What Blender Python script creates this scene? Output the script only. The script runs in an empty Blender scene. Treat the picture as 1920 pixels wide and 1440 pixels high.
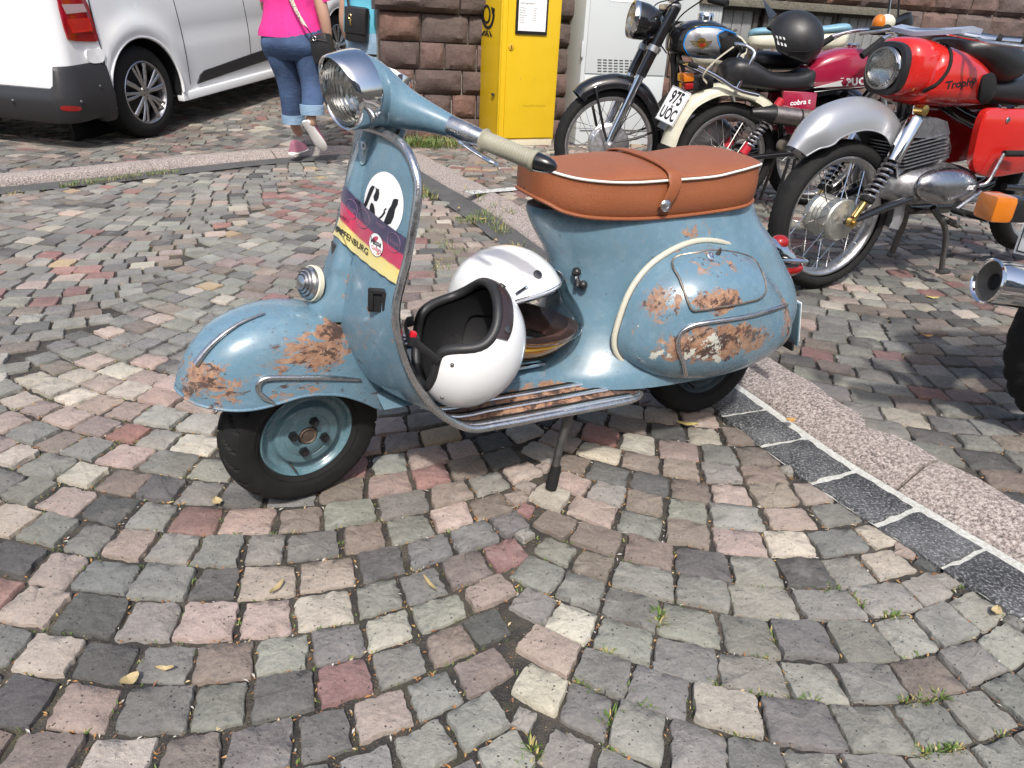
import bpy, bmesh, math, random
import numpy as np
from mathutils import Vector, Matrix
from mathutils.bvhtree import BVHTree
from mathutils.geometry import tessellate_polygon
SC = bpy.context.scene
COL = SC.collection
R = math.radians

# ------------------------------------------------------------------ camera
CAM_F, CAM_H, CAM_PITCH, CAM_ROLL = 1370.0, 1.02, 26.2, 3.07     # focal length in photo pixels, height m, degrees
def cam_basis():
    p, r = R(CAM_PITCH), R(CAM_ROLL)
    fw = Vector((0, math.cos(p), -math.sin(p))); up0 = Vector((0, math.sin(p), math.cos(p))); rt0 = Vector((1, 0, 0))
    return rt0*math.cos(r)+up0*math.sin(r), up0*math.cos(r)-rt0*math.sin(r), fw
C_RT, C_UP, C_FW = cam_basis(); C_O = Vector((0, 0, CAM_H))
cd = bpy.data.cameras.new('camera'); cam = bpy.data.objects.new('camera', cd); COL.objects.link(cam)
cd.sensor_width = 36; cd.lens = CAM_F/1920*36; cd.clip_start = .02; cd.clip_end = 2000
m3 = Matrix((C_RT, C_UP, -C_FW)).transposed(); cam.matrix_world = Matrix.Translation(C_O) @ m3.to_4x4()
SC.camera = cam

# ------------------------------------------------------------------ sky, sun, exposure
SUN_EL, SUN_AZ = 50, 178          # degrees; azimuth from +Y towards +X (the sun stands behind the camera)
wd = bpy.data.worlds.new('World'); SC.world = wd; wd.use_nodes = True
wn = wd.node_tree.nodes; wl = wd.node_tree.links
sky = wn.new('ShaderNodeTexSky'); sky.sky_type = 'NISHITA'; sky.sun_disc = False
sky.sun_elevation = R(SUN_EL); sky.sun_rotation = R(SUN_AZ); sky.air_density = 1.0; sky.dust_density = 4.0; sky.ozone_density = 1.0; sky.altitude = 100
wl.new(sky.outputs[0], wn['Background'].inputs[0]); wn['Background'].inputs[1].default_value = .15
sl = bpy.data.lights.new('sun', 'SUN'); sl.energy = 2.9; sl.angle = R(2.4); sl.color = (1, .975, .94)
so = bpy.data.objects.new('sun', sl); COL.objects.link(so)
sd = Vector((math.sin(R(SUN_AZ))*math.cos(R(SUN_EL)), math.cos(R(SUN_AZ))*math.cos(R(SUN_EL)), math.sin(R(SUN_EL))))
so.rotation_euler = sd.to_track_quat('Z', 'Y').to_euler(); so.location = sd*30
SC.view_settings.view_transform = 'Standard'; SC.view_settings.look = 'None'; SC.view_settings.exposure = .48; SC.view_settings.gamma = 1
SC.view_settings.use_curve_mapping = False
SC.cycles.max_bounces = 8; SC.cycles.transparent_max_bounces = 12
try: SC.cycles.use_denoising = True
except Exception: pass

# ------------------------------------------------------------------ survey helpers: where a spot of the photo lies in the world
def ray(px, py): return (C_RT*((px-960)/CAM_F) + C_UP*((720-py)/CAM_F) + C_FW).normalized()
def G(px, py, z=0.0):                       # on the ground (height z)
    d = ray(px, py); return C_O + d*((z-CAM_H)/d.z)
def on_plane(px, py, p0, n):
    d = ray(px, py); return C_O + d*((p0-C_O).dot(n)/d.dot(n))
def proj(P):
    d = Vector(P)-C_O; z = d.dot(C_FW); return 960+CAM_F*d.dot(C_RT)/z, 720-CAM_F*d.dot(C_UP)/z
class Frame:                                # a thing's own axes: x forward, y left, z up
    def __init__(s, o, yaw, lean=0):
        y = R(yaw); X = Vector((math.cos(y), math.sin(y), 0)); Y = Vector((-math.sin(y), math.cos(y), 0)); g = R(lean)
        s.o = Vector(o); s.X = X; s.Y = Y*math.cos(g)-Vector((0, 0, 1))*math.sin(g); s.Z = Vector((0, 0, 1))*math.cos(g)+Y*math.sin(g)
        m = Matrix((s.X, s.Y, s.Z)).transposed().to_4x4(); m.translation = s.o; s.M = m; s.Mi = m.inverted()
    @classmethod
    def of(c, M):
        f = c.__new__(c); f.M = M; f.Mi = M.inverted(); f.o = M.translation; m = M.to_3x3(); f.X, f.Y, f.Z = m.col[0], m.col[1], m.col[2]; return f
    def at(s, px, py, y=0.0):               # spot of the photo on the plane y = const, own coordinates
        return s.Mi @ on_plane(px, py, s.o+s.Y*y, s.Y)
    def at_x(s, px, py, x=0.0): return s.Mi @ on_plane(px, py, s.o+s.X*x, s.X)
    def loc(s, W): return s.Mi @ Vector(W)
    def world(s, p): return s.M @ Vector(p)
    def eye(s): return s.Mi @ C_O
    def dir(s, px, py): return s.Mi.to_3x3() @ ray(px, py)

# ------------------------------------------------------------------ mesh helpers
def cat(pts, n=6, closed=False):            # Catmull-Rom through points of any dimension
    P = [np.array(p, float) for p in pts]; out = []; N = len(P)
    for i in range(N if closed else N-1):
        if closed: p0, p1, p2, p3 = P[i-1], P[i], P[(i+1) % N], P[(i+2) % N]
        else: p1, p2 = P[i], P[i+1]; p0 = P[i-1] if i else 2*p1-p2; p3 = P[i+2] if i+2 < N else 2*p2-p1
        for k in range(n):
            t = k/n; out.append(.5*((2*p1)+(p2-p0)*t+(2*p0-5*p1+4*p2-p3)*t*t+(3*p1-p0-3*p2+p3)*t**3))
    if not closed: out.append(P[-1])
    return [tuple(q) for q in out]
def interp(tab, t):                         # smooth table look-up: rows (t, a, b, ...)
    T = [r[0] for r in tab]
    if t <= T[0]: return np.array(tab[0][1:], float)
    if t >= T[-1]: return np.array(tab[-1][1:], float)
    i = max(k for k in range(len(T)) if T[k] <= t); f = (t-T[i])/(T[i+1]-T[i])
    P = [np.array(r[1:], float) for r in tab]
    p1, p2 = P[i], P[i+1]
    m1 = (P[i+1]-P[i-1])/(T[i+1]-T[i-1])*(T[i+1]-T[i]) if i else p2-p1
    m2 = (P[i+2]-P[i])/(T[i+2]-T[i])*(T[i+1]-T[i]) if i+2 < len(T) else p2-p1
    return (2*f**3-3*f**2+1)*p1+(f**3-2*f**2+f)*m1+(-2*f**3+3*f**2)*p2+(f**3-f**2)*m2
class MB:
    def __init__(s): s.v = []; s.f = []; s.m = []; s.col = None; s.uv = None
    def add(s, vs, fs, mat=0):
        b = len(s.v); s.v += [tuple(v) for v in vs]; s.f += [tuple(b+i for i in f) for f in fs]; s.m += [mat]*len(fs); return s
    def xf(s, M, k0=0):
        s.v[k0:] = [tuple(M @ Vector(v)) for v in s.v[k0:]]; return s
    def mirror(s):                            # adds the same shape across y = 0
        n = len(s.v); s.v += [(x, -y, z) for x, y, z in s.v]; s.f += [tuple(n+i for i in f[::-1]) for f in s.f]; s.m += s.m
        if s.col: s.col += s.col
        return s
    def box(s, c, d, M=None, bev=0.0, mat=0):
        hx, hy, hz = d[0]/2, d[1]/2, d[2]/2; c = Vector(c)
        if bev <= 0:
            vs = [Vector((x, y, z)) for x in (-hx, hx) for y in (-hy, hy) for z in (-hz, hz)]
            fs = [(0, 1, 3, 2), (4, 6, 7, 5), (0, 4, 5, 1), (2, 3, 7, 6), (0, 2, 6, 4), (1, 5, 7, 3)]
        else:
            b = min(bev, hx*.98, hy*.98, hz*.98); bm = bmesh.new(); bmesh.ops.create_cube(bm, size=1)
            for v in bm.verts: v.co = Vector((v.co.x*d[0], v.co.y*d[1], v.co.z*d[2]))
            bmesh.ops.bevel(bm, geom=bm.edges[:], offset=b, segments=2, profile=.6, affect='EDGES')
            bm.verts.index_update(); vs = [v.co.copy() for v in bm.verts]; fs = [tuple(v.index for v in f.verts) for f in bm.faces]; bm.free()
        if M is not None: vs = [M @ v for v in vs]
        return s.add([v+c for v in vs], fs, mat)
    def tube(s, path, r, n=10, caps=True, closed=False, flat=1.0, up=None, mat=0):   # flat: second radius factor
        P = [Vector(p) for p in path]; N = len(P); rs = r if isinstance(r, (list, tuple)) else [r]*N
        T = []
        for i in range(N):
            a = P[i-1] if (i or closed) else P[i]; b = P[(i+1) % N] if (i+1 < N or closed) else P[i]; T.append((b-a).normalized())
        u = Vector(up) if up is not None else (Vector((0, 0, 1)) if abs(T[0].z) < .9 else Vector((1, 0, 0)))
        vs = []; fs = []
        for i in range(N):
            if up is not None: u = Vector(up)
            u = (u-T[i]*u.dot(T[i])).normalized(); w = T[i].cross(u)
            for k in range(n):
                a = 2*math.pi*k/n; vs.append(P[i]+(u*(math.cos(a)*flat)+w*math.sin(a))*rs[i])
        L = N if closed else N-1
        for i in range(L):
            for k in range(n):
                a, b = i*n, ((i+1) % N)*n; fs.append((a+k, a+(k+1) % n, b+(k+1) % n, b+k))
        if caps and not closed: fs += [tuple(range(n))[::-1], tuple((N-1)*n+k for k in range(n))]
        return s.add(vs, fs, mat)
    def lathe(s, prof, c=(0, 0, 0), axis=(0, 0, 1), n=32, ref=None, arc=None, mat=0):  # profile (radius, height along axis)
        A = Vector(axis).normalized(); u = Vector(ref) if ref else (Vector((1, 0, 0)) if abs(A.x) < .9 else Vector((0, 0, 1)))
        u = (u-A*u.dot(A)).normalized(); w = A.cross(u); c = Vector(c); vs = []; fs = []
        full = arc is None; a0, a1 = (0, 2*math.pi) if full else arc; K = n if full else n+1
        for r, h in prof:
            for k in range(K):
                a = a0+(a1-a0)*k/n; vs.append(c+A*h+(u*math.cos(a)+w*math.sin(a))*r)
        for i in range(len(prof)-1):
            for k in range(n):
                k2 = (k+1) % K; fs.append((i*K+k, i*K+k2, (i+1)*K+k2, (i+1)*K+k))
        if full:
            if prof[0][0] > 1e-6 and prof[0][0] < .02: fs.append(tuple(range(K))[::-1])
            if prof[-1][0] > 1e-6 and prof[-1][0] < .02: fs.append(tuple((len(prof)-1)*K+k for k in range(K)))
        return s.add(vs, fs, mat)
    def cyl(s, a, b, r, n=14, r2=None, mat=0): return s.tube([a, b], [r, r if r2 is None else r2], n, mat=mat)
    def loft(s, rings, closed=True, cap0=False, cap1=False, mat=0):
        n = len(rings[0]); vs = [p for r in rings for p in r]; fs = []
        for i in range(len(rings)-1):
            for k in range(n if closed else n-1):
                k2 = (k+1) % n; fs.append((i*n+k, i*n+k2, (i+1)*n+k2, (i+1)*n+k))
        if cap0: fs.append(tuple(range(n))[::-1])
        if cap1: fs.append(tuple((len(rings)-1)*n+k for k in range(n)))
        return s.add(vs, fs, mat)
    def ell(s, c, r, n=20, m=12, M=None, mat=0):
        c = Vector(c); vs = []; fs = []
        for i in range(m+1):
            t = math.pi*i/m
            for k in range(n):
                a = 2*math.pi*k/n; v = Vector((r[0]*math.sin(t)*math.cos(a), r[1]*math.sin(t)*math.sin(a), r[2]*math.cos(t)))
                vs.append(c+(M @ v if M is not None else v))
        for i in range(m):
            for k in range(n): fs.append((i*n+k, i*n+(k+1) % n, (i+1)*n+(k+1) % n, (i+1)*n+k))
        return s.add(vs, fs, mat)
    def prism(s, poly, y0, y1, f=None, mat=0, bev=0.0):       # polygon (a, b) extruded along third axis; f maps (a, b, h) -> point
        f = f or (lambda a, b, h: (a, h, b)); n = len(poly)
        cx = sum(p[0] for p in poly)/n; cy = sum(p[1] for p in poly)/n
        ins = [(cx+(a-cx)*(1-bev), cy+(b-cy)*(1-bev)) for a, b in poly]
        tris = tessellate_polygon([[Vector((a, b, 0)) for a, b in poly]])
        if bev <= 0:
            vs = [f(a, b, y0) for a, b in poly]+[f(a, b, y1) for a, b in poly]
            fs = [(t[0], t[1], t[2]) for t in tris]+[(n+t[2], n+t[1], n+t[0]) for t in tris]+[(i, (i+1) % n, n+(i+1) % n, n+i) for i in range(n)]
        else:
            e = (y1-y0)*min(.3, 4*bev)
            vs = [f(a, b, y0) for a, b in ins]+[f(a, b, y0+e) for a, b in poly]+[f(a, b, y1-e) for a, b in poly]+[f(a, b, y1) for a, b in ins]
            fs = [(t[0], t[1], t[2]) for t in tris]+[(3*n+t[2], 3*n+t[1], 3*n+t[0]) for t in tris]
            for q in range(3): fs += [(q*n+i, q*n+(i+1) % n, (q+1)*n+(i+1) % n, (q+1)*n+i) for i in range(n)]
        return s.add(vs, fs, mat)
def link(name, me, parent=None):
    o = bpy.data.objects.new(name, me); COL.objects.link(o)
    if parent is not None: o.parent = parent
    return o
def mesh_of(name, mb, mats, smooth=True, sharp=42, fix=True, sub=0):
    me = bpy.data.meshes.new(name); me.from_pydata(mb.v, [], mb.f)
    mats = mats if isinstance(mats, (list, tuple)) else [mats]
    for m in mats: me.materials.append(m)
    if len(mats) > 1: me.polygons.foreach_set('material_index', mb.m)
    if mb.col is not None:
        ca = me.color_attributes.new('Col', 'FLOAT_COLOR', 'POINT'); ca.data.foreach_set('color', np.array(mb.col, dtype=np.float32).ravel())
    if mb.uv is not None:
        u = me.uv_layers.new(name='UV'); li = np.empty(len(me.loops), dtype=np.int32); me.loops.foreach_get('vertex_index', li)
        u.data.foreach_set('uv', np.array(mb.uv, dtype=np.float32)[li].ravel())
    if fix:
        bm = bmesh.new(); bm.from_mesh(me); bmesh.ops.recalc_face_normals(bm, faces=bm.faces); bm.to_mesh(me); bm.free()
    if smooth:
        me.polygons.foreach_set('use_smooth', [True]*len(me.polygons))
        try: me.set_sharp_from_angle(angle=R(sharp))
        except Exception: pass
    me.update(); return me
def obj(name, mb, mats, parent=None, smooth=True, sharp=42, fix=True, label=None):
    o = link(name, mesh_of(name, mb, mats, smooth, sharp, fix), parent)
    if label: o['label'] = label
    return o
def thing(name, label, cat_, M=None, group=None):
    o = bpy.data.objects.new(name, None); COL.objects.link(o); o.empty_display_size = .1
    if M is not None: o.matrix_world = M
    o['label'] = label; o['category'] = cat_
    if group: o['group'] = group
    return o
def tag(o, label, cat_, group=None):
    o['label'] = label; o['category'] = cat_
    if group: o['group'] = group
    return o
def rot_to(axis, spin=0): return Vector(axis).to_track_quat('Z', 'Y').to_matrix() @ Matrix.Rotation(spin, 3, 'Z')
def bvh(o):                                  # in the part's own coordinates (its parent's, as parts carry no transform)
    me = o.data; return BVHTree.FromPolygons([v.co.copy() for v in me.vertices], [tuple(p.vertices) for p in me.polygons])
def hit(tree, fr, px, py, off=0.0):          # where the sight line through a photo spot meets a surface, lifted by off
    e, d = fr.eye(), fr.dir(px, py); p, n, i, q = tree.ray_cast(e, d)
    if p is None: return None
    if n.dot(d) > 0: n = -n
    return p+n*off
def strip_on(tree, fr, pts, off=0.0):
    out = []
    for a, b in pts:
        h = hit(tree, fr, a, b, off)
        if h is not None: out.append(h)
    return out
def patch(tree, fr, poly, off, rings=4, lift=0.0, edge=0.0):   # a thin raised sheet following a surface inside an outline
    n = len(poly); cx = sum(p[0] for p in poly)/n; cy = sum(p[1] for p in poly)/n; mb = MB(); vs = []
    R_ = [1.0]+[1-(k+.5)/rings*.999 for k in range(rings)]
    if edge: R_ = [1.0]+R_
    for q, s in enumerate(R_):
        for a, b in poly:
            o_ = off if not (edge and q == 0) else off-edge
            h = hit(tree, fr, cx+(a-cx)*s, cy+(b-cy)*s, o_+lift*(1-s*s)); vs.append(h if h is not None else (vs[-1] if vs else Vector((0, 0, 0))))
    fs = []
    for i in range(len(R_)-1):
        for k in range(n): fs.append((i*n+k, i*n+(k+1) % n, (i+1)*n+(k+1) % n, (i+1)*n+k))
    h = hit(tree, fr, cx, cy, off+lift); vs.append(h if h is not None else vs[-1]); b = (len(R_)-1)*n
    for k in range(n): fs.append((b+k, b+(k+1) % n, len(vs)-1))
    return mb.add(vs, fs)
def decal_poly(mb, tree, fr, polys, off, mat=0):                # flat print: polygons given as photo spots, laid on a surface
    for poly in polys:
        vs = [hit(tree, fr, a, b, off) for a, b in poly]
        if any(v is None for v in vs): continue
        t = tessellate_polygon([[Vector((a, b, 0)) for a, b in poly]]); mb.add(vs, t, mat)
    return mb
_txt = {}
def text_mesh(s, shear=0.0, bold=0.0, spacing=1.0):             # letters as flat outlines, height about 0.7 per unit size
    k = (s, shear, bold, spacing)
    if k not in _txt:
        cu = bpy.data.curves.new('lettering', 'FONT'); cu.body = s; cu.shear = shear; cu.offset = bold; cu.space_character = spacing; cu.align_x = 'CENTER'; cu.align_y = 'CENTER'
        cu.resolution_u = 3
        o = bpy.data.objects.new('lettering', cu); COL.objects.link(o); dg = bpy.context.evaluated_depsgraph_get(); dg.update()
        me = bpy.data.meshes.new_from_object(o.evaluated_get(dg)); vs = [v.co.to_2d() for v in me.vertices]; fs = [tuple(p.vertices) for p in me.polygons]
        bpy.data.objects.remove(o); bpy.data.curves.remove(cu); bpy.data.meshes.remove(me); _txt[k] = (vs, fs)
    return _txt[k]
def text_to(mb, s, f, size, mat=0, **kw):                       # f maps (a, b) in text units * size to a point
    vs, fs = text_mesh(s, **kw); mb.add([f(v.x*size, v.y*size) for v in vs], fs, mat); return mb

# ------------------------------------------------------------------ materials
class NT:
    def __init__(s, name):
        s.m = bpy.data.materials.new(name); s.m.use_nodes = True; s.t = s.m.node_tree; s.n = s.t.nodes; s.l = s.t.links
        s.b = s.n['Principled BSDF']; s._co = None
    def new(s, typ, **kw):
        nd = s.n.new(typ)
        for k, v in kw.items():
            if k in nd.inputs.keys(): nd.inputs[k].default_value = v
            else: setattr(nd, k, v)
        return nd
    def co(s):
        if s._co is None: s._co = s.new('ShaderNodeTexCoord')
        return s._co.outputs['Object']
    def noise(s, scale, detail=4, rough=.55, vec=None, dist=0.0):
        nd = s.new('ShaderNodeTexNoise', Scale=scale, Detail=detail, Roughness=rough, Distortion=dist); s.l.new(vec or s.co(), nd.inputs['Vector']); return nd.outputs[0]
    def voro(s, scale, feature='F1', vec=None, out=0):
        nd = s.new('ShaderNodeTexVoronoi', Scale=scale); nd.feature = feature; s.l.new(vec or s.co(), nd.inputs['Vector']); return nd.outputs[out]
    def ramp(s, fac, stops, interp='LINEAR'):
        nd = s.new('ShaderNodeValToRGB'); nd.color_ramp.interpolation = interp; cr = nd.color_ramp
        while len(cr.elements) < len(stops): cr.elements.new(.5)
        for e, (p, c) in zip(cr.elements, stops): e.position = p; e.color = (*c, 1) if isinstance(c, (tuple, list)) else (c, c, c, 1)
        s.l.new(fac, nd.inputs[0]); return nd.outputs[0]
    def mix(s, fac, a, b, mode='MIX'):
        nd = s.new('ShaderNodeMix'); nd.data_type = 'RGBA'; nd.blend_type = mode
        for i, v in ((0, fac), (6, a), (7, b)):
            if isinstance(v, (int, float)): nd.inputs[i].default_value = v if i == 0 else (v, v, v, 1)
            elif isinstance(v, (tuple, list)): nd.inputs[i].default_value = (*v, 1)
            else: s.l.new(v, nd.inputs[i])
        return nd.outputs[2]
    def math(s, op, a, b=0.0, c=0.0, clamp=False):
        nd = s.new('ShaderNodeMath'); nd.operation = op; nd.use_clamp = clamp
        for i, v in enumerate((a, b, c)):
            if isinstance(v, (int, float)): nd.inputs[i].default_value = v
            else: s.l.new(v, nd.inputs[i])
        return nd.outputs[0]
    def mapv(s, scale=(1, 1, 1), loc=(0, 0, 0), rot=(0, 0, 0), vec=None):
        nd = s.new('ShaderNodeMapping'); nd.inputs['Scale'].default_value = scale; nd.inputs['Location'].default_value = loc; nd.inputs['Rotation'].default_value = rot
        s.l.new(vec or s.co(), nd.inputs['Vector']); return nd.outputs[0]
    def blob(s, c, r, vec=None):             # 1 at a spot, falling to 0 at radius r (r may be a triple)
        r = (r, r, r) if isinstance(r, (int, float)) else r
        v = s.mapv((1/r[0], 1/r[1], 1/r[2]), (-c[0]/r[0], -c[1]/r[1], -c[2]/r[2]), vec=vec)
        nd = s.new('ShaderNodeVectorMath'); nd.operation = 'LENGTH'; s.l.new(v, nd.inputs[0]); return s.math('SUBTRACT', 1.0, nd.outputs['Value'], clamp=True)
    def set(s, **kw):
        for k, v in kw.items():
            k = k.replace('_', ' ')
            if isinstance(v, (int, float, tuple)): s.b.inputs[k].default_value = (*v, 1) if isinstance(v, tuple) and len(v) == 3 and k in ('Base Color', 'Specular Tint', 'Emission Color', 'Coat Tint') else v
            else: s.l.new(v, s.b.inputs[k])
        return s
    def bump(s, h, strength=.3, dist=.01, prev=None):
        nd = s.new('ShaderNodeBump', Strength=strength, Distance=dist); s.l.new(h, nd.inputs['Height'])
        if prev is not None: s.l.new(prev, nd.inputs['Normal'])
        s.l.new(nd.outputs[0], s.b.inputs['Normal']); return nd.outputs[0]
def plain(name, c, rough=.5, metal=0.0, var=.12, nscale=9.0, bump=0.0, bscale=300.0, coat=0.0, spec=.5, rvar=.08):
    t = NT(name); n = t.noise(nscale, 5); col = t.mix(n, tuple(x*(1-var) for x in c), tuple(min(1, x*(1+var)) for x in c))
    t.set(Base_Color=col, Metallic=metal, Coat_Weight=coat, Coat_Roughness=.06); t.b.inputs['Specular IOR Level'].default_value = spec
    t.set(Roughness=t.ramp(t.noise(nscale*3, 4), [(.3, max(0, rough-rvar)), (.75, min(1, rough+rvar))]))
    if bump: t.bump(t.noise(bscale, 3), bump, .002)
    return t.m
# ================================================================== GROUND
RNG = random.Random(7)
PAV = .05                                   # height of the pavement above the road
KF = [(1.95, -.15), (1.5, .66), (1.154, 1.302), (.93, 1.696), (.744, 2.144), (.44, 2.86), (.126, 3.618), (-.06, 4.071), (-.335, 4.696), (-.566, 5.159), (-.8, 5.64), (-1.02, 6.03), (-1.3, 6.2), (-1.62, 6.03), (-2.03, 5.66), (-2.45, 5.15), (-2.77, 4.726), (-3.106, 4.346), (-3.9, 3.4), (-4.8, 2.2)]
KFs = [Vector(p) for p in cat(KF, 5)]
def offset_line(L, d):
    out = []
    for i, p in enumerate(L):
        a = L[max(0, i-1)]; b = L[min(len(L)-1, i+1)]; t = (b-a).normalized(); out.append(p+Vector((t.y, -t.x))*d)   # right of travel = outwards
    return out
KB = offset_line(KFs, .158); GI = offset_line(KFs, -.185); MI = offset_line(KFs, -.034)
def gutter_w(i): return 0
def inside(poly, x, y):
    c = False; n = len(poly); j = n-1
    for i in range(n):
        a, b = poly[i], poly[j]
        if (a[1] > y) != (b[1] > y) and x < (b[0]-a[0])*(y-a[1])/(b[1]-a[1])+a[0]: c = not c
        j = i
    return c
ROADP = [(p.x, p.y) for p in GI]+[(-6, 1.5), (-6, -3), (4, -3)]
PAVIN = [(p.x, p.y) for p in KB]
def zg(x, y):                                # the street climbs away to the left of the wall corner
    t = min(1, max(0, (-1.25-x)/.5)); w = t*t*(3-2*t); return PAV+.1*max(0, .242*x+.97*y-5.3)*w
# --- materials
def mat_stone():
    t = NT('cobble_granite'); a = t.new('ShaderNodeVertexColor', layer_name='Col'); c = a.outputs[0]
    geo = t.new('ShaderNodeNewGeometry'); P = geo.outputs['Position']
    n1 = t.noise(14, 6, .6, P); c = t.mix(.5, c, t.ramp(n1, [(.25, .36), (.5, .5), (.78, .64)]), 'OVERLAY')
    n2 = t.noise(130, 4, .7, P); c = t.mix(.5, c, t.ramp(n2, [(.3, .34), (.7, .66)]), 'OVERLAY')
    pits = t.voro(95, 'F1', P); pm = t.ramp(pits, [(.1, 0.0), (.2, 1.0)]); sel = t.ramp(t.noise(60, 2, .5, P), [(.5, 1.0), (.56, 0.0)])
    pm2 = t.math('MAXIMUM', pm, sel); c = t.mix(pm2, (.05, .045, .04), c)
    st_ = t.noise(1.7, 5, .6, P); c = t.mix(.75, c, t.ramp(st_, [(.3, (.38, .36, .34)), (.5, (.5, .5, .49)), (.72, (.62, .58, .52))]), 'OVERLAY'); sand = t.math('MULTIPLY', t.ramp(t.noise(3.1, 6, .65, P), [(.5, 0.0), (.72, .2)]), t.ramp(n2, [(.35, 0.0), (.6, 1.0)])); c = t.mix(sand, c, (.33, .28, .22)); lime = t.ramp(t.noise(5, 5, .65, P), [(.56, 0.0), (.7, .22)]); c = t.mix(lime, c, (.52, .5, .45))
    t.set(Base_Color=c, Roughness=t.ramp(n1, [(.3, .62), (.7, .9)])); t.b.inputs['Specular IOR Level'].default_value = .35
    h = t.math('ADD', t.math('MULTIPLY', t.noise(28, 6, .62, P), 1.0), t.math('ADD', t.math('MULTIPLY', n2, .28), t.math('MULTIPLY', pm2, .25)))
    t.bump(h, .75, .012); return t.m
def mat_joint():
    t = NT('joint_grit'); geo = t.new('ShaderNodeNewGeometry'); P = geo.outputs['Position']
    v = t.voro(260, 'F1', P, 1); n = t.noise(9, 5, .6, P)
    c = t.ramp(t.noise(330, 3, .7, P), [(.3, (.016, .015, .014)), (.6, (.055, .05, .045)), (.74, (.13, .115, .095))])
    spots = t.ramp(t.voro(150, 'F1', P), [(.14, 1.0), (.22, 0.0)]); sel = t.ramp(t.noise(40, 3, .6, P), [(.52, 0.0), (.58, 1.0)])
    c = t.mix(t.math('MULTIPLY', spots, sel), c, t.ramp(v, [(.2, (.38, .17, .05)), (.5, (.44, .27, .1)), (.8, (.5, .42, .3))]))
    c = t.mix(t.ramp(t.noise(6.5, 6, .7, P), [(.46, 0.0), (.66, .6)]), c, t.ramp(t.noise(420, 2, .6, P), [(.35, (.09, .075, .055)), (.65, (.26, .22, .165))])); moss = t.ramp(n, [(.58, 0.0), (.68, .5)]); c = t.mix(moss, c, (.1, .095, .05))
    t.set(Base_Color=c, Roughness=.95); t.bump(t.noise(260, 4, .7, P), .8, .01); return t.m
def mat_kerb():
    t = NT('pink_granite'); geo = t.new('ShaderNodeNewGeometry'); P = geo.outputs['Position']
    c = t.ramp(t.noise(125, 3, .8, P), [(.36, (.05, .045, .043)), (.45, (.2, .165, .15)), (.54, (.34, .285, .258)), (.64, (.5, .46, .42))])
    c = t.mix(t.ramp(t.noise(6, 5, .6, P), [(.4, 0.0), (.75, .4)]), c, (.3, .26, .23))
    t.set(Base_Color=c, Roughness=.85); t.bump(t.noise(150, 4, .7, P), .5, .004); return t.m
def mat_speck(name, lo, mid, hi, scale=230):
    t = NT(name); geo = t.new('ShaderNodeNewGeometry'); P = geo.outputs['Position']
    c = t.ramp(t.noise(scale, 3, .75, P), [(.36, lo), (.52, mid), (.68, hi)]); c = t.mix(t.ramp(t.noise(7, 4, .6, P), [(.4, 0.0), (.8, .35)]), c, hi)
    t.set(Base_Color=c, Roughness=.9); t.bump(t.noise(200, 4, .7, P), .6, .006); return t.m
M_STONE = mat_stone(); M_JOINT = mat_joint(); M_KERB = mat_kerb()
M_SETT = mat_speck('dark_granite', (.012, .013, .014), (.05, .052, .055), (.3, .305, .31), 150); M_ASPH = mat_speck('asphalt', (.03, .03, .031), (.07, .07, .07), (.16, .158, .15))
M_MORT = mat_speck('mortar', (.36, .36, .32), (.5, .5, .46), (.62, .62, .58), 90)
# --- sheets
def fan(poly, z, name, mat, kind='structure'):
    t = tessellate_polygon([[Vector((a, b, 0)) for a, b in poly]]); mb = MB().add([(a, b, z) for a, b in poly], t); o = obj(name, mb, mat, smooth=False); o['kind'] = kind; return o
ground = fan([(-300, -300), (300, -300), (300, 300), (-300, 300)], -.06, 'ground', M_JOINT)
ROAD = fan([(p.x, p.y) for p in KFs]+[(-6, 1.5), (-6, -4), (4.5, -4)], -.011, 'cobbled_road', M_JOINT)
mbp = MB(); far = []
for i in range(len(KB)-1):                   # pavement bed: from the kerb out to the walls
    a, b = KB[i], KB[i+1]
    def out_(p, k):
        s = k/(len(KB)-1); ang = R(-25+205*s); return Vector((-.9+13*math.cos(ang), 4.5+13*math.sin(ang)))
    c, d = out_(a, i), out_(b, i+1); mbp.add([(a.x, a.y, PAV-.012), (b.x, b.y, PAV-.012), (d.x, d.y, PAV-.012), (c.x, c.y, PAV-.012)], [(0, 1, 2, 3)])
PAVE = obj('pavement', mbp, M_JOINT, smooth=False); PAVE['kind'] = 'structure'
PAVOUT = [(p.x, p.y) for p in KB]+[(out_(None, i).x, out_(None, i).y) for i in range(len(KB)-1, -1, -1)]
sb = MB(); xs_ = [-9+i*.25 for i in range(32)]+[-1.2]; ys_ = [5.0+.25*j for j in range(37)]
KPOLY = [(p.x, p.y) for p in KFs]+[(-6, 1.5), (-6, -4), (4.5, -4)]
sb.add([(x, y, zg(x, y)-.0105) for x in xs_ for y in ys_], [(i*37+j, (i+1)*37+j, (i+1)*37+j+1, i*37+j+1) for i in range(32) for j in range(36) if not any(inside(KPOLY, xs_[i+a], ys_[j+b]) for a in (0, 1) for b in (0, 1)) and .242*xs_[i]+.97*ys_[j] > 5.2]); o = obj('street', sb, M_JOINT); o['kind'] = 'structure'
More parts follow.
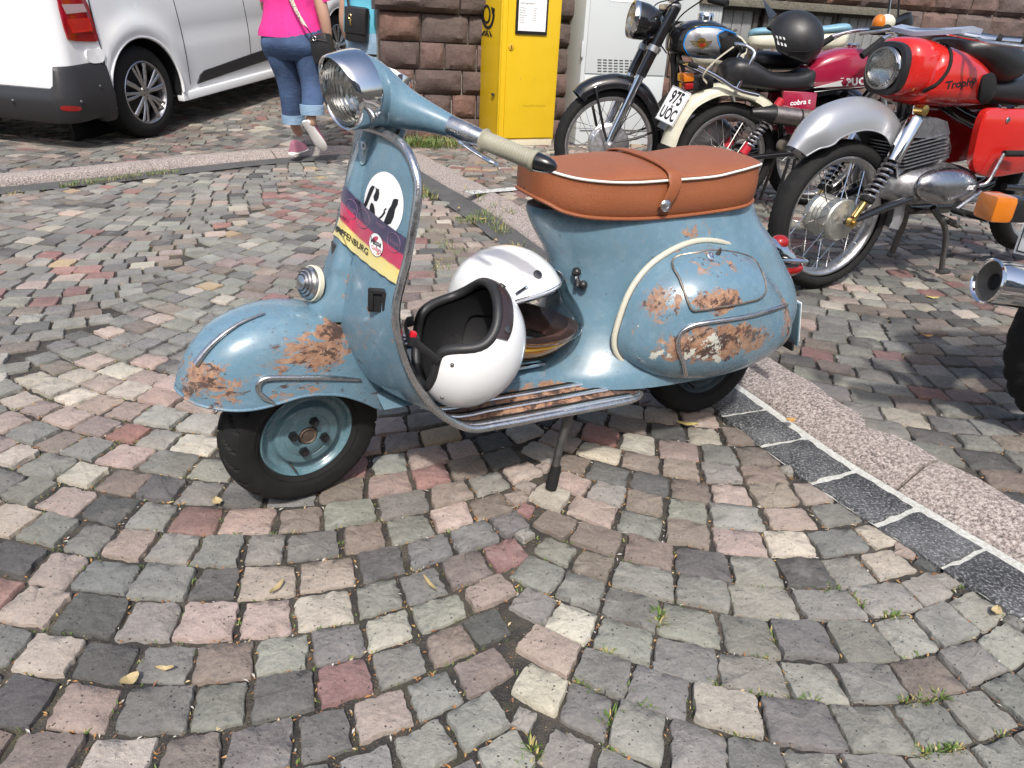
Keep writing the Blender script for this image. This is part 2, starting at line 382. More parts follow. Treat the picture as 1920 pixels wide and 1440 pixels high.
# --- cobbles
GREY = [(.215, .211, .19), (.187, .183, .168), (.243, .236, .212), (.17, .167, .158)]; DARK = [(.092, .091, .089), (.115, .11, .107)]
PINK = [(.315, .25, .22), (.29, .234, .207), (.345, .28, .246), (.265, .218, .196)]; PALE = [(.39, .355, .3), (.355, .325, .278), (.41, .378, .325)]
RED = [(.235, .13, .118), (.265, .16, .145), (.21, .13, .122)]; BROWN = [(.215, .18, .153), (.195, .163, .141), (.178, .15, .135)]; TAN = [(.34, .26, .165)]
def hashn(x, y, s): return (math.sin(x*12.9898+y*78.233+s*37.7)*43758.5453) % 1.0
def vnoise(x, y, s):
    xi, yi = math.floor(x), math.floor(y); fx, fy = x-xi, y-yi; fx = fx*fx*(3-2*fx); fy = fy*fy*(3-2*fy)
    a, b, c, d = hashn(xi, yi, s), hashn(xi+1, yi, s), hashn(xi, yi+1, s), hashn(xi+1, yi+1, s); return (a*(1-fx)+b*fx)*(1-fy)+(c*(1-fx)+d*fx)*fy
def stone_colour(x, y, rng, zone):
    px, py = proj((x, y, 0)); w = dict(g=.4, d=.09, p=.2, l=.07, r=.05, b=.17, t=.01)
    if zone == 'road':
        if py > 1060 and px > 1050+(1440-py)*.25-60: w = dict(g=.9, d=.04, p=.0, l=.02, r=0, b=.04, t=0)          # newer grey field
        elif py < 700 and px < 700: w = dict(g=.68, d=.06, p=.05, l=.02, r=.02, b=.14, t=.01)
        elif py < 960 and px > 760: w = dict(g=.22, d=.08, p=.26, l=.08, r=.06, b=.3, t=.01)
        elif px < 560: w = dict(g=.38, d=.12, p=.26, l=.1, r=.06, b=.1, t=0)
        if py < 760 and px < 640 and vnoise(x*2.2, y*2.2, 3) > .75: w = dict(g=.3, d=0, p=.15, l=0, r=.45, b=.1, t=0)
        if py > 690 and py < 790 and px < 420: w = dict(g=.1, d=0, p=.5, l=.4, r=0, b=0, t=0)
    else:
        if px > 1300: w = dict(g=.42, d=.13, p=.12, l=.06, r=.07, b=.24, t=0)
        elif px < 700: w = dict(g=.45, d=.08, p=.12, l=.07, r=.05, b=.24, t=0)
        else: w = dict(g=.3, d=.03, p=.25, l=.12, r=.1, b=.15, t=.04)
    k = rng.choices(list(w), list(w.values()))[0]; P_ = dict(g=GREY, d=DARK, p=PINK, l=PALE, r=RED, b=BROWN, t=TAN)[k]
    c = rng.choice(P_); f = rng.uniform(.86, 1.14); return tuple(v*f*rng.uniform(.97, 1.03) for v in c)
def stone_geo(quad, rng, z0, gap, near):     # quad: four ground corners in order; returns verts, faces of one worn block
    n = 7 if near else 3
    cx = sum(p[0] for p in quad)/4; cy = sum(p[1] for p in quad)/4; out = []
    L = max(.03, min((quad[1]-quad[0]).length, (quad[2]-quad[1]).length))
    q = []
    for p in quad:
        d = Vector((p[0]-cx, p[1]-cy)); l = d.length; q.append(Vector((cx, cy))+d*(max(.3, 1-gap*1.25/max(l, .02)))+Vector((rng.uniform(-1, 1), rng.uniform(-1, 1)))*L*.05)
    for i in range(4):
        a, b = q[i], q[(i+1) % 4]; t = (b-a); nn = Vector((t.y, -t.x)).normalized() if t.length > 1e-6 else Vector((0, 0)); bow = rng.uniform(-.015, .015)*L
        for k in range(n):
            f = (k+.0)/n; 
            if k == 0: p = a+(Vector((cx, cy))-a)*rng.uniform(.0, .07)
            else: p = a+t*(f+rng.uniform(-.06, .06))+nn*(bow*4*f*(1-f)+rng.uniform(-.034, .034)*L)
            out.append(p)
    N = len(out); tx, ty = rng.uniform(-.022, .022), rng.uniform(-.022, .022)+getattr(rng, 'up', 0); dz = rng.uniform(-.004, .004)
    def zz(p, h): return z0+h+dz+(p.x-cx)*tx+(p.y-cy)*ty
    cv = Vector((cx, cy)); vs = []
    for p in out: vs.append((p.x, p.y, z0-.03))
    for p in out: vs.append((p.x, p.y, zz(p, -.0048)))
    e = rng.uniform(.022, .05)
    for p in out: r_ = p+(cv-p)*e; vs.append((r_.x, r_.y, zz(r_, -.0015+rng.uniform(-.0015, .0012))))
    fs = [(i, (i+1) % N, N+(i+1) % N, N+i) for i in range(N)]+[(N+i, N+(i+1) % N, 2*N+(i+1) % N, 2*N+i) for i in range(N)]
    if near:
        for p in out: r_ = p+(cv-p)*.55; vs.append((r_.x, r_.y, zz(r_, .0012+rng.uniform(-.002, .002))))
        fs += [(2*N+i, 2*N+(i+1) % N, 3*N+(i+1) % N, 3*N+i) for i in range(N)]; vs.append((cx, cy, zz(cv, .002))); fs += [(3*N+i, 3*N+(i+1) % N, len(vs)-1) for i in range(N)]
    else: fs.append(tuple(2*N+i for i in range(N)))
    return vs, fs
def arcs(cols, yr, pitch, rot, rng, ok, org=(0, 0), HA=36):
    # segmental bond: rows are arcs side by side, every block square to its arc, the flank stones smaller; rows of neighbouring arcs interlock
    c, s = math.cos(R(rot)), math.sin(R(rot)); out = []; grid = {}
    def near(m):
        gx, gy = int(m.x//.1), int(m.y//.1)
        for a in (-1, 0, 1):
            for b in (-1, 0, 1):
                for q in grid.get((gx+a, gy+b), ()):
                    if (q-m).length < .066: return True
        return False
    for (xa, xb) in cols:
        W = xb-xa; Rr = W/2/math.sin(R(HA)); xc = (xa+xb)/2; ns = max(7, round(Rr*2*R(HA)/.1015)); y = yr[0]-rng.uniform(0, pitch)
        while y < yr[1]:
            pk = pitch*rng.uniform(.93, 1.07); w = [rng.uniform(.84, 1.18)*(1.06-.2*abs(i-(ns-1)/2)/(ns/2)) for i in range(ns)]; tot = sum(w); ext = rng.uniform(0, 5); a0 = -HA-ext; span = 2*HA+ext+rng.uniform(0, 5); cum = 0; th = [a0]
            for v in w: cum += v; th.append(a0+span*cum/tot)
            for i in range(ns):
                q = []
                for t, up in ((th[i], 0), (th[i+1], 0), (th[i+1], 1), (th[i], 1)):
                    u = R(t); d = pk*math.cos(u)**.7*up; X_ = xc+Rr*math.sin(u)-math.sin(u)*d*.8; Y_ = y+Rr*(1-math.cos(u))+math.cos(u)*d
                    X_ += .010*math.sin(Y_*4.1+X_*1.3); Y_ += .012*math.sin(X_*5.3+Y_*.7); q.append(Vector((X_*c-Y_*s+org[0], X_*s+Y_*c+org[1])))
                m = (q[0]+q[1]+q[2]+q[3])/4
                if ok(m.x, m.y) and not near(m): out.append(q); grid.setdefault((int(m.x//.1), int(m.y//.1)), []).append(m)
            y += pk
    return out
def lay(base, quads, rng, zf, zone, gap):
    items = []
    for q in quads:
        m = (q[0]+q[1]+q[2]+q[3])/4; z0 = zf(m.x, m.y); d = Vector((m.x, m.y, z0))-C_O
        if d.dot(C_FW) < .3: continue
        px, py = proj((m.x, m.y, z0))
        if not (-1500 < px < 3400 and -200 < py < 2600): continue
        inn = -20 < px < 1940 and 0 < py < 1460; items.append(((0 if not inn else 1)*1/(d.length**3), q, m, d.length, inn))
    items.sort(key=lambda t: -t[0]); big = MB(); big.col = []
    for i, (_, q, m, dist, inn_) in enumerate(items):
        g = gap(m.x, m.y) if callable(gap) else gap; z0 = zf(m.x, m.y); up_ = (zf(m.x, m.y+.1)-z0)*10
        rng.up = up_
        vs, fs = stone_geo(q, rng, z0, g, i < 300 or (dist < 3.2 and inn_)); c = stone_colour(m.x, m.y, rng, zone); c = tuple(v*.8 for v in c) if zone == 'pave' else c
        if i < 300:
            mb = MB().add([(x-m.x, y-m.y, z-z0) for x, y, z in vs], fs); mb.col = [(*c, 1)]*len(vs); o = obj('cobblestone', mb, M_STONE, base, sharp=50, fix=False); o.location = (m.x, m.y, z0)
        else: big.add(vs, fs); big.col += [(*c, 1)]*len(vs)
    if big.v: o = obj('cobblestones', big, M_STONE, base, sharp=50, fix=False); o['kind'] = 'stuff'
    return len(items)
def road_gap(x, y):
    px, py = proj((x, y, 0)); return .0035 if (py > 1060 and px > 1000) else (.0062 if py > 760 else .005)
def ok_road(x, y): return inside(ROADP, x, y)
def ok_pave(x, y): return inside(PAVOUT, x, y)
RQ = quads = arcs([(-1.47, .03), (.03, 1.07), (1.07, 2.1), (-2.85, -1.47), (-4.2, -2.85), (-5.5, -4.2)], (-1.2, 6.4), .0985, 0, RNG, ok_road)
cg = {}
def put_q(q): m = (q[0]+q[1]+q[2]+q[3])/4; cg.setdefault((int(m.x//.1), int(m.y//.1)), []).append(q)
for q in RQ: put_q(q)
def q_dist(q, p):
    if inside(q, p.x, p.y): return 0.0
    d = 9
    for i in range(4): a, b = q[i], q[(i+1) % 4]; ab = b-a; f = min(1, max(0, (p-a).dot(ab)/max(1e-9, ab.length_squared))); d = min(d, (a+ab*f-p).length)
    return d
for ix in range(100):                         # wedge-shaped gaps between the arcs take small blocks
    for iy in range(130):
        p = Vector((-1.2+ix*.024, .55+iy*.024))
        if not ok_road(p.x, p.y): continue
        gx, gy = int(p.x//.1), int(p.y//.1); dm = min([q_dist(q, p) for a in (-1, 0, 1) for b in (-1, 0, 1) for q in cg.get((gx+a, gy+b), ())] or [.1])
        if dm > .012:
            h = min(.04, dm*1.2+.007); a = RNG.uniform(.4, 1.2); u, v = Vector((math.cos(a), math.sin(a)))*h, Vector((-math.sin(a), math.cos(a)))*h*RNG.uniform(.8, 1); q = [p-u-v, p+u-v, p+u+v, p-u+v]; RQ.append(q); put_q(q)
n_road = lay(ROAD, quads, RNG, lambda x, y: 0.0, 'road', road_gap)
PQ = quads = arcs([(-8+1.3*k, -6.7+1.3*k) for k in range(13)], (-6, 16), .097, -14, RNG, lambda x, y: ok_pave(x, y) and y < (13 if x < -1.2 else 8.6), org=(.5, 1.5), HA=32)
n_pave = lay(PAVE, quads, RNG, zg, 'pave', .0042)
# --- kerb stones
KERB = bpy.data.objects.new('kerb', None); COL.objects.link(KERB); KERB['kind'] = 'structure'
cum = [0.0]
for i in range(1, len(KFs)): cum.append(cum[-1]+(KFs[i]-KFs[i-1]).length)
def on_line(L, s):
    s = min(max(s, 0), cum[-1]-1e-6); i = max(k for k in range(len(cum)) if cum[k] <= s); f = (s-cum[i])/max(1e-9, cum[i+1]-cum[i]) if i+1 < len(cum) else 0
    return L[i].lerp(L[min(i+1, len(L)-1)], f)
s = 0.0; rk = random.Random(3)
while s < cum[-1]-.1:
    ln = rk.uniform(.85, 1.2); e = min(s+ln, cum[-1]); rings = []; n = max(3, int((e-s)/.09))
    for k in range(n+1):
        t = s+.005+(e-s-.01)*k/n; f, b = on_line(KFs, t), on_line(KB, t); ring = []
        sl_ = 1 if t > 9.5 else min(1, max(0, (t-8)/1.5)); wob = .004*math.sin(t*31)+.003*math.sin(t*77)
        for (q, z) in ((0, -.05), (.0+.02*(1-sl_), .004), (.12*(1-.75*sl_)+.02, .014+.02*sl_), (.36-.24*sl_, .034+.01*sl_), (.58-.36*sl_, .05), (.7, .055), (.985, .053), (1.0, .047), (1.0, -.05)):
            p = f.lerp(b, q); ring.append((p.x+wob, p.y, z+(wob*.4 if z > 0 else 0)))
        rings.append(ring)
    obj('kerbstone', MB().loft(rings, True, True, True), M_KERB, KERB, sharp=60); s = e
# --- gutter: dark granite setts bedded in pale mortar, then asphalt
GUT = MB(); iS = [i for i in range(len(KFs)) if cum[i] < 2.75]; iA = [i for i in range(len(KFs)) if cum[i] >= 2.7]
GUT.loft([[(KFs[i].x, KFs[i].y, .001), (GI[i].x, GI[i].y, .001)] for i in iS], False); GUTO = obj('gutter', GUT, M_MORT, smooth=False); GUTO['kind'] = 'structure'
AS = MB(); AS.loft([[(KFs[i].x, KFs[i].y, .003), (KFs[i].lerp(GI[i], .5).x, KFs[i].lerp(GI[i], .5).y, .005), (KFs[i].lerp(GI[i], .96).x+.006*math.sin(i*5.1), KFs[i].lerp(GI[i], .96).y, -.002)] for i in iA], False); o = obj('asphalt_strip', AS, M_ASPH); o['kind'] = 'structure'
s = .12
while s < 2.62:
    ln = rk.uniform(.152, .172); c4 = [on_line(MI, s), on_line(MI, s+ln), on_line(GI, s+ln), on_line(GI, s)]; out = []
    for i in range(4):
        a, b = c4[i], c4[(i+1) % 4]
        for k in range(7): p = a.lerp(b, k/7); out.append(p+Vector((rk.uniform(-1, 1), rk.uniform(-1, 1)))*.0035)
    cv = (c4[0]+c4[1]+c4[2]+c4[3])/4; N = len(out); vs = [(p.x, p.y, -.02) for p in out]+[(p.x, p.y, .0045) for p in out]; ins = [p.lerp(cv, .05) for p in out]; vs += [(p.x, p.y, .0075+rk.uniform(-.0008, .0008)) for p in ins]
    fs = [(i, (i+1) % N, N+(i+1) % N, N+i) for i in range(N)]+[(N+i, N+(i+1) % N, 2*N+(i+1) % N, 2*N+i) for i in range(N)]+[tuple(2*N+i for i in range(N))]
    obj('granite_sett', MB().add(vs, fs), M_SETT, GUTO, sharp=50, fix=False); s += ln+rk.uniform(.012, .018)
# ================================================================== SHARED MATERIALS
def metal(name, c=(.62, .62, .63), rough=.12, pit=0.0, dirt=(.2, .17, .14)):
    t = NT(name); n = t.noise(26, 6, .65); col = t.mix(t.ramp(n, [(.62-.25*pit, 0.0), (.8, pit)]), c, dirt)
    t.set(Base_Color=col, Metallic=t.ramp(n, [(.62-.25*pit, 1.0), (.85, 1-.6*pit)]), Roughness=t.ramp(t.noise(60, 5, .7), [(.3, rough*.7), (.8, min(1, rough*1.5+.25*pit))]))
    if pit: t.bump(t.noise(240, 3), .15, .002)
    return t.m
M_CHROME = metal('chrome', (.72, .72, .73), .06); M_CHROME_OLD = metal('pitted_chrome', (.55, .55, .56), .2, .6); M_ALU = metal('aluminium', (.52, .52, .52), .34, .35)
M_CAST = metal('cast_alloy', (.36, .36, .37), .42, .4); M_STEEL_DARK = metal('grimy_steel', (.16, .155, .15), .45, .6); M_BRASS = metal('brass', (.62, .44, .16), .25, .2)
def mat_rubber(name='tyre_rubber', c=(.011, .011, .011), rough=.82):
    t = NT(name); n = t.noise(30, 5, .6); t.set(Base_Color=t.mix(t.ramp(n, [(.45, 0.0), (.8, .5)]), c, (.028, .026, .024)), Roughness=t.ramp(n, [(.3, rough-.12), (.7, rough+.12)])); t.bump(t.noise(400, 3), .1, .001); t.b.inputs['Specular IOR Level'].default_value = .28; return t.m
M_RUBBER = mat_rubber(); M_BLACK = plain('black_plastic', (.014, .014, .015), .38, var=.2); M_BLACKMETAL = plain('black_enamel', (.01, .01, .011), .16, coat=.6, var=.1)
M_WHITE = plain('white_gloss', (.78, .79, .79), .12, coat=.7, var=.015); M_FOAM = plain('black_padding', (.012, .012, .013), .62, var=.25, bump=.4, bscale=600)
M_PAPER = plain('white_print', (.8, .8, .79), .5, var=.02); M_INK = plain('black_print', (.012, .012, .014), .5); M_GAP = plain('shadow_gap', (.01, .01, .01), .9)
def mat_glass(name, c=(1, 1, 1), rough=.02, ior=1.45):
    t = NT(name); t.set(Base_Color=c, Roughness=rough, Transmission_Weight=1.0, IOR=ior); return t
def mat_lens(name, c, ribs=None, rough=.08):      # coloured ribbed plastic
    t = NT(name); t.set(Base_Color=c, Roughness=rough, Transmission_Weight=.35, Coat_Weight=.5)
    if ribs:
        w = t.new('ShaderNodeTexWave', Scale=ribs); w.bands_direction = 'Z'; t.l.new(t.co(), w.inputs['Vector']); t.bump(w.outputs['Fac'], .22, .002)
    return t.m
M_RED_LENS = mat_lens('red_lens', (.42, .012, .012), 60); M_AMBER = mat_lens('amber_lens', (.85, .24, .012), 150)
BLUE = (.118, .21, .275)
def patina(name, blobs=(), chips=.0, dark=.0, pale=(), rust=.0, base=BLUE, stretch=(1, 1, 1)):
    t = NT(name); V = t.mapv(stretch)
    big = t.noise(5, 4, .55, V); col = t.mix(big, tuple(x*.86 for x in base), tuple(min(1, x*1.12) for x in base))
    col = t.mix(t.ramp(t.noise(38, 5, .7, V), [(.5, 0.0), (.8, .22)]), col, (.36, .46, .52))
    def summed(lst):
        a = None
        for c, r, w in lst:
            b = t.math('MULTIPLY', t.math('POWER', t.blob(c, (max(r[0], .03), max(r[1], .1), max(r[2], .03))), .6), w*1.2); a = b if a is None else t.math('ADD', a, b)
        return a
    bb = summed(blobs); n1 = t.noise(34, 12, .78, V, .8); n1 = t.math('ADD', n1, chips)
    if bb is not None: n1 = t.math('ADD', n1, bb)
    m1 = t.ramp(n1, [(.62, 0.0), (.64, 1.0)]); tan = t.ramp(t.noise(48, 8, .75), [(.3, (.09, .05, .038)), (.42, (.23, .12, .075)), (.56, (.33, .19, .115)), (.72, (.43, .31, .22))])
    col = t.mix(m1, col, tan)
    if pale:
        n3 = t.math('ADD', t.noise(21, 8, .6, t.mapv((1, 1, 1), (5, 2, 1))), summed(pale)); m3 = t.ramp(n3, [(.71, 0.0), (.72, 1.0)]); col = t.mix(m3, col, (.5, .5, .44))
    n2 = t.math('ADD', t.noise(42, 10, .75, t.mapv(stretch, (3, 7, 2)), .4), dark)
    if bb is not None: n2 = t.math('ADD', n2, t.math('MULTIPLY', bb, .52))
    m2 = t.ramp(n2, [(.665, 0.0), (.68, 1.0)]); sp = t.math('ADD', t.noise(120, 5, .75, V), dark*.5+rust); ms = t.ramp(sp, [(.672, 0.0), (.69, 1.0)]); m2 = t.math('MAXIMUM', m2, ms)
    col = t.mix(m2, col, t.mix(t.noise(80, 4), (.03, .018, .017), (.1, .055, .04)))
    sc1 = t.ramp(t.noise(1.0, 3, .6, t.mapv((14, 150, 150), rot=(.3, .5, .4))), [(.735, 0.0), (.75, 1.0)]); sc2 = t.ramp(t.noise(1.0, 3, .6, t.mapv((150, 20, 130), rot=(.1, .9, .2))), [(.74, 0.0), (.755, 1.0)])
    col = t.mix(t.math('MULTIPLY', t.math('MAXIMUM', sc1, sc2), .75), col, (.3, .33, .33)); col = t.mix(t.ramp(t.noise(9, 6, .7, t.mapv((1, 1, 1), (9, 1, 4))), [(.5, 0.0), (.75, .4)]), col, (.16, .18, .175))
    fl = t.ramp(t.noise(75, 8, .8, t.mapv((1, 1, 1), (2, 8, 3))), [(.66-rust, 0.0), (.675-rust, .9)]); col = t.mix(fl, col, (.26, .15, .095))
    chip = t.math('MAXIMUM', m1, m2)
    t.set(Base_Color=col, Roughness=t.mix(chip, t.ramp(t.noise(45, 4), [(.3, .2), (.8, .36)]), .75), Coat_Weight=t.mix(chip, .35, 0.0), Coat_Roughness=.12)
    h = t.math('MULTIPLY', t.math('ADD', m1, m2), -.4); t.bump(t.math('ADD', h, t.math('MULTIPLY', t.noise(7, 3), .6)), .16, .006); return t.m

# ================================================================== THE SCOOTER
Fs = Frame((.5497, 1.9503, 0), 206.518, 2.0)
RK, DE, XS = 25, 21, .88
kx = Vector((-math.sin(R(RK)), 0, math.cos(R(RK))))
Mh = Matrix.Translation(Vector((XS, 0, .9))) @ Matrix.Rotation(R(DE), 4, kx) @ Matrix.Translation(Vector((0, 0, -.9)))
Fh = Frame.of(Fs.M @ Mh)                                     # handlebar axes
Fw = Frame((-.4724, 1.4312, .1795), 219, 5.9); Mw = Fs.Mi @ Fw.M   # front wheel axes
SCO = thing('scooter', 'weathered light blue vintage scooter with a tan leather seat, parked on the cobbles', 'scooter', Fs.M)
def S(px, py, y=0.0): return Fs.at(px, py, y)
M_SH = patina('patina_shield', [(S(700, 640, .15), (.06, .06, .12), .1), (S(650, 520, .05), (.05, .05, .08), .08), (Vector((.62, .205, .255)), (.42, .075, .06), .3), (Vector((.4, .2, .26)), (.08, .1, .05), .2)], -.04, .0, rust=.0)
M_BODY = patina('patina_body', [(S(1120, 650, .2), (.05, .06, .07), .22), (S(1300, 430, .12), (.08, .05, .03), .1), (S(1150, 690, .24), (.1, .1, .03), .1), (S(1060, 440, .1), (.04, .05, .02), .1)], -.02, .012, rust=.012)
M_COWL = patina('patina_cowl', [(S(1235, 570, .27), (.085, .06, .075), .33), (S(1340, 640, .28), (.19, .08, .06), .3), (S(1345, 565, .28), (.075, .05, .035), .3), (S(1440, 600, .2), (.08, .07, .11), .25), (S(1330, 490, .2), (.1, .06, .02), .14), (S(1200, 640, .26), (.04, .05, .04), .12)], -.025, .02, [(S(1320, 650, .28), (.17, .08, .06), .2), (S(1245, 560, .27), (.02, .03, .03), .2)])
M_MUD = patina('patina_mudguard', [(Mw @ Vector((.0, .09, .24)), (.16, .05, .05), .2), (Mw @ Vector((.2, .05, .2)), (.08, .07, .06), .2), (Mw @ Vector((-.07, .05, .275)), (.06, .05, .03), .26), (Mw @ Vector((.04, .11, .175)), (.1, .04, .02), .12), (Mw @ Vector((-.17, .09, .1)), (.05, .05, .06), .1)], -.015, .035, rust=.022, stretch=(.6, 1, 1.35))
M_HEAD = patina('patina_headset', [(Fs.at(690, 110, 0), (.05, .05, .02), .2), (Fs.at(860, 230, .1), (.08, .08, .02), .12), (Fs.at(800, 180, .1), (.05, .06, .03), .08)], -.05, -.02)
M_RIMBLUE = patina('blue_wheel_paint', [], -.09, -.02, base=(.1, .185, .215)); M_TRIMROOM = M_CHROME_OLD
# --- wheels
def tyre_mb(Rr, hw, rin, tread=True, n=396):
    mb = MB(); prof = []
    for k in range(31):
        a = R(-118+236*k/30); h = hw*1.06*math.sin(a)*(1 if abs(math.sin(a)) < .8 else 1); r_ = (Rr+rin)/2+(Rr-rin)/2*math.copysign(abs(math.cos(a))**.62, math.cos(a)); prof.append((r_, h))
    prof = [(rin-.004, -hw*.62)]+prof+[(rin-.004, hw*.62)]; K = len(prof); vs = []; fs = []
    for i in range(n):
        th = 2*math.pi*i/n
        for j, (r_, h) in enumerate(prof):
            if tread and r_ > Rr-.016:
                q = (th/(2*math.pi)*22+abs(h)/hw*.85) % 1.0
                if q < .17 and abs(h) > hw*.16: r_ -= .0075
                if abs(abs(h)-hw*.12) < hw*.07: r_ -= .005
            vs.append((r_*math.cos(th), h, r_*math.sin(th)))
    for i in range(n):
        for j in range(K-1): fs.append((i*K+j, i*K+j+1, ((i+1) % n)*K+j+1, ((i+1) % n)*K+j))
    return mb.add(vs, fs)
def hexnut(mb, c, axis, r, h):
    M = rot_to(axis); c = Vector(c)
    for k in (0,): 
        ring = lambda rr, hh: [c+M @ Vector((rr*math.cos(R(60*i)), rr*math.sin(R(60*i)), hh)) for i in range(6)]
        mb.loft([ring(r, 0), ring(r, h*.8), ring(r*.85, h)], True, True, True); mb.lathe([(r*.62, h), (r*.6, h*1.35), (0.0001, h*1.4)], c, axis, 10)
def scooter_wheel(M, y0, name='wheel', M_RIMBLUE=M_RIMBLUE):
    mb = tyre_mb(.182, .046, .102); o = obj(name, MB().lathe([(.104, -.033), (.03, -.03), (.03, .02), (.02, .03)], (0, 0, 0), (0, 1, 0), 40).xf(M), M_STEEL_DARK, SCO)
    for rr_ in (.118, .158): mb.tube([(rr_*math.cos(a), .0455 if rr_ < .14 else .0442, rr_*math.sin(a)) for a in [2*math.pi*k/72 for k in range(72)]], .0012, 5, closed=True)
    ty = obj('tyre', mb.xf(M), M_RUBBER, o, sharp=28); tl_ = MB()
    for word, a0 in (('3.50-8', -100), ('TUBE TYPE', 25), ('46J', -30)):
        vs_, fs_ = text_mesh(word, bold=.015); tl_.add([((.131+v.y*.018)*math.cos(R(a0)-v.x*.018/.137*-1), .0478, (.131+v.y*.018)*math.sin(R(a0)-v.x*.018/.137*-1)) if False else ((.137-v.y*.018)*math.cos(R(a0)+v.x*.018/.137), .0482, (.137-v.y*.018)*math.sin(R(a0)+v.x*.018/.137)) for v in vs_], fs_)
    obj('sidewall_lettering', tl_.xf(M), plain('raised_rubber_letters', (.028, .027, .026), .6) if 'raised_rubber_letters' not in bpy.data.materials else bpy.data.materials['raised_rubber_letters'], o, smooth=False)
    rim = MB().lathe([(.1035, .026), (.1085, .032), (.1085, .037), (.1055, .0395), (.1015, .037), (.0985, .029), (.094, .0235), (.088, .021), (.081, .022), (.0765, .028), (.0735, .036), (.0715, .0385), (.068, .039), (.0545, .0405), (.0535, .0395), (.0525, .0405), (.024, .041), (.0225, .038), (.0225, .03)], (0, 0, 0), (0, 1, 0), 72)
    obj('rim', rim.xf(M), M_RIMBLUE, o, sharp=50)
    obj('hub', MB().lathe([(.0215, .03), (.021, .0405), (.0185, .0425), (.0165, .0395), (.0125, .0385), (.012, .041), (.0001, .0415)], (0, 0, 0), (0, 1, 0), 28).xf(M), metal('rusty_hub', (.2, .15, .12), .6, .9), o)
    for k in range(4):
        a = R(20+90*k); nb = MB(); hexnut(nb, (.0385*math.cos(a), .0405, .0385*math.sin(a)), (0, 1, 0), .0115, .011); obj('wheel_nut', nb.xf(M), M_BLACKMETAL, o, sharp=30)
    obj('valve', MB().tube([(.038, .022, -.078), (.037, .034, -.08), (.036, .05, -.081)], [.003, .003, .0025], 8).xf(M), M_STEEL_DARK, o)
    return o
scooter_wheel(Mw, 0); scooter_wheel(Matrix.Translation((0, -.025, .181)), 0, 'wheel', plain('shaded_wheel_paint', (.035, .055, .062), .6, var=.4, nscale=20))  # rear rim colour darkened to stand in for the shade under the cowl
# --- front mudguard
MUDT = [(-.215, .078, .05, .04), (-.2, .125, .05, .075), (-.175, .172, .054, .09), (-.14, .218, .068, .099), (-.1, .258, .1, .104), (-.05, .288, .132, .107), (0, .305, .15, .108), (.04, .31, .157, .108), (.08, .309, .154, .106), (.124, .3, .149, .1), (.167, .281, .15, .089), (.205, .246, .155, .069), (.228, .214, .16, .05), (.242, .19, .165, .028), (.248, .18, .17, .008)]
mb = MB(); rings = []; NU = 54; eL = []; eR = []
for i in range(NU+1):
    u = -.215+.463*(.5-.5*math.cos(math.pi*i/NU)); zc, ze, hw = interp(MUDT, u); ring = []
    for k in range(33):
        t = math.pi*k/32; v = hw*math.copysign(abs(math.cos(t))**.72, math.cos(t)); z = ze+(zc-ze)*math.sin(t)**.78
        lip = max(0, 1-math.sin(t)*5); ring.append((u, v*(1+.05*lip), z))
    rings.append(ring); eL.append(ring[0]); eR.append(ring[-1])
mb.loft(rings, False); MUD = obj('mudguard', mb.xf(Mw), M_MUD, SCO, sharp=60); T_MUD = bvh(MUD)
edge = [Mw @ Vector(p) for p in eL]+[Mw @ Vector(p) for p in eR[::-1]]
obj('rolled_edge', MB().tube(edge, .0032, 8, closed=True), M_MUD, MUD)
pts = cat([(517, 758), (505, 750), (492, 742), (484, 730), (486, 716), (498, 709), (520, 707), (560, 707), (620, 708), (668, 711), (676, 712)], 5)
pth = strip_on(T_MUD, Fs, pts, .003); obj('side_trim', MB().tube(pth, [.0015+.0042*min(1, i/8, (len(pth)-1-i)/10) for i in range(len(pth))], 10), M_CHROME_OLD, MUD)
pts = cat([(371, 683), (385, 664), (403, 645), (425, 626), (450, 610), (475, 599), (497, 591)], 5); pth = strip_on(T_MUD, Fs, pts, .005)
nP = len(pth); obj('crest_trim', MB().tube(pth, [.009*(1-.8*(i/nP)) for i in range(nP)], 10, flat=.8), M_CHROME_OLD, MUD)
obj('fork_column', MB().tube([Mw @ Vector((.0, -.075, 0)), Mw @ Vector((-.02, -.07, .12)), Mw @ Vector((-.085, -.02, .26)), Mw @ Vector((-.11, 0, .31)), Vector((1.03, 0, .6))], [.022, .024, .027, .027, .025], 14), M_STEEL_DARK, SCO)
# --- leg shield and floor in one pressing
EDG = [(686, 238, .012), (720, 250, .085), (757, 274, .155), (778, 317, .2), (784, 358, .218), (776, 418, .226), (765, 480, .23), (752, 530, .232), (743, 575, .235), (745, 620, .238), (762, 680, .24), (790, 735, .242), (825, 775, .243), (880, 803, .244)]
EP = [S(*e) for e in EDG]; CP = [(.966, .83), (.967, .823), (.972, .808), (.985, .772), (.995, .735), (1.008, .67), (1.022, .6), (1.04, .545), (1.055, .49), (1.062, .43), (1.05, .365), (1.015, .305), (.955, .272), (.87, .264)]
for x in (.76, .66, .56, .46, .41, .385): EP.append(Vector((x, .244 if x > .42 else (.238 if x > .4 else .222), .247))); CP.append((x+.02, .272))
rows = cat([(*e, c[0], c[1]) for e, c in zip(EP, CP)], 6); rings = []; edgeL = []
for ex, ey, ez, cx, cz in rows:
    half = []
    for k in range(15):
        s = k/14; fl = min(1, max(0, (1.0-cx)/.12)) if cz < .3 else 0; p_ = 1.9+1.5*fl; half.append((cx+(ex-cx)*s**1.9, ey*s, cz+(ez-cz)*s**(1.6+2.2*fl)))
    rings.append([(x, -y, z) for x, y, z in half[:0:-1]]+half); edgeL.append(Vector(half[-1]))
SHI = obj('leg_shield', MB().loft(rings, False), M_SH, SCO, sharp=60); T_SHI = bvh(SHI)
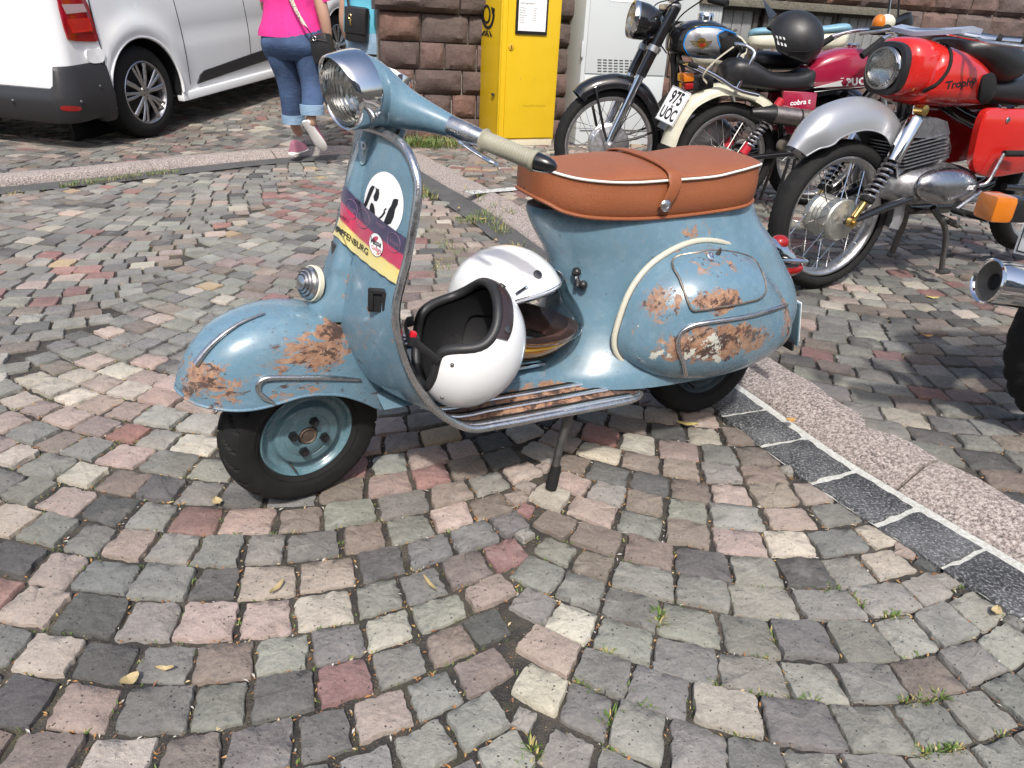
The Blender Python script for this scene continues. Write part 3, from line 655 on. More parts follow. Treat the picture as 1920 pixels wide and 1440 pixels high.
e2 = [Vector((p.x, -p.y, p.z)) for p in edgeL[::-1]]+edgeL
obj('edge_trim', MB().tube(e2, .0088, 10), M_CHROME_OLD, SHI)
HC = [(.83, .975, .026), (.8, .989, .03), (.735, 1.013, .035), (.66, 1.032, .04), (.6, 1.048, .046), (.56, 1.062, .054), (.53, 1.077, .063), (.5, 1.096, .072), (.475, 1.113, .078), (.455, 1.122, .08), (.444, 1.121, .08)]
rings = []
for i in range(41):
    z = .83-.386*i/40; xn, w = interp([(-a, b, c) for a, b, c in HC], -z); dep = .032+.075*max(0, (.56-z)/.11)**1.2; ring = []
    for k in range(17):
        a = -1+2*k/16; rr = 1-abs(a)**(2.6 if z < .55 else 4); ring.append((xn-dep*(1-rr), w*a, z+(.012*(a*a)-.02*(1-rr)*0)))
    rings.append(ring)
HORN = obj('horn_cover', MB().loft(rings, False), M_SH, SCO, sharp=50)
hc = Fs.at(580, 531, .012); ax = Vector((1, .34, .3)).normalized(); hm = MB()
hm.lathe([(.0375, -.012), (.0375, -.002), (.035, .0)], hc, ax, 36); obj('horn_ring', hm, plain('cream_rubber', (.6, .57, .46), .5), HORN)
hm = MB()
prof = [(.034, -.004), (.033, .006), (.0305, .01), (.0295, .006), (.028, .006), (.027, .013), (.0245, .015), (.0235, .010), (.022, .010), (.021, .017), (.0185, .019), (.0175, .014), (.016, .014), (.015, .021), (.011, .023), (.0001, .024)]
hm.lathe(prof, hc, ax, 36); obj('horn_grille', hm, M_CHROME_OLD, HORN, sharp=25)
# emblem on the spine, black clip on the shield
allv = MB(); allv.add([v.co for v in SHI.data.vertices], [tuple(p.vertices) for p in SHI.data.polygons]); allv.add([v.co for v in HORN.data.vertices], [tuple(p.vertices) for p in HORN.data.polygons])
T_FRONT = BVHTree.FromPolygons([Vector(v) for v in allv.v], allv.f)
q = [(677, 262), (692, 258), (688, 300), (676, 306)]; q = cat(q, 4, True)
pl_ = patch(T_FRONT, Fs, q, .0035, 2, 0, .003); EMB = obj('emblem', pl_, plain('blue_grey_enamel', (.25, .36, .42), .35), HORN)
tm = MB(); text_to(tm, 'P', lambda a, b: hit(T_FRONT, Fs, 684+a*.75+b*-.12, 281-b*1.7, .006) or Vector((0, 0, 0)), 22, bold=.02); obj('emblem_letter', tm, M_ALU, EMB, smooth=False)
pc = hit(T_FRONT, Fs, 710, 562, 0); pn = Vector((.45, .88, .12)).normalized(); Mq = rot_to(pn)
clip = MB().box((0, 0, .004), (.04, .047, .008), None, .003).box((-.012, 0, .01), (.008, .036, .008), None, .002).box((.013, 0, .01), (.008, .036, .008), None, .002).box((0, .018, .011), (.03, .008, .006), None, .002)
obj('mount_clip', clip.xf(Matrix.Translation(pc) @ Matrix.Rotation(R(90), 4, 'Z').to_3x3().to_4x4() if False else Matrix.Translation(pc) @ Matrix((Vector((-.88, .45, 0)), Vector((-.06, -.1, .99)), pn)).transposed().to_4x4()), M_BLACK, SHI)
# --- floor rails
M_ALU_B = metal('bright_rail', (.75, .75, .76), .3, .15)
T_FL = T_SHI
for y, x0, x1 in ((.232, .86, .42), (.2, .9, .47), (.166, .92, .52)):
    for sg in (1, -1):
        pth = []
        for k in range(25):
            x = x0+(x1-x0)*k/24; p, n, i, d = T_FL.ray_cast(Vector((x, sg*y, .6)), Vector((0, 0, -1)))
            if p: pth.append(p+Vector((0, 0, .002)))
        r_ = obj('floor_rail', MB().tube([p+Vector((0, sg*.005, .002)) for p in pth], .0052, 8, flat=.8, up=(0, 0, 1)), M_ALU_B, SHI)
        obj('rubber_strip', MB().tube([p+Vector((0, -sg*.005, .001)) for p in pth], .0075, 8, flat=.5, up=(0, 0, 1)), M_RUBBER, r_)
# --- body
BT = [(-.26, .61, -.12, .232), (-.285, .595, -.16, .232), (-.31, .57, -.19, .226), (-.345, .547, -.215, .214), (-.39, .532, -.215, .198), (-.44, .53, -.19, .18), (-.5, .534, -.14, .163), (-.545, .55, -.105, .15), (-.59, .58, -.058, .138), (-.625, .6, -.03, .128), (-.648, .608, -.02, .12), (-.656, .606, -.02, .114)]
rings = []
for i in range(48):
    z = .262+(.656-.262)*i/47; xf, xr, w = interp(BT, -z if False else -z) if False else interp(sorted(BT), -z)
    ring = []; xc = (xf+xr)/2; a_ = (xf-xr)/2
    for k in range(56):
        t = 2*math.pi*k/56; c_, s_ = math.cos(t), math.sin(t); n_ = 2.6
        px_ = math.copysign(abs(c_)**(2/n_), c_); py_ = math.copysign(abs(s_)**(2/n_), s_)
        wf = 1-.30*max(0, px_)**2*min(1, max(0, (z-.3)/.15)); ring.append((xc+a_*px_, w*py_*wf, z))
    rings.append(ring)
BODY = obj('body', MB().loft(rings, True, False, True), M_BODY, SCO, sharp=50); T_BODY = bvh(BODY)
tun = MB(); rings = []
for i in range(20):
    x = .99-.45*i/19; hgt = .014+.04*max(0, (.64-x)/.12)**1.4; ring = []
    for k in range(15):
        a = -1+2*k/14; ring.append((x, .135*a, .268+hgt*(1-a*a)**1.5))
    rings.append(ring)
obj('floor_tunnel', tun.loft(rings, False), M_BODY, SCO)
# --- side cowls
OUT = [(.439, .365, .175), (.43, .425, .168), (.402, .493, .16), (.35, .545, .153), (.27, .578, .147), (.19, .582, .142), (.08, .552, .13), (0, .5, .12), (-.075, .432, .112), (-.12, .362, .115), (-.105, .315, .138), (-.03, .282, .172), (.06, .268, .2), (.16, .262, .212), (.26, .264, .21), (.35, .283, .2), (.415, .322, .185)]
oc = cat(OUT, 5, True); ccx, ccz = .2, .415; rings = []
for q in range(17):
    s = 1-q/16; rings.append([(ccx+(x-ccx)*s, y+(.298-y)*(max(0, 1-s**2.7))**.62, ccz+(z-ccz)*s) for x, z, y in oc])
def cowl(sg):
    mb = MB().loft([[(x, sg*y, z) for x, y, z in r_] for r_ in rings[:-1]], True); k = len(mb.v); n = len(oc); mb.v.append((ccx, sg*.298, ccz))
    b = 15*n; mb.f += [(b+i, b+(i+1) % n, k) for i in range(n)]; mb.m += [0]*n
    return obj('side_cowl', mb, M_COWL, SCO, sharp=60)
COWL = cowl(1); COWR = cowl(-1); T_COWL = bvh(COWL)
M_CREAM = plain('cream_rubber_bead', (.5, .48, .39), .45)
for sg, c_ in ((1, COWL), (-1, COWR)):
    top = [Vector((x, sg*y, z)) for x, z, y in oc]; n = len(top); seg = top[-8:]+top[:int(n*.5)]
    obj('cowl_bead', MB().tube([p+Vector(((p.x-ccx)*.02, -sg*.004, (p.z-ccz)*.02)) for p in seg],   .0075, 10), M_CREAM, c_)
edge = [Vector((x, y, z)) for x, z, y in oc]; obj('cowl_edge', MB().tube(edge, .003, 8, closed=True), M_STEEL_DARK, COWL)
door = cat([(1262, 490), (1275, 482), (1305, 477), (1340, 472), (1385, 478), (1412, 490), (1426, 515), (1433, 540), (1428, 555), (1410, 564), (1360, 574), (1310, 582), (1296, 580), (1287, 560), (1274, 525), (1263, 505)], 4, True)
DOOR = obj('cowl_door', patch(T_COWL, Fs, door, .0045, 8, .003, .0045), M_COWL, COWL, sharp=40)
dp = strip_on(T_COWL, Fs, door, .0052); obj('door_edge', MB().tube(dp, .0024, 6, closed=True), metal('rusty_edge', (.36, .3, .25), .4, .7), DOOR)
kp = hit(T_COWL, Fs, 1329, 484, .006); kn = Vector((0, .75, .65)).normalized()
obj('door_lock', MB().lathe([(.009, 0), (.009, .004), (.006, .005), (.005, .003), (.0001, .003)], kp, kn, 16), M_CHROME, DOOR)
kq = hit(T_COWL, Fs, 1342, 478, .004); obj('door_key', MB().ell(kq+kn*.009, (.0075, .002, .011), 12, 8), M_STEEL_DARK, DOOR)
for name, pts, r_ in (('cowl_trim', [(1285, 701), (1281, 680), (1272, 655), (1271, 637), (1280, 620), (1300, 609), (1330, 603), (1370, 597), (1410, 590), (1445, 581), (1470, 573), (1481, 568)], .0055),):
    pth = strip_on(T_COWL, Fs, cat(pts, 5), .003); obj(name, MB().tube(pth, r_, 10, flat=.9), M_CHROME_OLD, COWL)
# --- seat
def leather():
    t = NT('tan_leather'); n = t.noise(11, 4, .5); c = t.mix(n, (.265, .082, .031), (.335, .112, .045)); v = t.voro(420, 'F1'); v2 = t.noise(500, 3, .6)
    c = t.mix(t.ramp(v, [(.25, 0.0), (.6, .4)]), c, (.15, .045, .02)); t.set(Base_Color=c, Roughness=t.ramp(n, [(.3, .42), (.7, .55)])); t.b.inputs['Specular IOR Level'].default_value = .45
    t.bump(t.math('SUBTRACT', t.math('MULTIPLY', v2, .4), v), .32, .0016); return t.m
M_LEA = leather(); M_PIPE = plain('white_piping', (.72, .69, .62), .4)
SX0, SX1 = .012, .622
TOPT = [(.0, .748), (.03, .76), (.1, .763), (.18, .755), (.24, .749), (.32, .754), (.38, .757), (.44, .753), (.5, .746), (.56, .742), (.62, .748), (.68, .76)]
PIPT = [(.0, .745), (.06, .752), (.13, .745), (.2, .735), (.32, .731), (.44, .729), (.55, .737), (.62, .752), (.68, .768)]
BOTT = [(.0, .665), (.1, .656), (.33, .646), (.5, .652), (.57, .664), (.6, .678), (.63, .69)]
def seat_sec(x):
    u = (x-(SX0+SX1)/2)/((SX1-SX0)/2); hw0 = .132-.024*max(0, u)**2; hw = hw0*(max(0, 1-abs(u)**5.5))**.33
    zt, zp, zb = interp(TOPT, x)[0], interp(PIPT, x)[0], interp(BOTT, x)[0]; e = (1-abs(u)**9)
    return hw, zt, zp, zb
rings = []; pipe = []; welt = []; NS = 64
for i in range(NS+1):
    x = SX0+(SX1-SX0)*(.5-.5*math.cos(math.pi*i/NS)); hw, zt, zp, zb = seat_sec(x); hw = max(hw, .004); ring = []
    zt = zp+(zt-zp)*min(1, (hw/.1))**.8
    for y_, z_ in ((.0, zb+.012), (.6, zb+.01), (.93, zb)): ring.append((x, y_*hw, z_))
    for k in range(1, 7): f = k/6; ring.append((x, hw*(.965+.045*math.sin(math.pi*min(1, f*1.15))), zb+(zp-zb)*f))
    for k in range(1, 12): a = math.pi/2*k/11; ring.append((x, hw*.985*math.cos(a)**.85 if k < 11 else 0, zp+(zt-zp)*math.sin(a)**.8))
    full = ring+[(x, -y, z) for x, y, z in ring[-2:0:-1]]; rings.append(full); pipe.append(Vector((x, hw*.995, zp))); welt.append(Vector((x, hw*.97, zb)))
SEAT = obj('seat', MB().loft(rings, True, True, True), M_LEA, SCO, sharp=60)
ring2 = pipe+[Vector((p.x, -p.y, p.z)) for p in pipe[::-1]]; obj('piping', MB().tube(ring2, .0028, 8, closed=True), M_PIPE, SEAT)
ring2 = welt+[Vector((p.x, -p.y, p.z)) for p in welt[::-1]]; obj('bottom_welt', MB().tube(ring2, .0042, 8, closed=True), M_LEA, SEAT)
T_SEAT = bvh(SEAT); xs = .318; hw, zt, zp, zb = seat_sec(xs); prof = [Vector((xs+.02, hw*1.02+.004, zb+.028)), Vector((xs+.008, hw*1.03+.005, zb+.05)), Vector((xs, hw+.008, zp-.01))]
for k in range(1, 22): a = math.pi*k/22; prof.append(Vector((xs, hw*math.copysign(abs(math.cos(a))**.85, math.cos(a))*1.0, zp+(zt-zp)*math.sin(a)**.8+.0055)))
prof += [Vector((p.x, -p.y, p.z)) for p in prof[2::-1]]
STR = obj('seat_strap', MB().tube(prof, .0155, 12, flat=.3, up=None) if False else MB().loft([[p+Vector((dx, 0, 0))+((Vector((0, p.y/hw*.9, .5)).normalized())*h) for dx, h in ((-.016, -.002), (-.0165, .0025), (-.011, .005), (-.006, .0035), (0, .0055), (.006, .0035), (.011, .005), (.0165, .0025), (.016, -.002))] for p in prof], True, True, True), M_LEA, SEAT, sharp=60)
bp = prof[0]+Vector((0, .006, .004)); obj('strap_button', MB().lathe([(.0135, -.004), (.0135, 0), (.011, .0025), (.006, .0035), (.005, .002), (.0001, .0025)], bp, (0, 1, .1), 20), M_CHROME_OLD, STR)
# --- tail lamp, number plate, stand, taps
tl = MB().loft([[(x, w*math.cos(a), zc+h*math.sin(a)) for a in [2*math.pi*k/20 for k in range(20)]] for x, w, zc, h in ((-.1, .036, .475, .06), (-.15, .036, .475, .055), (-.19, .035, .468, .046), (-.225, .034, .458, .034), (-.25, .03, .45, .02))], True, True, True)
TL = obj('tail_lamp', tl, M_CHROME, SCO)
obj('stop_lens', MB().ell((-.185, 0, .513), (.026, .025, .019), 20, 12), M_RED_LENS, TL); obj('tail_lens', MB().loft([[(x, w*math.cos(a), zc+h*math.sin(a)) for a in [2*math.pi*k/20 for k in range(20)]] for x, w, zc, h in ((-.2, .033, .435, .024), (-.25, .032, .432, .022), (-.272, .026, .434, .016))], True, True, True), M_RED_LENS, TL)
obj('lamp_visor', MB().loft([[(x, w*math.cos(a), zc+h*math.sin(a)) for a in [2*math.pi*k/20 for k in range(20)]] for x, w, zc, h in ((-.17, .038, .47, .014), (-.24, .037, .464, .011), (-.288, .026, .455, .005))], True, True, True), M_CHROME, TL)
Mp = Matrix.Translation((-.262, 0, .29)) @ Matrix.Rotation(R(14), 4, 'Y')
obj('number_plate', MB().box((0, 0, 0), (.004, .15, .13), None, .0015).xf(Mp), M_WHITE, SCO); obj('plate_backing', MB().box((.006, 0, -.006), (.006, .155, .14), None, .002).xf(Mp), plain('blue_grey_paint', (.12, .2, .25), .4), SCO)
obj('mud_flap', MB().box((.012, 0, -.082), (.008, .13, .03), None, .002).xf(Mp), M_RUBBER, SCO)
a, b = S(1066, 780, .19), S(1034, 912, .215); b = Vector((b.x, b.y, max(b.z, .016))); ST = obj('side_stand', MB().tube([a+(a-b)*.15, a, a.lerp(b, .5)+Vector((.004, 0, 0)), b], [.012, .0115, .01, .0095], 12), M_STEEL_DARK, SCO)
obj('rubber_foot', MB().tube([b+(a-b)*.3, b+(a-b)*.05, b-(a-b)*.03], [.0125, .0145, .014], 14), M_RUBBER, ST)
p = hit(T_BODY, Fs, 1086, 522, .0) or S(1086, 522, .08); tp = obj('tap_plate', MB().box((0, 0, 0), (.012, .03, .045), rot_to((.7, .7, .1)), .004).xf(Matrix.Translation(p)), M_CHROME, SCO)
for a_ in ((1083, 506), (1094, 531)):
    q = (hit(T_BODY, Fs, *a_, .012) or S(*a_, .1)); obj('tap_knob', MB().ell(q, (.011, .012, .011), 14, 10), M_BLACK, tp); obj('tap_stem', MB().cyl(q, p, .004, 8), M_CHROME, tp)
# --- headset
HP = [(Fh.at(662, 172, 0), .0665, (1, 0, -.12)), (Fh.at(690, 172, .004), .0655, (1, .0, -.1)), (Fh.at(712, 176, .018), .0585, (1, -.25, -.05)), (Fh.at(732, 185, .038), .049, (1, -.7, 0)), (Fh.at(760, 203, .066), .0385, (.7, -1, 0)), (Fh.at(800, 219, .102), .0275, (.42, -1, .03)), (Fh.at(846, 237, .142), .0195, (.38, -1, .1))]
hp = cat([(*p, r_, *Vector(n).normalized()) for p, r_, n in HP], 6)
rings = []
for x, y, z, r_, nx, ny, nz in hp:
    n_ = Vector((nx, ny, nz)).normalized(); u = Vector((0, 0, 1)); u = (u-n_*u.dot(n_)).normalized(); w = n_.cross(u)
    rings.append([Vector((x, y, z))+(u*math.cos(a)+w*math.sin(a))*r_ for a in [2*math.pi*k/36 for k in range(36)]])
hb = MB().loft(rings, True, False, True).mirror(); HEAD = obj('headset', hb.xf(Mh), M_HEAD, SCO, sharp=60)
for sg in (1, -1):
    mir = Mh @ Matrix.Scale(-1, 4, (0, 1, 0)) if sg < 0 else Mh
    A, B, C_, D, E_ = Fh.at(845, 236, .142), Fh.at(905, 262, .208), Fh.at(1006, 303, .322), Fh.at(1012, 305, .328), Fh.at(1037, 313, .352)
    g = obj('lever_perch', MB().tube([A+(A-B)*.05, A, A.lerp(B, .5), B], [.0185, .019, .0185, .0165], 18).xf(mir), M_CHROME_OLD, HEAD)
    n = 46; pth = [B.lerp(C_, k/n) for k in range(n+1)]; rr = [.0165+(.0008 if k % 2 else 0) for k in range(n+1)]; rr[0] = .017; rr[1] = rr[2] = .0215; rr[3] = .018; rr[-1] = .0175; rr[-2] = rr[-3] = rr[-4] = .0195
    gr = obj('grip', MB().tube(pth, rr, 22).xf(mir), plain('cream_grip_rubber', (.3, .285, .215), .62, var=.2, nscale=22), HEAD, sharp=25)
    obj('grip_cap', MB().tube([C_, D, D.lerp(E_, .6), E_, E_.lerp(D, -.25)], [.0165, .0165, .0145, .0105, .004], 18).xf(mir), M_BLACKMETAL, gr)
    L = cat([Fh.at(862, 262, .165), Fh.at(880, 272, .185), Fh.at(905, 286, .22), Fh.at(925, 298, .252), Fh.at(938, 307, .272)], 5)
    LV = [Vector(p) for p in L]; 
    for q in range(len(LV)): LV[q] = LV[q]+Vector((.012*math.sin(q/len(LV)*2.6), 0, 0))
    obj('lever', MB().tube(LV, [.0075, .0085, .0085, .008]+[.0072]*(len(LV)-7)+[.0055, .0045, .0058], 12, flat=.62, up=(0, 0, 1)).xf(mir), M_CHROME, g)
ax = Vector((1, 0, -.14)).normalized(); c0 = Vector((.128, 0, .9045)); rim = MB(); vs = []
prof = [(.0672, -.012), (.069, -.004), (.0688, .012), (.0672, .028), (.0655, .037), (.0635, .0395), (.0612, .038), (.0602, .033)]
K = 64; u = Vector((0, 0, 1)); u = (u-ax*u.dot(ax)).normalized(); w = ax.cross(u)
rgs = []
for r_, h in prof:
    ring = []
    for k in range(K):
        a = 2*math.pi*k/K; peak = max(0, math.cos(a))**1.5; hh = h+(.011*peak if h > .02 else .004*peak*(h > 0)); ring.append(c0+ax*hh+(u*math.cos(a)+w*math.sin(a))*r_)
    rgs.append(ring)
HL = obj('headlight', rim.loft(rgs, True).xf(Mh), M_CHROME, HEAD, sharp=60)
obj('reflector', MB().lathe([(.06, .034), (.055, .018), (.045, .002), (.03, -.012), (.012, -.02), (.0001, -.02)], c0, ax, 48).xf(Mh), metal('reflector_silver', (.75, .75, .72), .16), HL)
obj('bulb', MB().ell(c0+ax*.0, (.009, .009, .009), 14, 10).xf(Mh), plain('bulb_glass', (.7, .7, .66), .1), HL)
gl = mat_glass('headlamp_glass', (.95, .97, .96), .03); wv = gl.new('ShaderNodeTexWave', Scale=42.0, Distortion=1.5); wv.bands_direction = 'Y'; gl.l.new(gl.mapv(rot=(0, 0, R(DE))), wv.inputs['Vector']); gl.bump(wv.outputs['Fac'], .8, .004)
obj('lens', MB().lathe([(.0605, .034), (.056, .039), (.045, .045), (.028, .0495), (.012, .0515), (.0001, .052)], c0, ax, 48).xf(Mh), gl.m, HL)
sp = Vector((.03, -.012, .922)); sa = Vector((-.42, 0, .9)); sm_ = MB().lathe([(.04, -.03), (.038, -.004), (.036, .004), (.033, .004), (.032, .001)], sp, sa, 36)
SPD = obj('speedometer', sm_.xf(Mh), M_CHROME, HEAD); obj('dial', MB().lathe([(.032, .001), (.02, .002), (.0001, .002)], sp, sa, 30).xf(Mh), M_BLACK, SPD)
NK = obj('steering_neck', MB().tube([Mh @ Vector((.045, 0, .88)), Mh @ Vector((.06, 0, .835)), Vector((.955, 0, .78)), Vector((.985, 0, .69))], [.05, .042, .04, .036], 20), M_SH, SCO)
obj('steering_lock', MB().lathe([(.014, -.01), (.014, .004), (.011, .006), (.01, .002), (.0001, .002)], S(738, 240, .042), (.5, .85, .1), 18), M_BLACK, NK)
# --- white sticker with dark figures
cx_, cy_ = 720.5, 384; ell = [(cx_+37*math.cos(a)-3*math.sin(a)*0, cy_+62*math.sin(a)) for a in [2*math.pi*k/40 for k in range(40)]]
STK = obj('round_sticker', patch(T_FRONT, Fs, ell, .0012, 6), M_PAPER, SHI)
def z5(*p): return [(540+x/3.692, 60+y/3.692) for x, y in p]
figs = [z5((588, 1063), (607, 1070), (590, 1110), (572, 1150), (555, 1195), (543, 1218), (526, 1206), (545, 1160), (562, 1110), (572, 1085)), z5((611, 1073), (622, 1085), (635, 1088), (638, 1120), (632, 1150), (620, 1172), (602, 1168), (597, 1140), (608, 1115), (615, 1098)), z5((583, 1180), (598, 1192), (606, 1225), (608, 1268), (592, 1262), (570, 1240), (572, 1205)), z5((735, 1158), (752, 1155), (770, 1160), (766, 1192), (748, 1225), (738, 1280), (718, 1325), (690, 1335), (668, 1318), (686, 1270), (705, 1222), (718, 1206)), z5((683, 1218), (690, 1226), (676, 1236), (680, 1252), (655, 1284), (632, 1298), (628, 1290), (650, 1272), (666, 1250), (668, 1232))]
mb = MB(); decal_poly(mb, T_FRONT, Fs, figs, .002); obj('sticker_figures', mb, M_INK, STK, smooth=False)
# ================================================================== SCARF tied round the shield
def scarf_px(u, v):
    tl, tr, bl, br = (647, 347), (775, 452), (627, 437), (748, 534); a = (tl[0]+(tr[0]-tl[0])*u, tl[1]+(tr[1]-tl[1])*u+7*math.sin(math.pi*u)); b = (bl[0]+(br[0]-bl[0])*u, bl[1]+(br[1]-bl[1])*u+5*math.sin(math.pi*u)); return a[0]+(b[0]-a[0])*v, a[1]+(b[1]-a[1])*v
NUx, NV = 48, 22; G_ = []
for i in range(NUx+1):
    row = []
    for j in range(NV+1):
        h = hit(T_FRONT, Fs, *scarf_px(i/NUx, j/NV), .0); row.append(h)
    G_.append(row)
for j in range(NV+1):                                            # beyond the rim: carry on straight
    for i in range(1, NUx+1):
        if G_[i][j] is None and G_[i-1][j] is not None and i > 1: G_[i][j] = G_[i-1][j]+(G_[i-1][j]-G_[i-2][j])*.9
    for i in range(NUx-1, -1, -1):
        if G_[i][j] is None and G_[i+1][j] is not None: G_[i][j] = G_[i+1][j]+Vector((-.004, -.01, 0))
Gs = np.array([[list(p) for p in r_] for r_ in G_])
for _ in range(8):                                               # cloth pulled taut: smoothed, then lifted clear of the metal
    Gn = Gs.copy(); Gn[1:-1] = (Gs[:-2]+2*Gs[1:-1]+Gs[2:])/4; Gs = Gn.copy(); Gs[:, 1:-1] = (Gn[:, :-2]+2*Gn[:, 1:-1]+Gn[:, 2:])/4
eye = Fs.eye(); vs = []; uv = []
for i in range(NUx+1):
    for j in range(NV+1):
        p = Vector(Gs[i][j]); d = (eye-p).normalized(); n_ = (d*.6+Vector((.6, .5, 0))).normalized(); p = p+n_*(.0075+.0016*math.sin(i*.9+j*.35)*(1 if j > 14 else .4)); vs.append(tuple(p)); uv.append((i/NUx, j/NV))
T_SC = None
def scarf_mat():
    t = NT('printed_scarf'); u = t.new('ShaderNodeUVMap'); sx = t.new('ShaderNodeSeparateXYZ'); t.l.new(u.outputs[0], sx.inputs[0])
    n = t.noise(9, 3); v = t.math('ADD', sx.outputs[1], t.math('MULTIPLY', sx.outputs[0], -.05))
    c = t.ramp(v, [(.0, (.03, .025, .07)), (.3, (.035, .028, .075)), (.335, (.42, .02, .075)), (.62, (.4, .03, .075)), (.66, (.6, .5, .17)), (.85, (.62, .53, .2)), (1.0, (.58, .5, .22))])
    w = t.noise(480, 2); t.set(Base_Color=t.mix(t.ramp(w, [(.4, 0.0), (.8, .35)]), c, (.5, .4, .4), 'SOFT_LIGHT'), Roughness=.72); t.b.inputs['Sheen Weight'].default_value = .2; t.bump(w, .2, .001); return t.m
mb = MB(); fs = [(i*(NV+1)+j, i*(NV+1)+j+1, (i+1)*(NV+1)+j+1, (i+1)*(NV+1)+j) for i in range(NUx) for j in range(NV)]; mb.add(vs, fs); mb.uv = uv
SCF = obj('scarf', mb, scarf_mat(), fix=False); SCF.matrix_world = Fs.M; tag(SCF, 'purple, red and yellow printed scarf tied across the scooter leg shield', 'scarf')
T_SC = bvh(SCF)
def on_scarf(c, ux, vy, off=.001):                               # c centre in the photo, ux / vy photo steps per text unit
    return lambda a, b: hit(T_SC, Fs, c[0]+ux[0]*a+vy[0]*b, c[1]+ux[1]*a+vy[1]*b, off) or Vector(Fs.at(c[0], c[1], .15))
tm = MB(); text_to(tm, 'HAFFENBURG', on_scarf((658, 449), (.86, .66), (.22, -1.28)), 12.4, bold=.02); text_to(tm, 'CLASSICO', on_scarf((645, 409), (.62, .48), (.2, -1.15)), 6.5); obj('scarf_lettering', tm, M_INK, SCF, smooth=False)
M_FAINT = plain('faint_print', (.2, .12, .19), .7)
def roundel(c, rx, ry, disc=False):
    k = 30; ring = []
    if disc:
        m_ = MB(); decal_poly(m_, T_SC, Fs, [[(c[0]+rx*math.cos(a)-.25*ry*math.sin(a)*0, c[1]+ry*math.sin(a)+.3*rx*math.cos(a)) for a in [2*math.pi*i/k for i in range(k)]]], .0008); o = obj('roundel', m_, M_PAPER, SCF, smooth=False)
        t1 = MB(); text_to(t1, 'Vespa', on_scarf((c[0]-1, c[1]-5), (.8, .45), (.1, -1.5), .0018), 11, shear=.35, bold=.02); obj('roundel_script', t1, M_INK, o, smooth=False)
        t2 = MB(); text_to(t2, 'CLASSICS', on_scarf((c[0]+1, c[1]+9), (.75, .5), (.1, -1.5), .0018), 6, bold=.02); obj('roundel_word', t2, plain('red_print', (.5, .03, .05), .6), o, smooth=False)
    m_ = MB(); pts = [hit(T_SC, Fs, c[0]+rx*math.cos(a), c[1]+ry*math.sin(a)+.3*rx*math.cos(a), .0008) for a in [2*math.pi*i/k for i in range(k)]]
    if all(p is not None for p in pts): m_.tube(pts, .0006, 4, closed=True)
    if not disc: text_to(m_, 'Vespa', on_scarf(c, (.8, .45), (.1, -1.5), .001), 9, shear=.35)
    if m_.v: obj('roundel_ring', m_, M_FAINT if not disc else M_INK, SCF, smooth=False)
roundel((706, 459), 13, 22, True)
for c in ((659, 392), (681, 410), (739, 455), (672, 372), (713, 421)): roundel(c, 12, 18)
# ================================================================== HELMETS on the scooter's floor
def basis_M(c, X, Z, F=None):                        # X face, Z crown (own axes given in scooter coordinates)
    Z = Vector(Z).normalized(); X = Vector(X); X = (X-Z*X.dot(Z)).normalized(); Y = Z.cross(X)
    m = Matrix((X, Y, Z)).transposed().to_4x4(); m.translation = Vector(c); return (F or Fs).M @ m
def tab(T, a): return float(interp(T, abs(a))[0])
def shell(rad, tmax, s0=0.0, s1=1.0, n=144, m=26, k=1.0, t0=None):   # ellipsoid cut along tmax(azimuth)
    rings = []
    for i in range(m+1):
        ring = []
        for j in range(n):
            ph = -180+360*j/n; T1 = tab(tmax, ph); T0 = tab(t0, ph) if t0 else 0.05; th = R(T0+(T1-T0)*(s0+(s1-s0)*i/m)); p = R(ph)
            low = max(0, th-R(95)); w = 1-.10*low
            ring.append((rad[0]*k*math.sin(th)*math.cos(p)*w, rad[1]*k*math.sin(th)*math.sin(p)*w, rad[2]*k*math.cos(th)))
        rings.append(ring)
    return rings
# --- open-face helmet lying on its back
TA = [(0, 84), (32, 84), (50, 86), (62, 92), (69, 101), (76, 121), (82, 129), (92, 131), (120, 127), (150, 124), (180, 122)]
RA = (.14, .124, .126); MA = basis_M((.832, .192, .43), (-.12, .1, .98), (-1, .08, -.3))
FA = Frame.of(MA)
HA_ = thing('open_face_helmet', 'white open-face helmet lying on its back with its black lining showing', 'helmet', MA)
SA = obj('shell', MB().loft(shell(RA, TA), True), M_WHITE, HA_, sharp=70)
inn = shell(RA, TA, k=.9); out = shell(RA, TA)[-1]
obj('lining', MB().loft(inn, True), M_FOAM, HA_, sharp=70)
obj('padding', MB().loft([[(x*.985, y*.985, z) for x, y, z in r_] for r_ in shell(RA, TA, .55, .97, k=.86)], True), plain('black_leatherette', (.016, .016, .017), .4, var=.2, nscale=30), HA_, sharp=70)
mid = [((Vector(a)+Vector(b))/2) for a, b in zip(out, inn[-1])]
obj('edge_roll', MB().tube(mid, .0105, 12, closed=True), plain('black_rubber_roll', (.02, .02, .021), .5, bump=.1), HA_)
band = []
for i in range(25):
    ph = -58+116*i/24; th = TA[0][1]-9.5; row = []
    for q, dz in ((-6.5, .0), (-6.2, .004), (-3, .0055), (3, .0055), (6.2, .004), (6.5, .0)):
        t = R(tab(TA, ph)-8.5+q); p = R(ph); k_ = 1.002; e = Vector((RA[0]*math.sin(t)*math.cos(p), RA[1]*math.sin(t)*math.sin(p), RA[2]*math.cos(t))); row.append(e+e.normalized()*dz)
    band.append(row)
BND = obj('snap_band', MB().loft(band, False), plain('dark_brown_leather', (.035, .022, .022), .28, coat=.3, var=.2), HA_)
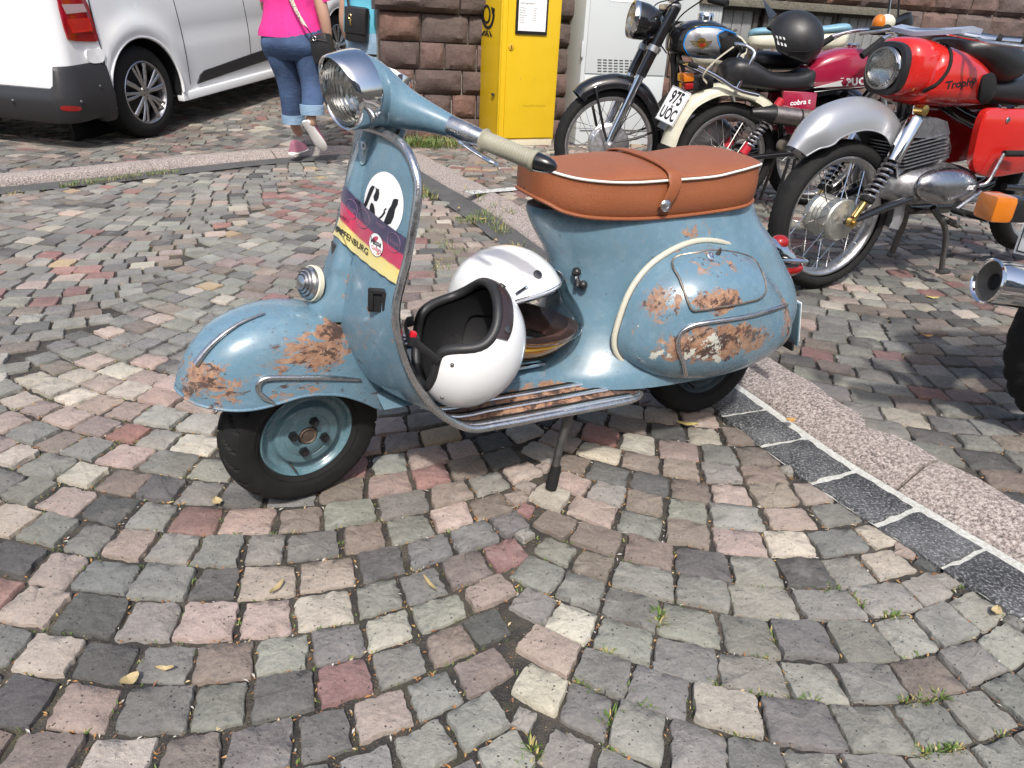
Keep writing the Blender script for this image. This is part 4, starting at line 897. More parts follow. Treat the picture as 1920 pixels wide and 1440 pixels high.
for ph in (50, 0, -50):
    t = R(tab(TA, ph)-8.5); p = R(ph); e = Vector((RA[0]*math.sin(t)*math.cos(p), RA[1]*math.sin(t)*math.sin(p), RA[2]*math.cos(t))); obj('snap', MB().lathe([(.0075, 0), (.007, .003), (.0001, .0042)], e+e.normalized()*.005, e, 16), M_STEEL_DARK, BND)
T_A = bvh(SA)
for a in ((848, 684), (829, 745)):
    p = hit(T_A, FA, *a, .0005)
    if p: obj('rivet', MB().ell(p, (.004, .004, .004), 12, 8), M_STEEL_DARK, SA)
tm = MB(); text_to(tm, 'FB', lambda a, b: hit(T_A, FA, 816+a*.4-b*.9, 706+a*.9+b*.3, .0006) or Vector((0, 0, 0)), 6); obj('lettering', tm, M_INK, SA, smooth=False)
st = cat([(.0, .1, -.085), (.01, .07, -.12), (.01, .02, -.135), (.0, -.04, -.12), (-.02, -.1, -.085)], 6); STP = obj('chin_strap', MB().tube(st, .011, 8, flat=.2), M_FOAM, HA_)
obj('buckle', MB().box((.012, .05, -.13), (.02, .03, .02), None, .004), M_BLACK, STP); obj('release_tab', MB().box((.024, .055, -.134), (.012, .014, .012), None, .003), plain('red_plastic', (.5, .01, .02), .3), STP)
# --- full-face helmet with a clear visor
TB = [(0, 128), (60, 128), (100, 126), (180, 122)]; RB = (.14, .124, .135); MBm = basis_M((.66, .022, .434), (-.78, .62, .05), (.08, -.03, 1))
FB = Frame.of(MBm)
HB_ = thing('full_face_helmet', 'white full-face helmet with clear visor and amber chin band, upright on the scooter floor', 'helmet', MBm)
TU = [(0, 67), (30, 67.5), (60, 69.5), (76, 74), (86, 82), (94, 93), (103, 101), (116, 104), (180, 104)]; TLw = [(0, 113), (30, 113), (60, 112), (90, 108), (110, 105), (130, 104.3), (180, 104.2)]
SB = obj('shell', MB().loft(shell(RB, TU, m=30), True), M_WHITE, HB_, sharp=70)
def chin(th0, th1, k=1.0, n=144, m=8):
    rings = []
    for i in range(m+1):
        ring = []
        for j in range(n):
            ph = -180+360*j/n; a = tab(th0, ph); th = R(a+(th1-a)*i/m); p = R(ph); fr_ = 1+.3*max(0, math.cos(p))**2*min(1, max(0, (math.degrees(th)-80)/28)); low = max(0, th-R(100)); w = (1+.10*low)*fr_*k
            ring.append((RB[0]*math.sin(th)*math.cos(p)*w, RB[1]*math.sin(th)*math.sin(p)*w, RB[2]*math.cos(th)*k))
        rings.append(ring)
    return rings
CH = chin(TLw, 144); CHO = obj('chin_bar', MB().loft(CH, True), plain('amber_gold_paint', (.5, .2, .012), .16, coat=.6, var=.1), HB_, sharp=70)
ys = chin([(0, 120.5), (180, 116)], 123, 1.004, m=2); obj('yellow_line', MB().loft(ys, True), plain('yellow_line_paint', (.8, .5, .05), .2), CHO)

inner = []
for r_ in shell(RB, TU, k=.9, m=14): inner.append(r_)
obj('lining', MB().loft(inner, True), plain('brown_padding', (.085, .042, .034), .5, var=.35, nscale=25), HB_, sharp=70)
obj('cheek_pads', MB().loft(chin(TLw, 143, .86), True).loft([chin(TLw, 143, .86)[0], CH[0]], True), plain('brown_leatherette', (.1, .052, .044), .42, var=.3, nscale=25), HB_, sharp=70)
obj('edge_bead', MB().tube([Vector(p)*1.003 for p in shell(RB, TU)[-1]], .0032, 8, closed=True), M_CHROME, SB)
obj('base_roll', MB().tube([Vector(p)*.985 for p in CH[-1]], .009, 10, closed=True), M_RUBBER, HB_)
vr = []
for i in range(15):
    row = []
    for j in range(41):
        ph = -99+198*j/40; th0 = tab(TU, ph)-3.5; th1 = tab(TLw, ph)+.5; th = R(th0+(th1-th0)*i/14); p = R(ph); k_ = 1.035+.04*max(0, math.cos(p))**2; fr_ = 1+.3*max(0, math.cos(p))**2*min(1, max(0, (math.degrees(th)-80)/28))
        row.append((RB[0]*math.sin(th)*math.cos(p)*k_*fr_, RB[1]*math.sin(th)*math.sin(p)*k_*fr_, RB[2]*math.cos(th)*k_))
    vr.append(row)
def mat_visor():
    t = NT('clear_visor'); gl_ = t.new('ShaderNodeBsdfGlossy', Roughness=.02); tr = t.new('ShaderNodeBsdfTransparent', Color=(.93, .94, .95, 1)); fz = t.new('ShaderNodeFresnel', IOR=1.5); mx = t.new('ShaderNodeMixShader')
    t.l.new(t.math('MULTIPLY', fz.outputs[0], .8), mx.inputs[0]); t.l.new(tr.outputs[0], mx.inputs[1]); t.l.new(gl_.outputs[0], mx.inputs[2]); t.l.new(mx.outputs[0], t.n['Material Output'].inputs[0]); return t.m
VIS = obj('visor', MB().loft(vr, False), mat_visor(), HB_, sharp=70)
rim_ = [Vector(p) for p in vr[0]]+[Vector(r_[-1]) for r_ in vr]+[Vector(p) for p in vr[-1][::-1]]+[Vector(r_[0]) for r_ in vr[::-1]]
obj('visor_edge', MB().tube(rim_, .0013, 6, closed=True), M_CHROME, VIS)
T_B = bvh(SB); T_C = bvh(CHO)
p = hit(T_B, FB, 1008, 515, .0)
if p: n_ = Vector((p.x/RB[0]**2, p.y/RB[1]**2, p.z/RB[2]**2)); obj('snap', MB().lathe([(.0105, 0), (.01, .003), (.007, .004), (.0001, .004)], p, n_, 20), M_STEEL_DARK, SB)
def slot(tree, fr, a, b, par, r_=.0045):
    pts = [hit(tree, fr, a[0]+(b[0]-a[0])*k/6, a[1]+(b[1]-a[1])*k/6, .0) for k in range(7)]
    if all(q is not None for q in pts): s_ = obj('vent_frame', MB().tube(pts, r_, 8), M_CHROME, par); obj('vent', MB().tube([q*1.012 for q in pts[1:-1]], r_*.75, 8), M_GAP, par)
slot(T_B, FB, (967, 552), (988, 538), SB); slot(T_C, FB, (1018, 666), (1041, 659), CHO)
rod = MB().cyl(Fs.at(955, 692, .12), Fs.at(1069, 674, .05), .006, 12); o = obj('chrome_rod', rod, M_CHROME); o.matrix_world = Fs.M; tag(o, 'thin chrome rod lying on the scooter floor beside the full-face helmet', 'rod')
# ================================================================== WALL, BOX, CABINETS
WA = R(20); WD = Vector((math.cos(WA), math.sin(WA), 0)); WN = Vector((math.sin(WA), -math.cos(WA), 0)); W0 = Vector((-1.27, 6.78, 0))
MW = Matrix((WD, -WN, Vector((0, 0, 1)))).transposed().to_4x4(); MW.translation = W0; FW = Frame.of(MW)     # x along the wall, y into it
def sandstone(name='red_sandstone'):
    t = NT(name); a = t.new('ShaderNodeVertexColor', layer_name='Col'); P = t.new('ShaderNodeNewGeometry').outputs['Position']
    c = t.mix(.6, a.outputs[0], t.ramp(t.noise(9, 6, .65, P), [(.25, .3), (.55, .52), (.8, .72)]), 'OVERLAY'); c = t.mix(.5, c, t.ramp(t.noise(70, 5, .7, P), [(.3, .3), (.7, .68)]), 'OVERLAY')
    c = t.mix(t.ramp(t.noise(5, 5, .6, P), [(.52, 0.0), (.72, .6)]), c, (.075, .06, .052)); t.set(Base_Color=c, Roughness=.92); t.bump(t.math('ADD', t.noise(22, 7, .65, P), t.math('MULTIPLY', t.noise(120, 4, .7, P), .35)), .8, .02); return t.m
M_SAND = sandstone(); M_WMORT = mat_speck('wall_mortar', (.2, .175, .15), (.3, .27, .23), (.4, .37, .32), 70)
WALL = thing('stone_wall', 'rough red sandstone wall running behind the yellow box and the motorcycles', 'wall', MW); rw = random.Random(11)
def wall_stone(x0, x1, z0, z1, y0=0.0, dep=.12, rough=.028, col=None, name='stone', nx=9, nz=6, parent=None):
    vs = []; fs = []; sd_ = rw.random()*50; g = rw.uniform(.004, .011)
    for i in range(nx+1):
        for k in range(nz+1):
            u, v = i/nx, k/nz; x = x0+g+(x1-x0-2*g)*u; z = z0+g+(z1-z0-2*g)*v; e = min(u*(x1-x0), (1-u)*(x1-x0), v*(z1-z0), (1-v)*(z1-z0)); fo = min(1, e/.05)**.6
            b = rough*fo*(.15+1.0*vnoise(x*9+sd_, z*9, 5)+.75*vnoise(x*23, z*23+sd_, 9)+.4*vnoise(x*60, z*60+sd_, 4))-.008*(1-fo)+rw.uniform(-.004, .004)*(1-fo)
            if 0 < i < nx: x += rw.uniform(-.2, .2)*(x1-x0)/nx*.8
            vs.append((x, y0-b, z))
    K = nz+1
    for i in range(nx):
        for k in range(nz): fs.append((i*K+k, (i+1)*K+k, (i+1)*K+k+1, i*K+k+1))
    ring = [i*K for i in range(nx+1)]+[nx*K+k for k in range(1, K)]+[i*K+nz for i in range(nx-1, -1, -1)]+[k for k in range(nz-1, 0, -1)]; n = len(vs)
    for q in ring: x, y, z = vs[q]; vs.append((x, y0+dep, z))
    fs += [(ring[i], ring[(i+1) % len(ring)], n+(i+1) % len(ring), n+i) for i in range(len(ring))]
    c = col or rw.choice([(.13, .083, .072), (.115, .078, .068), (.15, .097, .083), (.1, .07, .063), (.165, .095, .073), (.12, .09, .08)]); mb = MB().add(vs, fs); mb.col = [(*c, 1)]*len(vs); return obj(name, mb, M_SAND, parent or WALL, sharp=34)
WL = 7.6
core = MB().box((WL/2, .27, 1.1), (WL-.03, .46, 2.3)); obj('core', core, M_WMORT, WALL, smooth=False)
z = .02; courses = [(.02, .23), (.23, .43), (.43, .63), (.63, .845), (.845, 1.07)]
WX = [(3.05, 3.62), (3.78, 4.55), (4.65, 5.25)]                 # basement openings
for ci, (z0, z1) in enumerate(courses):
    x = 0.0
    while x < WL-.05:
        w_ = rw.uniform(.2, .46); x1 = min(WL, x+w_)
        if not (.95 < x and x1 < 2.0 and False): wall_stone(x, x1, z0, z1, 0, .12, rw.uniform(.018, .034))
        x = x1
x = -.04
while x < 2.9:                                                   # rugged capping course
    x1 = min(2.95, x+rw.uniform(.5, .8)); wall_stone(x, x1, 1.07, 1.3, -.035, .2, .05, (.115, .085, .075), nx=8); x = x1
for z0, z1 in ((1.35, 1.6), (1.6, 1.85), (1.85, 2.1)):
    x = 2.0
    while x < WL: x1 = min(WL, x+rw.uniform(.3, .55)); wall_stone(x, x1, z0, z1, .0, .12, .04); x = x1
for a, b in ((2.95, 5.35),): obj('window_ledge', MB().box(((a+b)/2, -.02, 1.305), (b-a, .3, .07), None, .008), mat_speck('mossy_ledge', (.05, .046, .035), (.12, .11, .085), (.24, .22, .17), 90), WALL)
x = 5.35
while x < WL: x1 = min(WL, x+rw.uniform(.4, .6)); wall_stone(x, x1, 1.07, 1.35, 0, .12, .035); x = x1
M_SHUT = plain('grey_weathered_boards', (.2, .205, .2), .8, var=.35, nscale=14, bump=.3)
for a, b in WX:
    f = obj('window', MB().box(((a+b)/2, -.025, 1.05), (b-a, .03, .44), None, .004), M_SHUT, WALL); obj('frame', MB().box((a-.02, -.035, 1.05), (.05, .06, .46), None, .006).box((b+.02, -.035, 1.05), (.05, .06, .46), None, .006).box(((a+b)/2, -.035, 1.255), (b-a, .05, .03), None, .004), plain('dark_frame', (.05, .045, .04), .8), f)
    for k in range(int((b-a)/.11)): obj('board', MB().box((a+.06+.11*k, -.044, 1.04), (.1, .012, .4), None, .003), M_SHUT, f)
ret = MB().prism([(.02, .1), (.95, 2.7), (1.2, 2.7), (.3, .1)], .02, 2.2, lambda a, b, h: (a, b, h)); obj('return_wall', ret, M_WMORT, WALL, smooth=False)
# --- yellow letter box
A, B = G(933.5, 265, .09), G(1036.8, 265.4, .09); ya = 28; r_ = ray(1036.8, 265.4); fd_ = Vector((math.cos(R(ya)), math.sin(R(ya)))); BWd = (A.x*r_.y-A.y*r_.x)/(fd_.y*r_.x-fd_.x*r_.y); FBX = Frame((A.x, A.y, PAV), ya)   # x along the front, y backwards
YB = thing('letter_box', 'tall yellow street letter box with a black horn emblem and a timetable', 'letter box', FBX.M)
def mat_yellow():
    t = NT('yellow_paint'); n = t.noise(6, 5, .6); c = t.mix(n, (.62, .39, .008), (.69, .46, .012)); s_ = t.math('ADD', t.noise(30, 8, .75, t.mapv((1, 1, .35))), 0); c = t.mix(t.ramp(s_, [(.66, 0.0), (.7, .8)]), c, (.32, .22, .05)); c = t.mix(t.ramp(t.noise(90, 4, .7), [(.7, 0.0), (.74, .9)]), c, (.1, .08, .05))
    t.set(Base_Color=c, Roughness=t.ramp(n, [(.3, .32), (.7, .48)])); t.bump(t.noise(4, 3), .1, .01); return t.m
M_YEL = mat_yellow(); D_ = .42; H_ = 1.62
obj('cabinet', MB().box((BWd/2, D_/2, .04+H_/2), (BWd-.004, D_, H_), None, .012), M_YEL, YB)
obj('plinth', MB().box((BWd/2, D_/2, .01), (BWd-.03, D_-.0, .1), None, .006), plain('pale_plinth', (.55, .5, .36), .7, var=.2), YB)
DR = obj('door', MB().box((BWd/2+.012, -.004, .06+(H_-.05)/2), (BWd-.07, .016, H_-.06), None, .005), M_YEL, YB)
obj('side_fold', MB().box((-.006, D_*.03, .06+(H_-.05)/2), (.012, .03, H_-.06), None, .004), M_YEL, YB)
def bx(px, py, y=0.0): return FBX.at(px, py, y)
LK = bx(958, 88, -.012); obj('lock', MB().lathe([(.026, 0), (.026, .006), (.02, .009), (.0001, .009)], LK, (0, -1, 0), 20), plain('brassy_yellow', (.6, .33, .02), .35), DR); obj('keyhole', MB().box(LK+Vector((0, -.0095, 0)), (.008, .003, .028), None, .001), M_INK, DR)
a, b = bx(968, 0, -.012), bx(1024, 66, -.012); zt = 1.42; NO = obj('notice_frame', MB().box(((a.x+b.x)/2, -.019, (b.z+zt)/2), (b.x-a.x, .014, zt-b.z), None, .003), M_BLACK, DR)
obj('notice', MB().box(((a.x+b.x)/2, -.027, (b.z+zt)/2), (b.x-a.x-.04, .003, zt-b.z-.05)), M_PAPER, NO, smooth=False)
tm = MB(); x0, x1 = a.x+.032, b.x-.032
def ln(s, z_, size, xx): 
    vs, fs = text_mesh(s); x_min = min(v.x for v in vs); tm.add([(xx+(v.x-x_min)*size, -.0292, z_+v.y*size) for v in vs], fs)
ztop = bx(990, 6, -.03).z
ln('Leerungszeiten', ztop, .022, x0)
for k, dname in enumerate(('Montag', 'Dienstag', 'Mittwoch', 'Donnerstag', 'Freitag', 'Samstag', 'Sonntag')): ln(dname, ztop-.035-.018*k, .014, x0); ln('15:00' if k < 5 else ('12:00' if k == 5 else '-'), ztop-.035-.018*k, .014, x0+.125)
for k in range(9): ln('. . . . . . . . . . . . . . . .'[:31-3*(k % 3)], ztop-.185-.012*k, .01, x0)
obj('notice_lettering', tm, M_INK, NO, smooth=False)
tm = MB(); sp_ = lambda x, y: FBX.at_x(680+x/3.097, y/3.097, -.0015)
ring = []
def arcpoly(cx, cy, rx, ry, w, a0, a1, n=22):
    out = [(cx+rx*math.cos(R(a0+(a1-a0)*k/n)), cy+ry*math.sin(R(a0+(a1-a0)*k/n))) for k in range(n+1)]; inn_ = [(cx+(rx-w)*math.cos(R(a0+(a1-a0)*k/n)), cy+(ry-w*1.6)*math.sin(R(a0+(a1-a0)*k/n))) for k in range(n, -1, -1)]; return out+inn_
polys = [arcpoly(719, 82, 24, 56, 9, 0, 180), arcpoly(719, 82, 24, 56, 9, 180, 360), arcpoly(727, 70, 40, 100, 12, 8, 90), arcpoly(727, 70, 40, 100, 12, 90, 172), [(745, 38), (768, 50), (764, 90), (752, 84)], [(686, 52), (698, 48), (700, 84), (690, 86)], [(706, 176), (716, 178), (698, 206), (685, 204)], [(722, 178), (728, 178), (716, 208), (705, 207)], [(732, 180), (739, 180), (752, 212), (741, 212)], [(715, 178), (721, 178), (735, 211), (726, 211)]]
for po in polys:
    vs = [sp_(*p) for p in po]; tm.add(vs, tessellate_polygon([[Vector((p[0], p[1], 0)) for p in po]]))
tm2 = MB(); obj('horn_emblem', tm, M_INK, YB, smooth=False)
tmw = MB(); ln2 = text_mesh('Achtung: Bitte nicht parken'); tmw.add([(bx(1000, 200).x+v.x*.02, -.0135, bx(1000, 198).z+v.y*.028) for v in ln2[0]], ln2[1]); obj('embossed_line', tmw, plain('worn_print', (.38, .25, .01), .6), DR, smooth=False)
hg = FBX.at_x(924, 177, -.01); obj('side_catch', MB().box(hg, (.012, .05, .02), None, .004), M_STEEL_DARK, YB)
# --- grey cabinets
cA = W0+WD*1.93+WN*.34; FC = Frame((cA.x, cA.y, PAV), 20); CAB = thing('utility_cabinet', 'light grey utility cabinet with louvred door beside the yellow letter box', 'cabinet', FC.M)
M_CAB = plain('light_grey_paint', (.5, .53, .53), .45, var=.04, nscale=4); a = FC.at(1090, 120, 0); b = FC.at(1249, 120, 0); CW = b.x-a.x; cx = (a.x+b.x)/2
obj('cabinet', MB().box((cx, .21, .85), (CW, .42, 1.7), None, .006), M_CAB, CAB); zs = FC.at(1150, 140, 0).z; z0 = FC.at(1150, 245, 0).z
dU = obj('door', MB().box((cx+.01, -.006, (zs+1.6)/2), (CW-.05, .016, 1.6-zs-.01), None, .004), M_CAB, CAB); dL = obj('lower_panel', MB().box((cx+.01, -.006, (zs+z0)/2), (CW-.05, .016, zs-z0-.01), None, .004), M_CAB, CAB)
for r_ in range(5):
    for c_ in range(8):
        p = FC.at(1124+10.2*c_, 112+5.3*r_+.35*c_, -.015); obj('vent_slot', MB().box(p, (.038, .006, .009), None, .002), plain('vent_shadow', (.06, .065, .065), .7) if r_+c_ == 0 else bpy.data.materials['vent_shadow'], dU)
hz = FC.at(1092, 92, -.012); obj('hinge', MB().box(hz, (.02, .02, .13), None, .003), M_CAB, dU)
obj('label', MB().box(FC.at(1168, 0, -.016)+Vector((0, 0, .03)), (.22, .002, .09)), M_PAPER, dU, smooth=False)
p0 = FW.at(1258, 30, -.12); p1 = FW.at(1354, 30, -.12); zb = FW.at(1340, 44, -.12).z; MBX = thing('meter_box', 'white ribbed meter box on the sandstone wall above the black motorcycle', 'box', MW)
obj('case', MB().box(((p0.x+p1.x)/2, -.07, zb+.35), (p1.x-p0.x, .1, .7), None, .006), M_CAB, MBX)
for k in range(7): obj('rib', MB().box((p1.x-.03-.03*k, -.123, zb+.35), (.012, .008, .66), None, .003), M_CAB, MBX)
# --- far gate
gp = G(634, 72, .63); FG = Frame((gp.x, gp.y, zg(gp.x, gp.y)-.02), 8); GT = thing('white_gate', 'pale cream boarded gate at the end of the street', 'gate', FG.M); M_GATE = plain('cream_paint', (.62, .62, .54), .6, var=.05)
for k in range(9): obj('board', MB().box((-2.0+.45*k, .0, 1.2), (.435, .04, 2.1), None, .006), M_GATE, GT)
obj('bottom_rail', MB().box((-.2, -.03, .25), (4.1, .04, .22), None, .006).box((-.2, -.03, .02), (4.1, .03, .16), None, .006), M_GATE, GT)
for k in range(4): obj('pane', MB().box((-1.6+1.0*k, -.03, 1.3), (.7, .012, 1.2), None, .004), plain('frosted_pane', (.6, .66, .6), .25) if k == 0 else bpy.data.materials['frosted_pane'], GT)
HS = thing('house', 'pale rendered house closing the far end of the street', 'house', FG.M); obj('wall', MB().box((-3, 1.2, 3), (16, 2, 7), None, .01), plain('cream_render', (.5, .47, .4), .85), HS)
for k in range(6): w_ = obj('window', MB().box((-8+2.2*k, .17, 3.6), (1.0, .06, 1.5), None, .01), M_GATE, HS); obj('pane', MB().box((-8+2.2*k, .135, 3.6), (.8, .02, 1.3)), plain('dark_pane', (.05, .06, .07), .05) if k == 0 else bpy.data.materials['dark_pane'], w_)
# ================================================================== VAN
vo = Vector((-2.955, 6.15, PAV)); vm = Matrix.Translation(vo) @ Matrix.Rotation(R(76), 4, 'Z') @ Matrix.Rotation(R(-5.2), 4, 'Y'); FV = Frame.of(vm)   # x forwards, y left (away from us), z up
VAN = thing('van', 'white panel van parked uphill with alloy wheels and black bumper', 'van', vm); M_VAN = plain('white_van_paint', (.8, .815, .82), .22, coat=.6, var=.015, nscale=3)
def vp(px, py, y=0.0): return FV.at(px, py, y)
AR = .40; AZ = .35; XR = min(-.78, vp(172, 100, .02).x-.02)
def arch(x, x0): d = abs(x-x0); return AZ+math.sqrt(max(0, AR**2-d*d)) if d < AR else 0
plan = []
for k in range(70): x = 4.15-(4.15-(XR+.1))*k/69; plan.append((x, 0, x))
for k in range(1, 9): a = math.pi/2*k/8; plan.append((XR+.1-.1*math.sin(a), .1-.1*math.cos(a), None))
for k in range(1, 13): plan.append((XR, .1+1.75*k/12, None))
rings = []
for x, y, s_ in plan:
    zb = .27
    if s_ is not None:
        zb = max(.27, arch(x, 0), arch(x, 3.27))
        if x < -AR: zb = .58
    else: zb = .47
    ring = []; rear = s_ is None
    for k in range(27):
        f = k/26; z = zb+(1.93-zb)*f; bulge = .035*math.sin(math.pi*min(1, max(0, (z-.3)/1.25)))+.0; lean = .11*max(0, (z-1.05)/.9)**1.6; flare = 0
        for c0 in (0, 3.27):
            r_ = math.hypot(x-c0, max(0, z-AZ)) if s_ is not None else 9; flare = max(flare, .028*math.exp(-((r_-AR-.07)/.075)**2)*(1 if z > AZ-.1 else .5)) if r_ < .75 else flare
        off = -bulge-flare+lean
        crease = .012*math.exp(-((z-.74)/.05)**2) if s_ is not None and .5 < x < 2.8 else 0
        ring.append((x+(0 if not rear else lean*.7), y+(off+crease if not rear else off*(1-min(1, y/.1)))+.05, z))
    rings.append(ring)
VB = obj('body', MB().loft(rings, False), M_VAN, VAN, sharp=35)
obj('roof', MB().box((1.7, 1.0, 1.93), (4.9, 1.75, .05), None, .02), M_VAN, VAN); obj('underbody', MB().box((1.7, .97, .36), (4.6, 1.5, .14), None, .02), M_BLACK, VAN)
obj('far_side', MB().box((1.7, 1.88, 1.1), (4.9, .05, 1.6), None, .02), M_VAN, VAN)
for c0 in (0, 3.27):
    ark = [(c0+AR*1.0*math.cos(R(a)), .012, AZ+AR*math.sin(R(a))) for a in range(-8, 189, 7)]; obj('arch_lip', MB().tube(ark, .012, 8), M_BLACK if False else M_VAN, VB)
    obj('arch_liner', MB().loft([[(c0+(AR-.004)*math.cos(R(a)), y, AZ+(AR-.004)*math.sin(R(a))) for a in range(-12, 193, 8)] for y in (.03, .4)], False).box((c0, .42, AZ+.05), (.9, .02, .75)), M_BLACK, VAN)
zs0 = .655
bpath = []
for k in range(10): bpath.append((-AR-.0+(XR+.1+AR)*k/9, .0))
for k in range(1, 7): a = math.pi/2*k/6; bpath.append((XR+.1-.14*math.sin(a), .1-.1*math.cos(a)))
for k in range(1, 10): bpath.append((XR-.04, .1+1.7*k/9))
zc = vp(150, 132, 0).z; rings = []
for i, (x, y) in enumerate(bpath):
    corner = 1 if i < 14 else max(0, 1-(i-13)/1.2); zt = .49+.14*corner; lo = .26 if i > 3 else .22; nx_, ny_ = (0, -1) if i < 10 else ((-1, 0) if i > 15 else (-math.sin((i-9)/7*math.pi/2), -math.cos((i-9)/7*math.pi/2))); pr = []
    for q, o_ in ((zt, -.02), (zt, .012), (zt-.03, .03), (.44, .045), (.40, .05), (lo+.04, .03), (lo, .005), (lo, -.06)): pr.append((x+nx_*o_, y+ny_*o_+.03, q))
    rings.append(pr)
BUM = obj('bumper', MB().loft(rings, False), plain('black_bumper_plastic', (.022, .022, .024), .48, var=.1, bump=.15, bscale=500), VAN, sharp=50)
T_BUM = bvh(BUM)
for px, py in ((188, 163), (153, 192), (26, 190)):
    p = hit(T_BUM, FV, px, py, .001)
    if p: e = (FV.eye()-p).normalized(); obj('parking_sensor', MB().lathe([(.016, 0), (.014, .002), (.0001, .003)], p, e, 14), M_BLACK, BUM)
rf = [(115, 199), (150, 200), (148, 208), (119, 207)]; obj('reflector', patch(T_BUM, FV, cat(rf, 3, True), .004, 2, 0, .004), M_RED_LENS, BUM)
T_VB = bvh(VB); lp = [(104, -12), (152, -12), (163, 10), (174, 45), (183, 74), (178, 78), (140, 77), (126, 74), (118, 50), (110, 18)]
LAMP = obj('tail_light', patch(T_VB, FV, lp, .012, 6, .01, .012), mat_lens('van_red_lens', (.4, .008, .01), 0), VB)
obj('reversing_lamp', patch(T_VB, FV, [(111, 8), (152, 7), (158, 22), (120, 26)], .022, 3, 0, .003), plain('clear_lamp', (.5, .36, .36), .12, coat=.5), LAMP); obj('brake_lamp', patch(T_VB, FV, [(121, 36), (162, 33), (170, 58), (132, 62)], .022, 3, 0, .004), mat_lens('bright_red_lens', (.75, .03, .02), 0), LAMP)
hp_ = hit(T_VB, FV, 176, 105, .0) or vp(176, 105); obj('door_hinge', patch(T_VB, FV, cat([(160, 94), (188, 92), (193, 114), (166, 117)], 3, True), .014, 3, 0, .014), M_VAN, VB)
def seam(pts, r_=.004):
    p = strip_on(T_VB, FV, cat(pts, 6), .0); 
    if len(p) > 2: obj('door_seam', MB().tube(p, r_, 6), M_GAP, VB)
seam([(325, 0), (340, 60), (350, 110), (357, 158)], .0035); seam([(455, 0), (466, 60), (470, 100)], .0035); seam([(163, -10), (180, 60), (192, 100), (197, 130)], .005)
seam([(196, 130), (170, 132), (150, 134), (147, 150), (143, 163)], .004)
ml = [(369, 157), (374, 141), (382, 132), (400, 126), (470, 101), (512, 87), (513, 108), (470, 122)]; MOL = obj('side_moulding', patch(T_VB, FV, ml, .012, 4, 0, .012), bpy.data.materials['black_bumper_plastic'], VB)
obj('sill', MB().box((1.64, .05, .25), (2.5, .07, .07), None, .015), M_VAN, VAN)
def van_wheel(x0, y0):
    M = Matrix.Translation((x0, y0, .345)); o = obj('wheel', MB().lathe([(.2, .1), (.2, .2)], (0, 0, 0), (0, 1, 0), 30).xf(M), M_BLACK, VAN)
    pr = [(.22, .02), (.235, .012), (.262, .006), (.3, .012), (.325, .03), (.338, .05), (.344, .08), (.345, .12), (.343, .17), (.335, .2), (.31, .225), (.235, .22)]
    tb = MB(); n = 120; vs = []; fs = []; K = len(pr)
    for i in range(n):
        for j, (r_, h) in enumerate(pr):
            rr = r_-(.007 if (r_ > .335 and ((i % 4 == 0 and j % 2) or j in (6, 8))) else 0); a = 2*math.pi*i/n; vs.append((rr*math.cos(a), h, rr*math.sin(a)))
    for i in range(n):
        for j in range(K-1): fs.append((i*K+j, i*K+j+1, ((i+1) % n)*K+j+1, ((i+1) % n)*K+j))
    obj('tyre', tb.add(vs, fs).xf(M), M_RUBBER, o, sharp=40)
    M_AL = metal('wheel_alloy', (.45, .45, .46), .3, .2) if 'wheel_alloy' not in bpy.data.materials else bpy.data.materials['wheel_alloy']
    rim = obj('rim', MB().lathe([(.232, .012), (.226, .008), (.214, .02), (.205, .06), (.2, .14)], (0, 0, 0), (0, 1, 0), 60).lathe([(.05, .03), (.045, .018), (.03, .014), (.0001, .014)], (0, 0, 0), (0, 1, 0), 30).xf(M), M_AL, o)
    obj('brake_disc', MB().lathe([(.16, .1), (.16, .09), (.05, .085), (.0001, .085)], (0, 0, 0), (0, 1, 0), 40).xf(M), M_BLACK, o)
    for k in range(5):
        for dd, wd in ((-14, .017), (10, .011), (22, .011)):
            a0, a1 = R(72*k+20+dd*.55), R(72*k+20+dd); sp = MB(); p0 = Vector((.035*math.cos(a0), .022, .035*math.sin(a0))); p1 = Vector((.12*math.cos(a1), .014, .12*math.sin(a1))); p2 = Vector((.216*math.cos(a1), .018, .216*math.sin(a1)))
            sp.tube([p0, p1, p2], [wd*.75, wd, wd*1.15], 8, flat=.55, up=(0, 1, 0)); obj('spoke', sp.xf(M), M_AL, rim)
    for k in range(5): a = R(72*k+55); obj('wheel_bolt', MB().cyl((.03*math.cos(a), .03, .03*math.sin(a)), (.03*math.cos(a), .011, .03*math.sin(a)), .0075, 8).xf(M), M_STEEL_DARK, rim)
van_wheel(0, .035); van_wheel(3.27, .035); 
obj('far_wheel', MB().lathe([(.2, 0), (.3, .0), (.335, .03), (.34, .2), (.3, .22), (.2, .2)], (0, 1.62, .34), (0, 1, 0), 40), M_RUBBER, VAN)
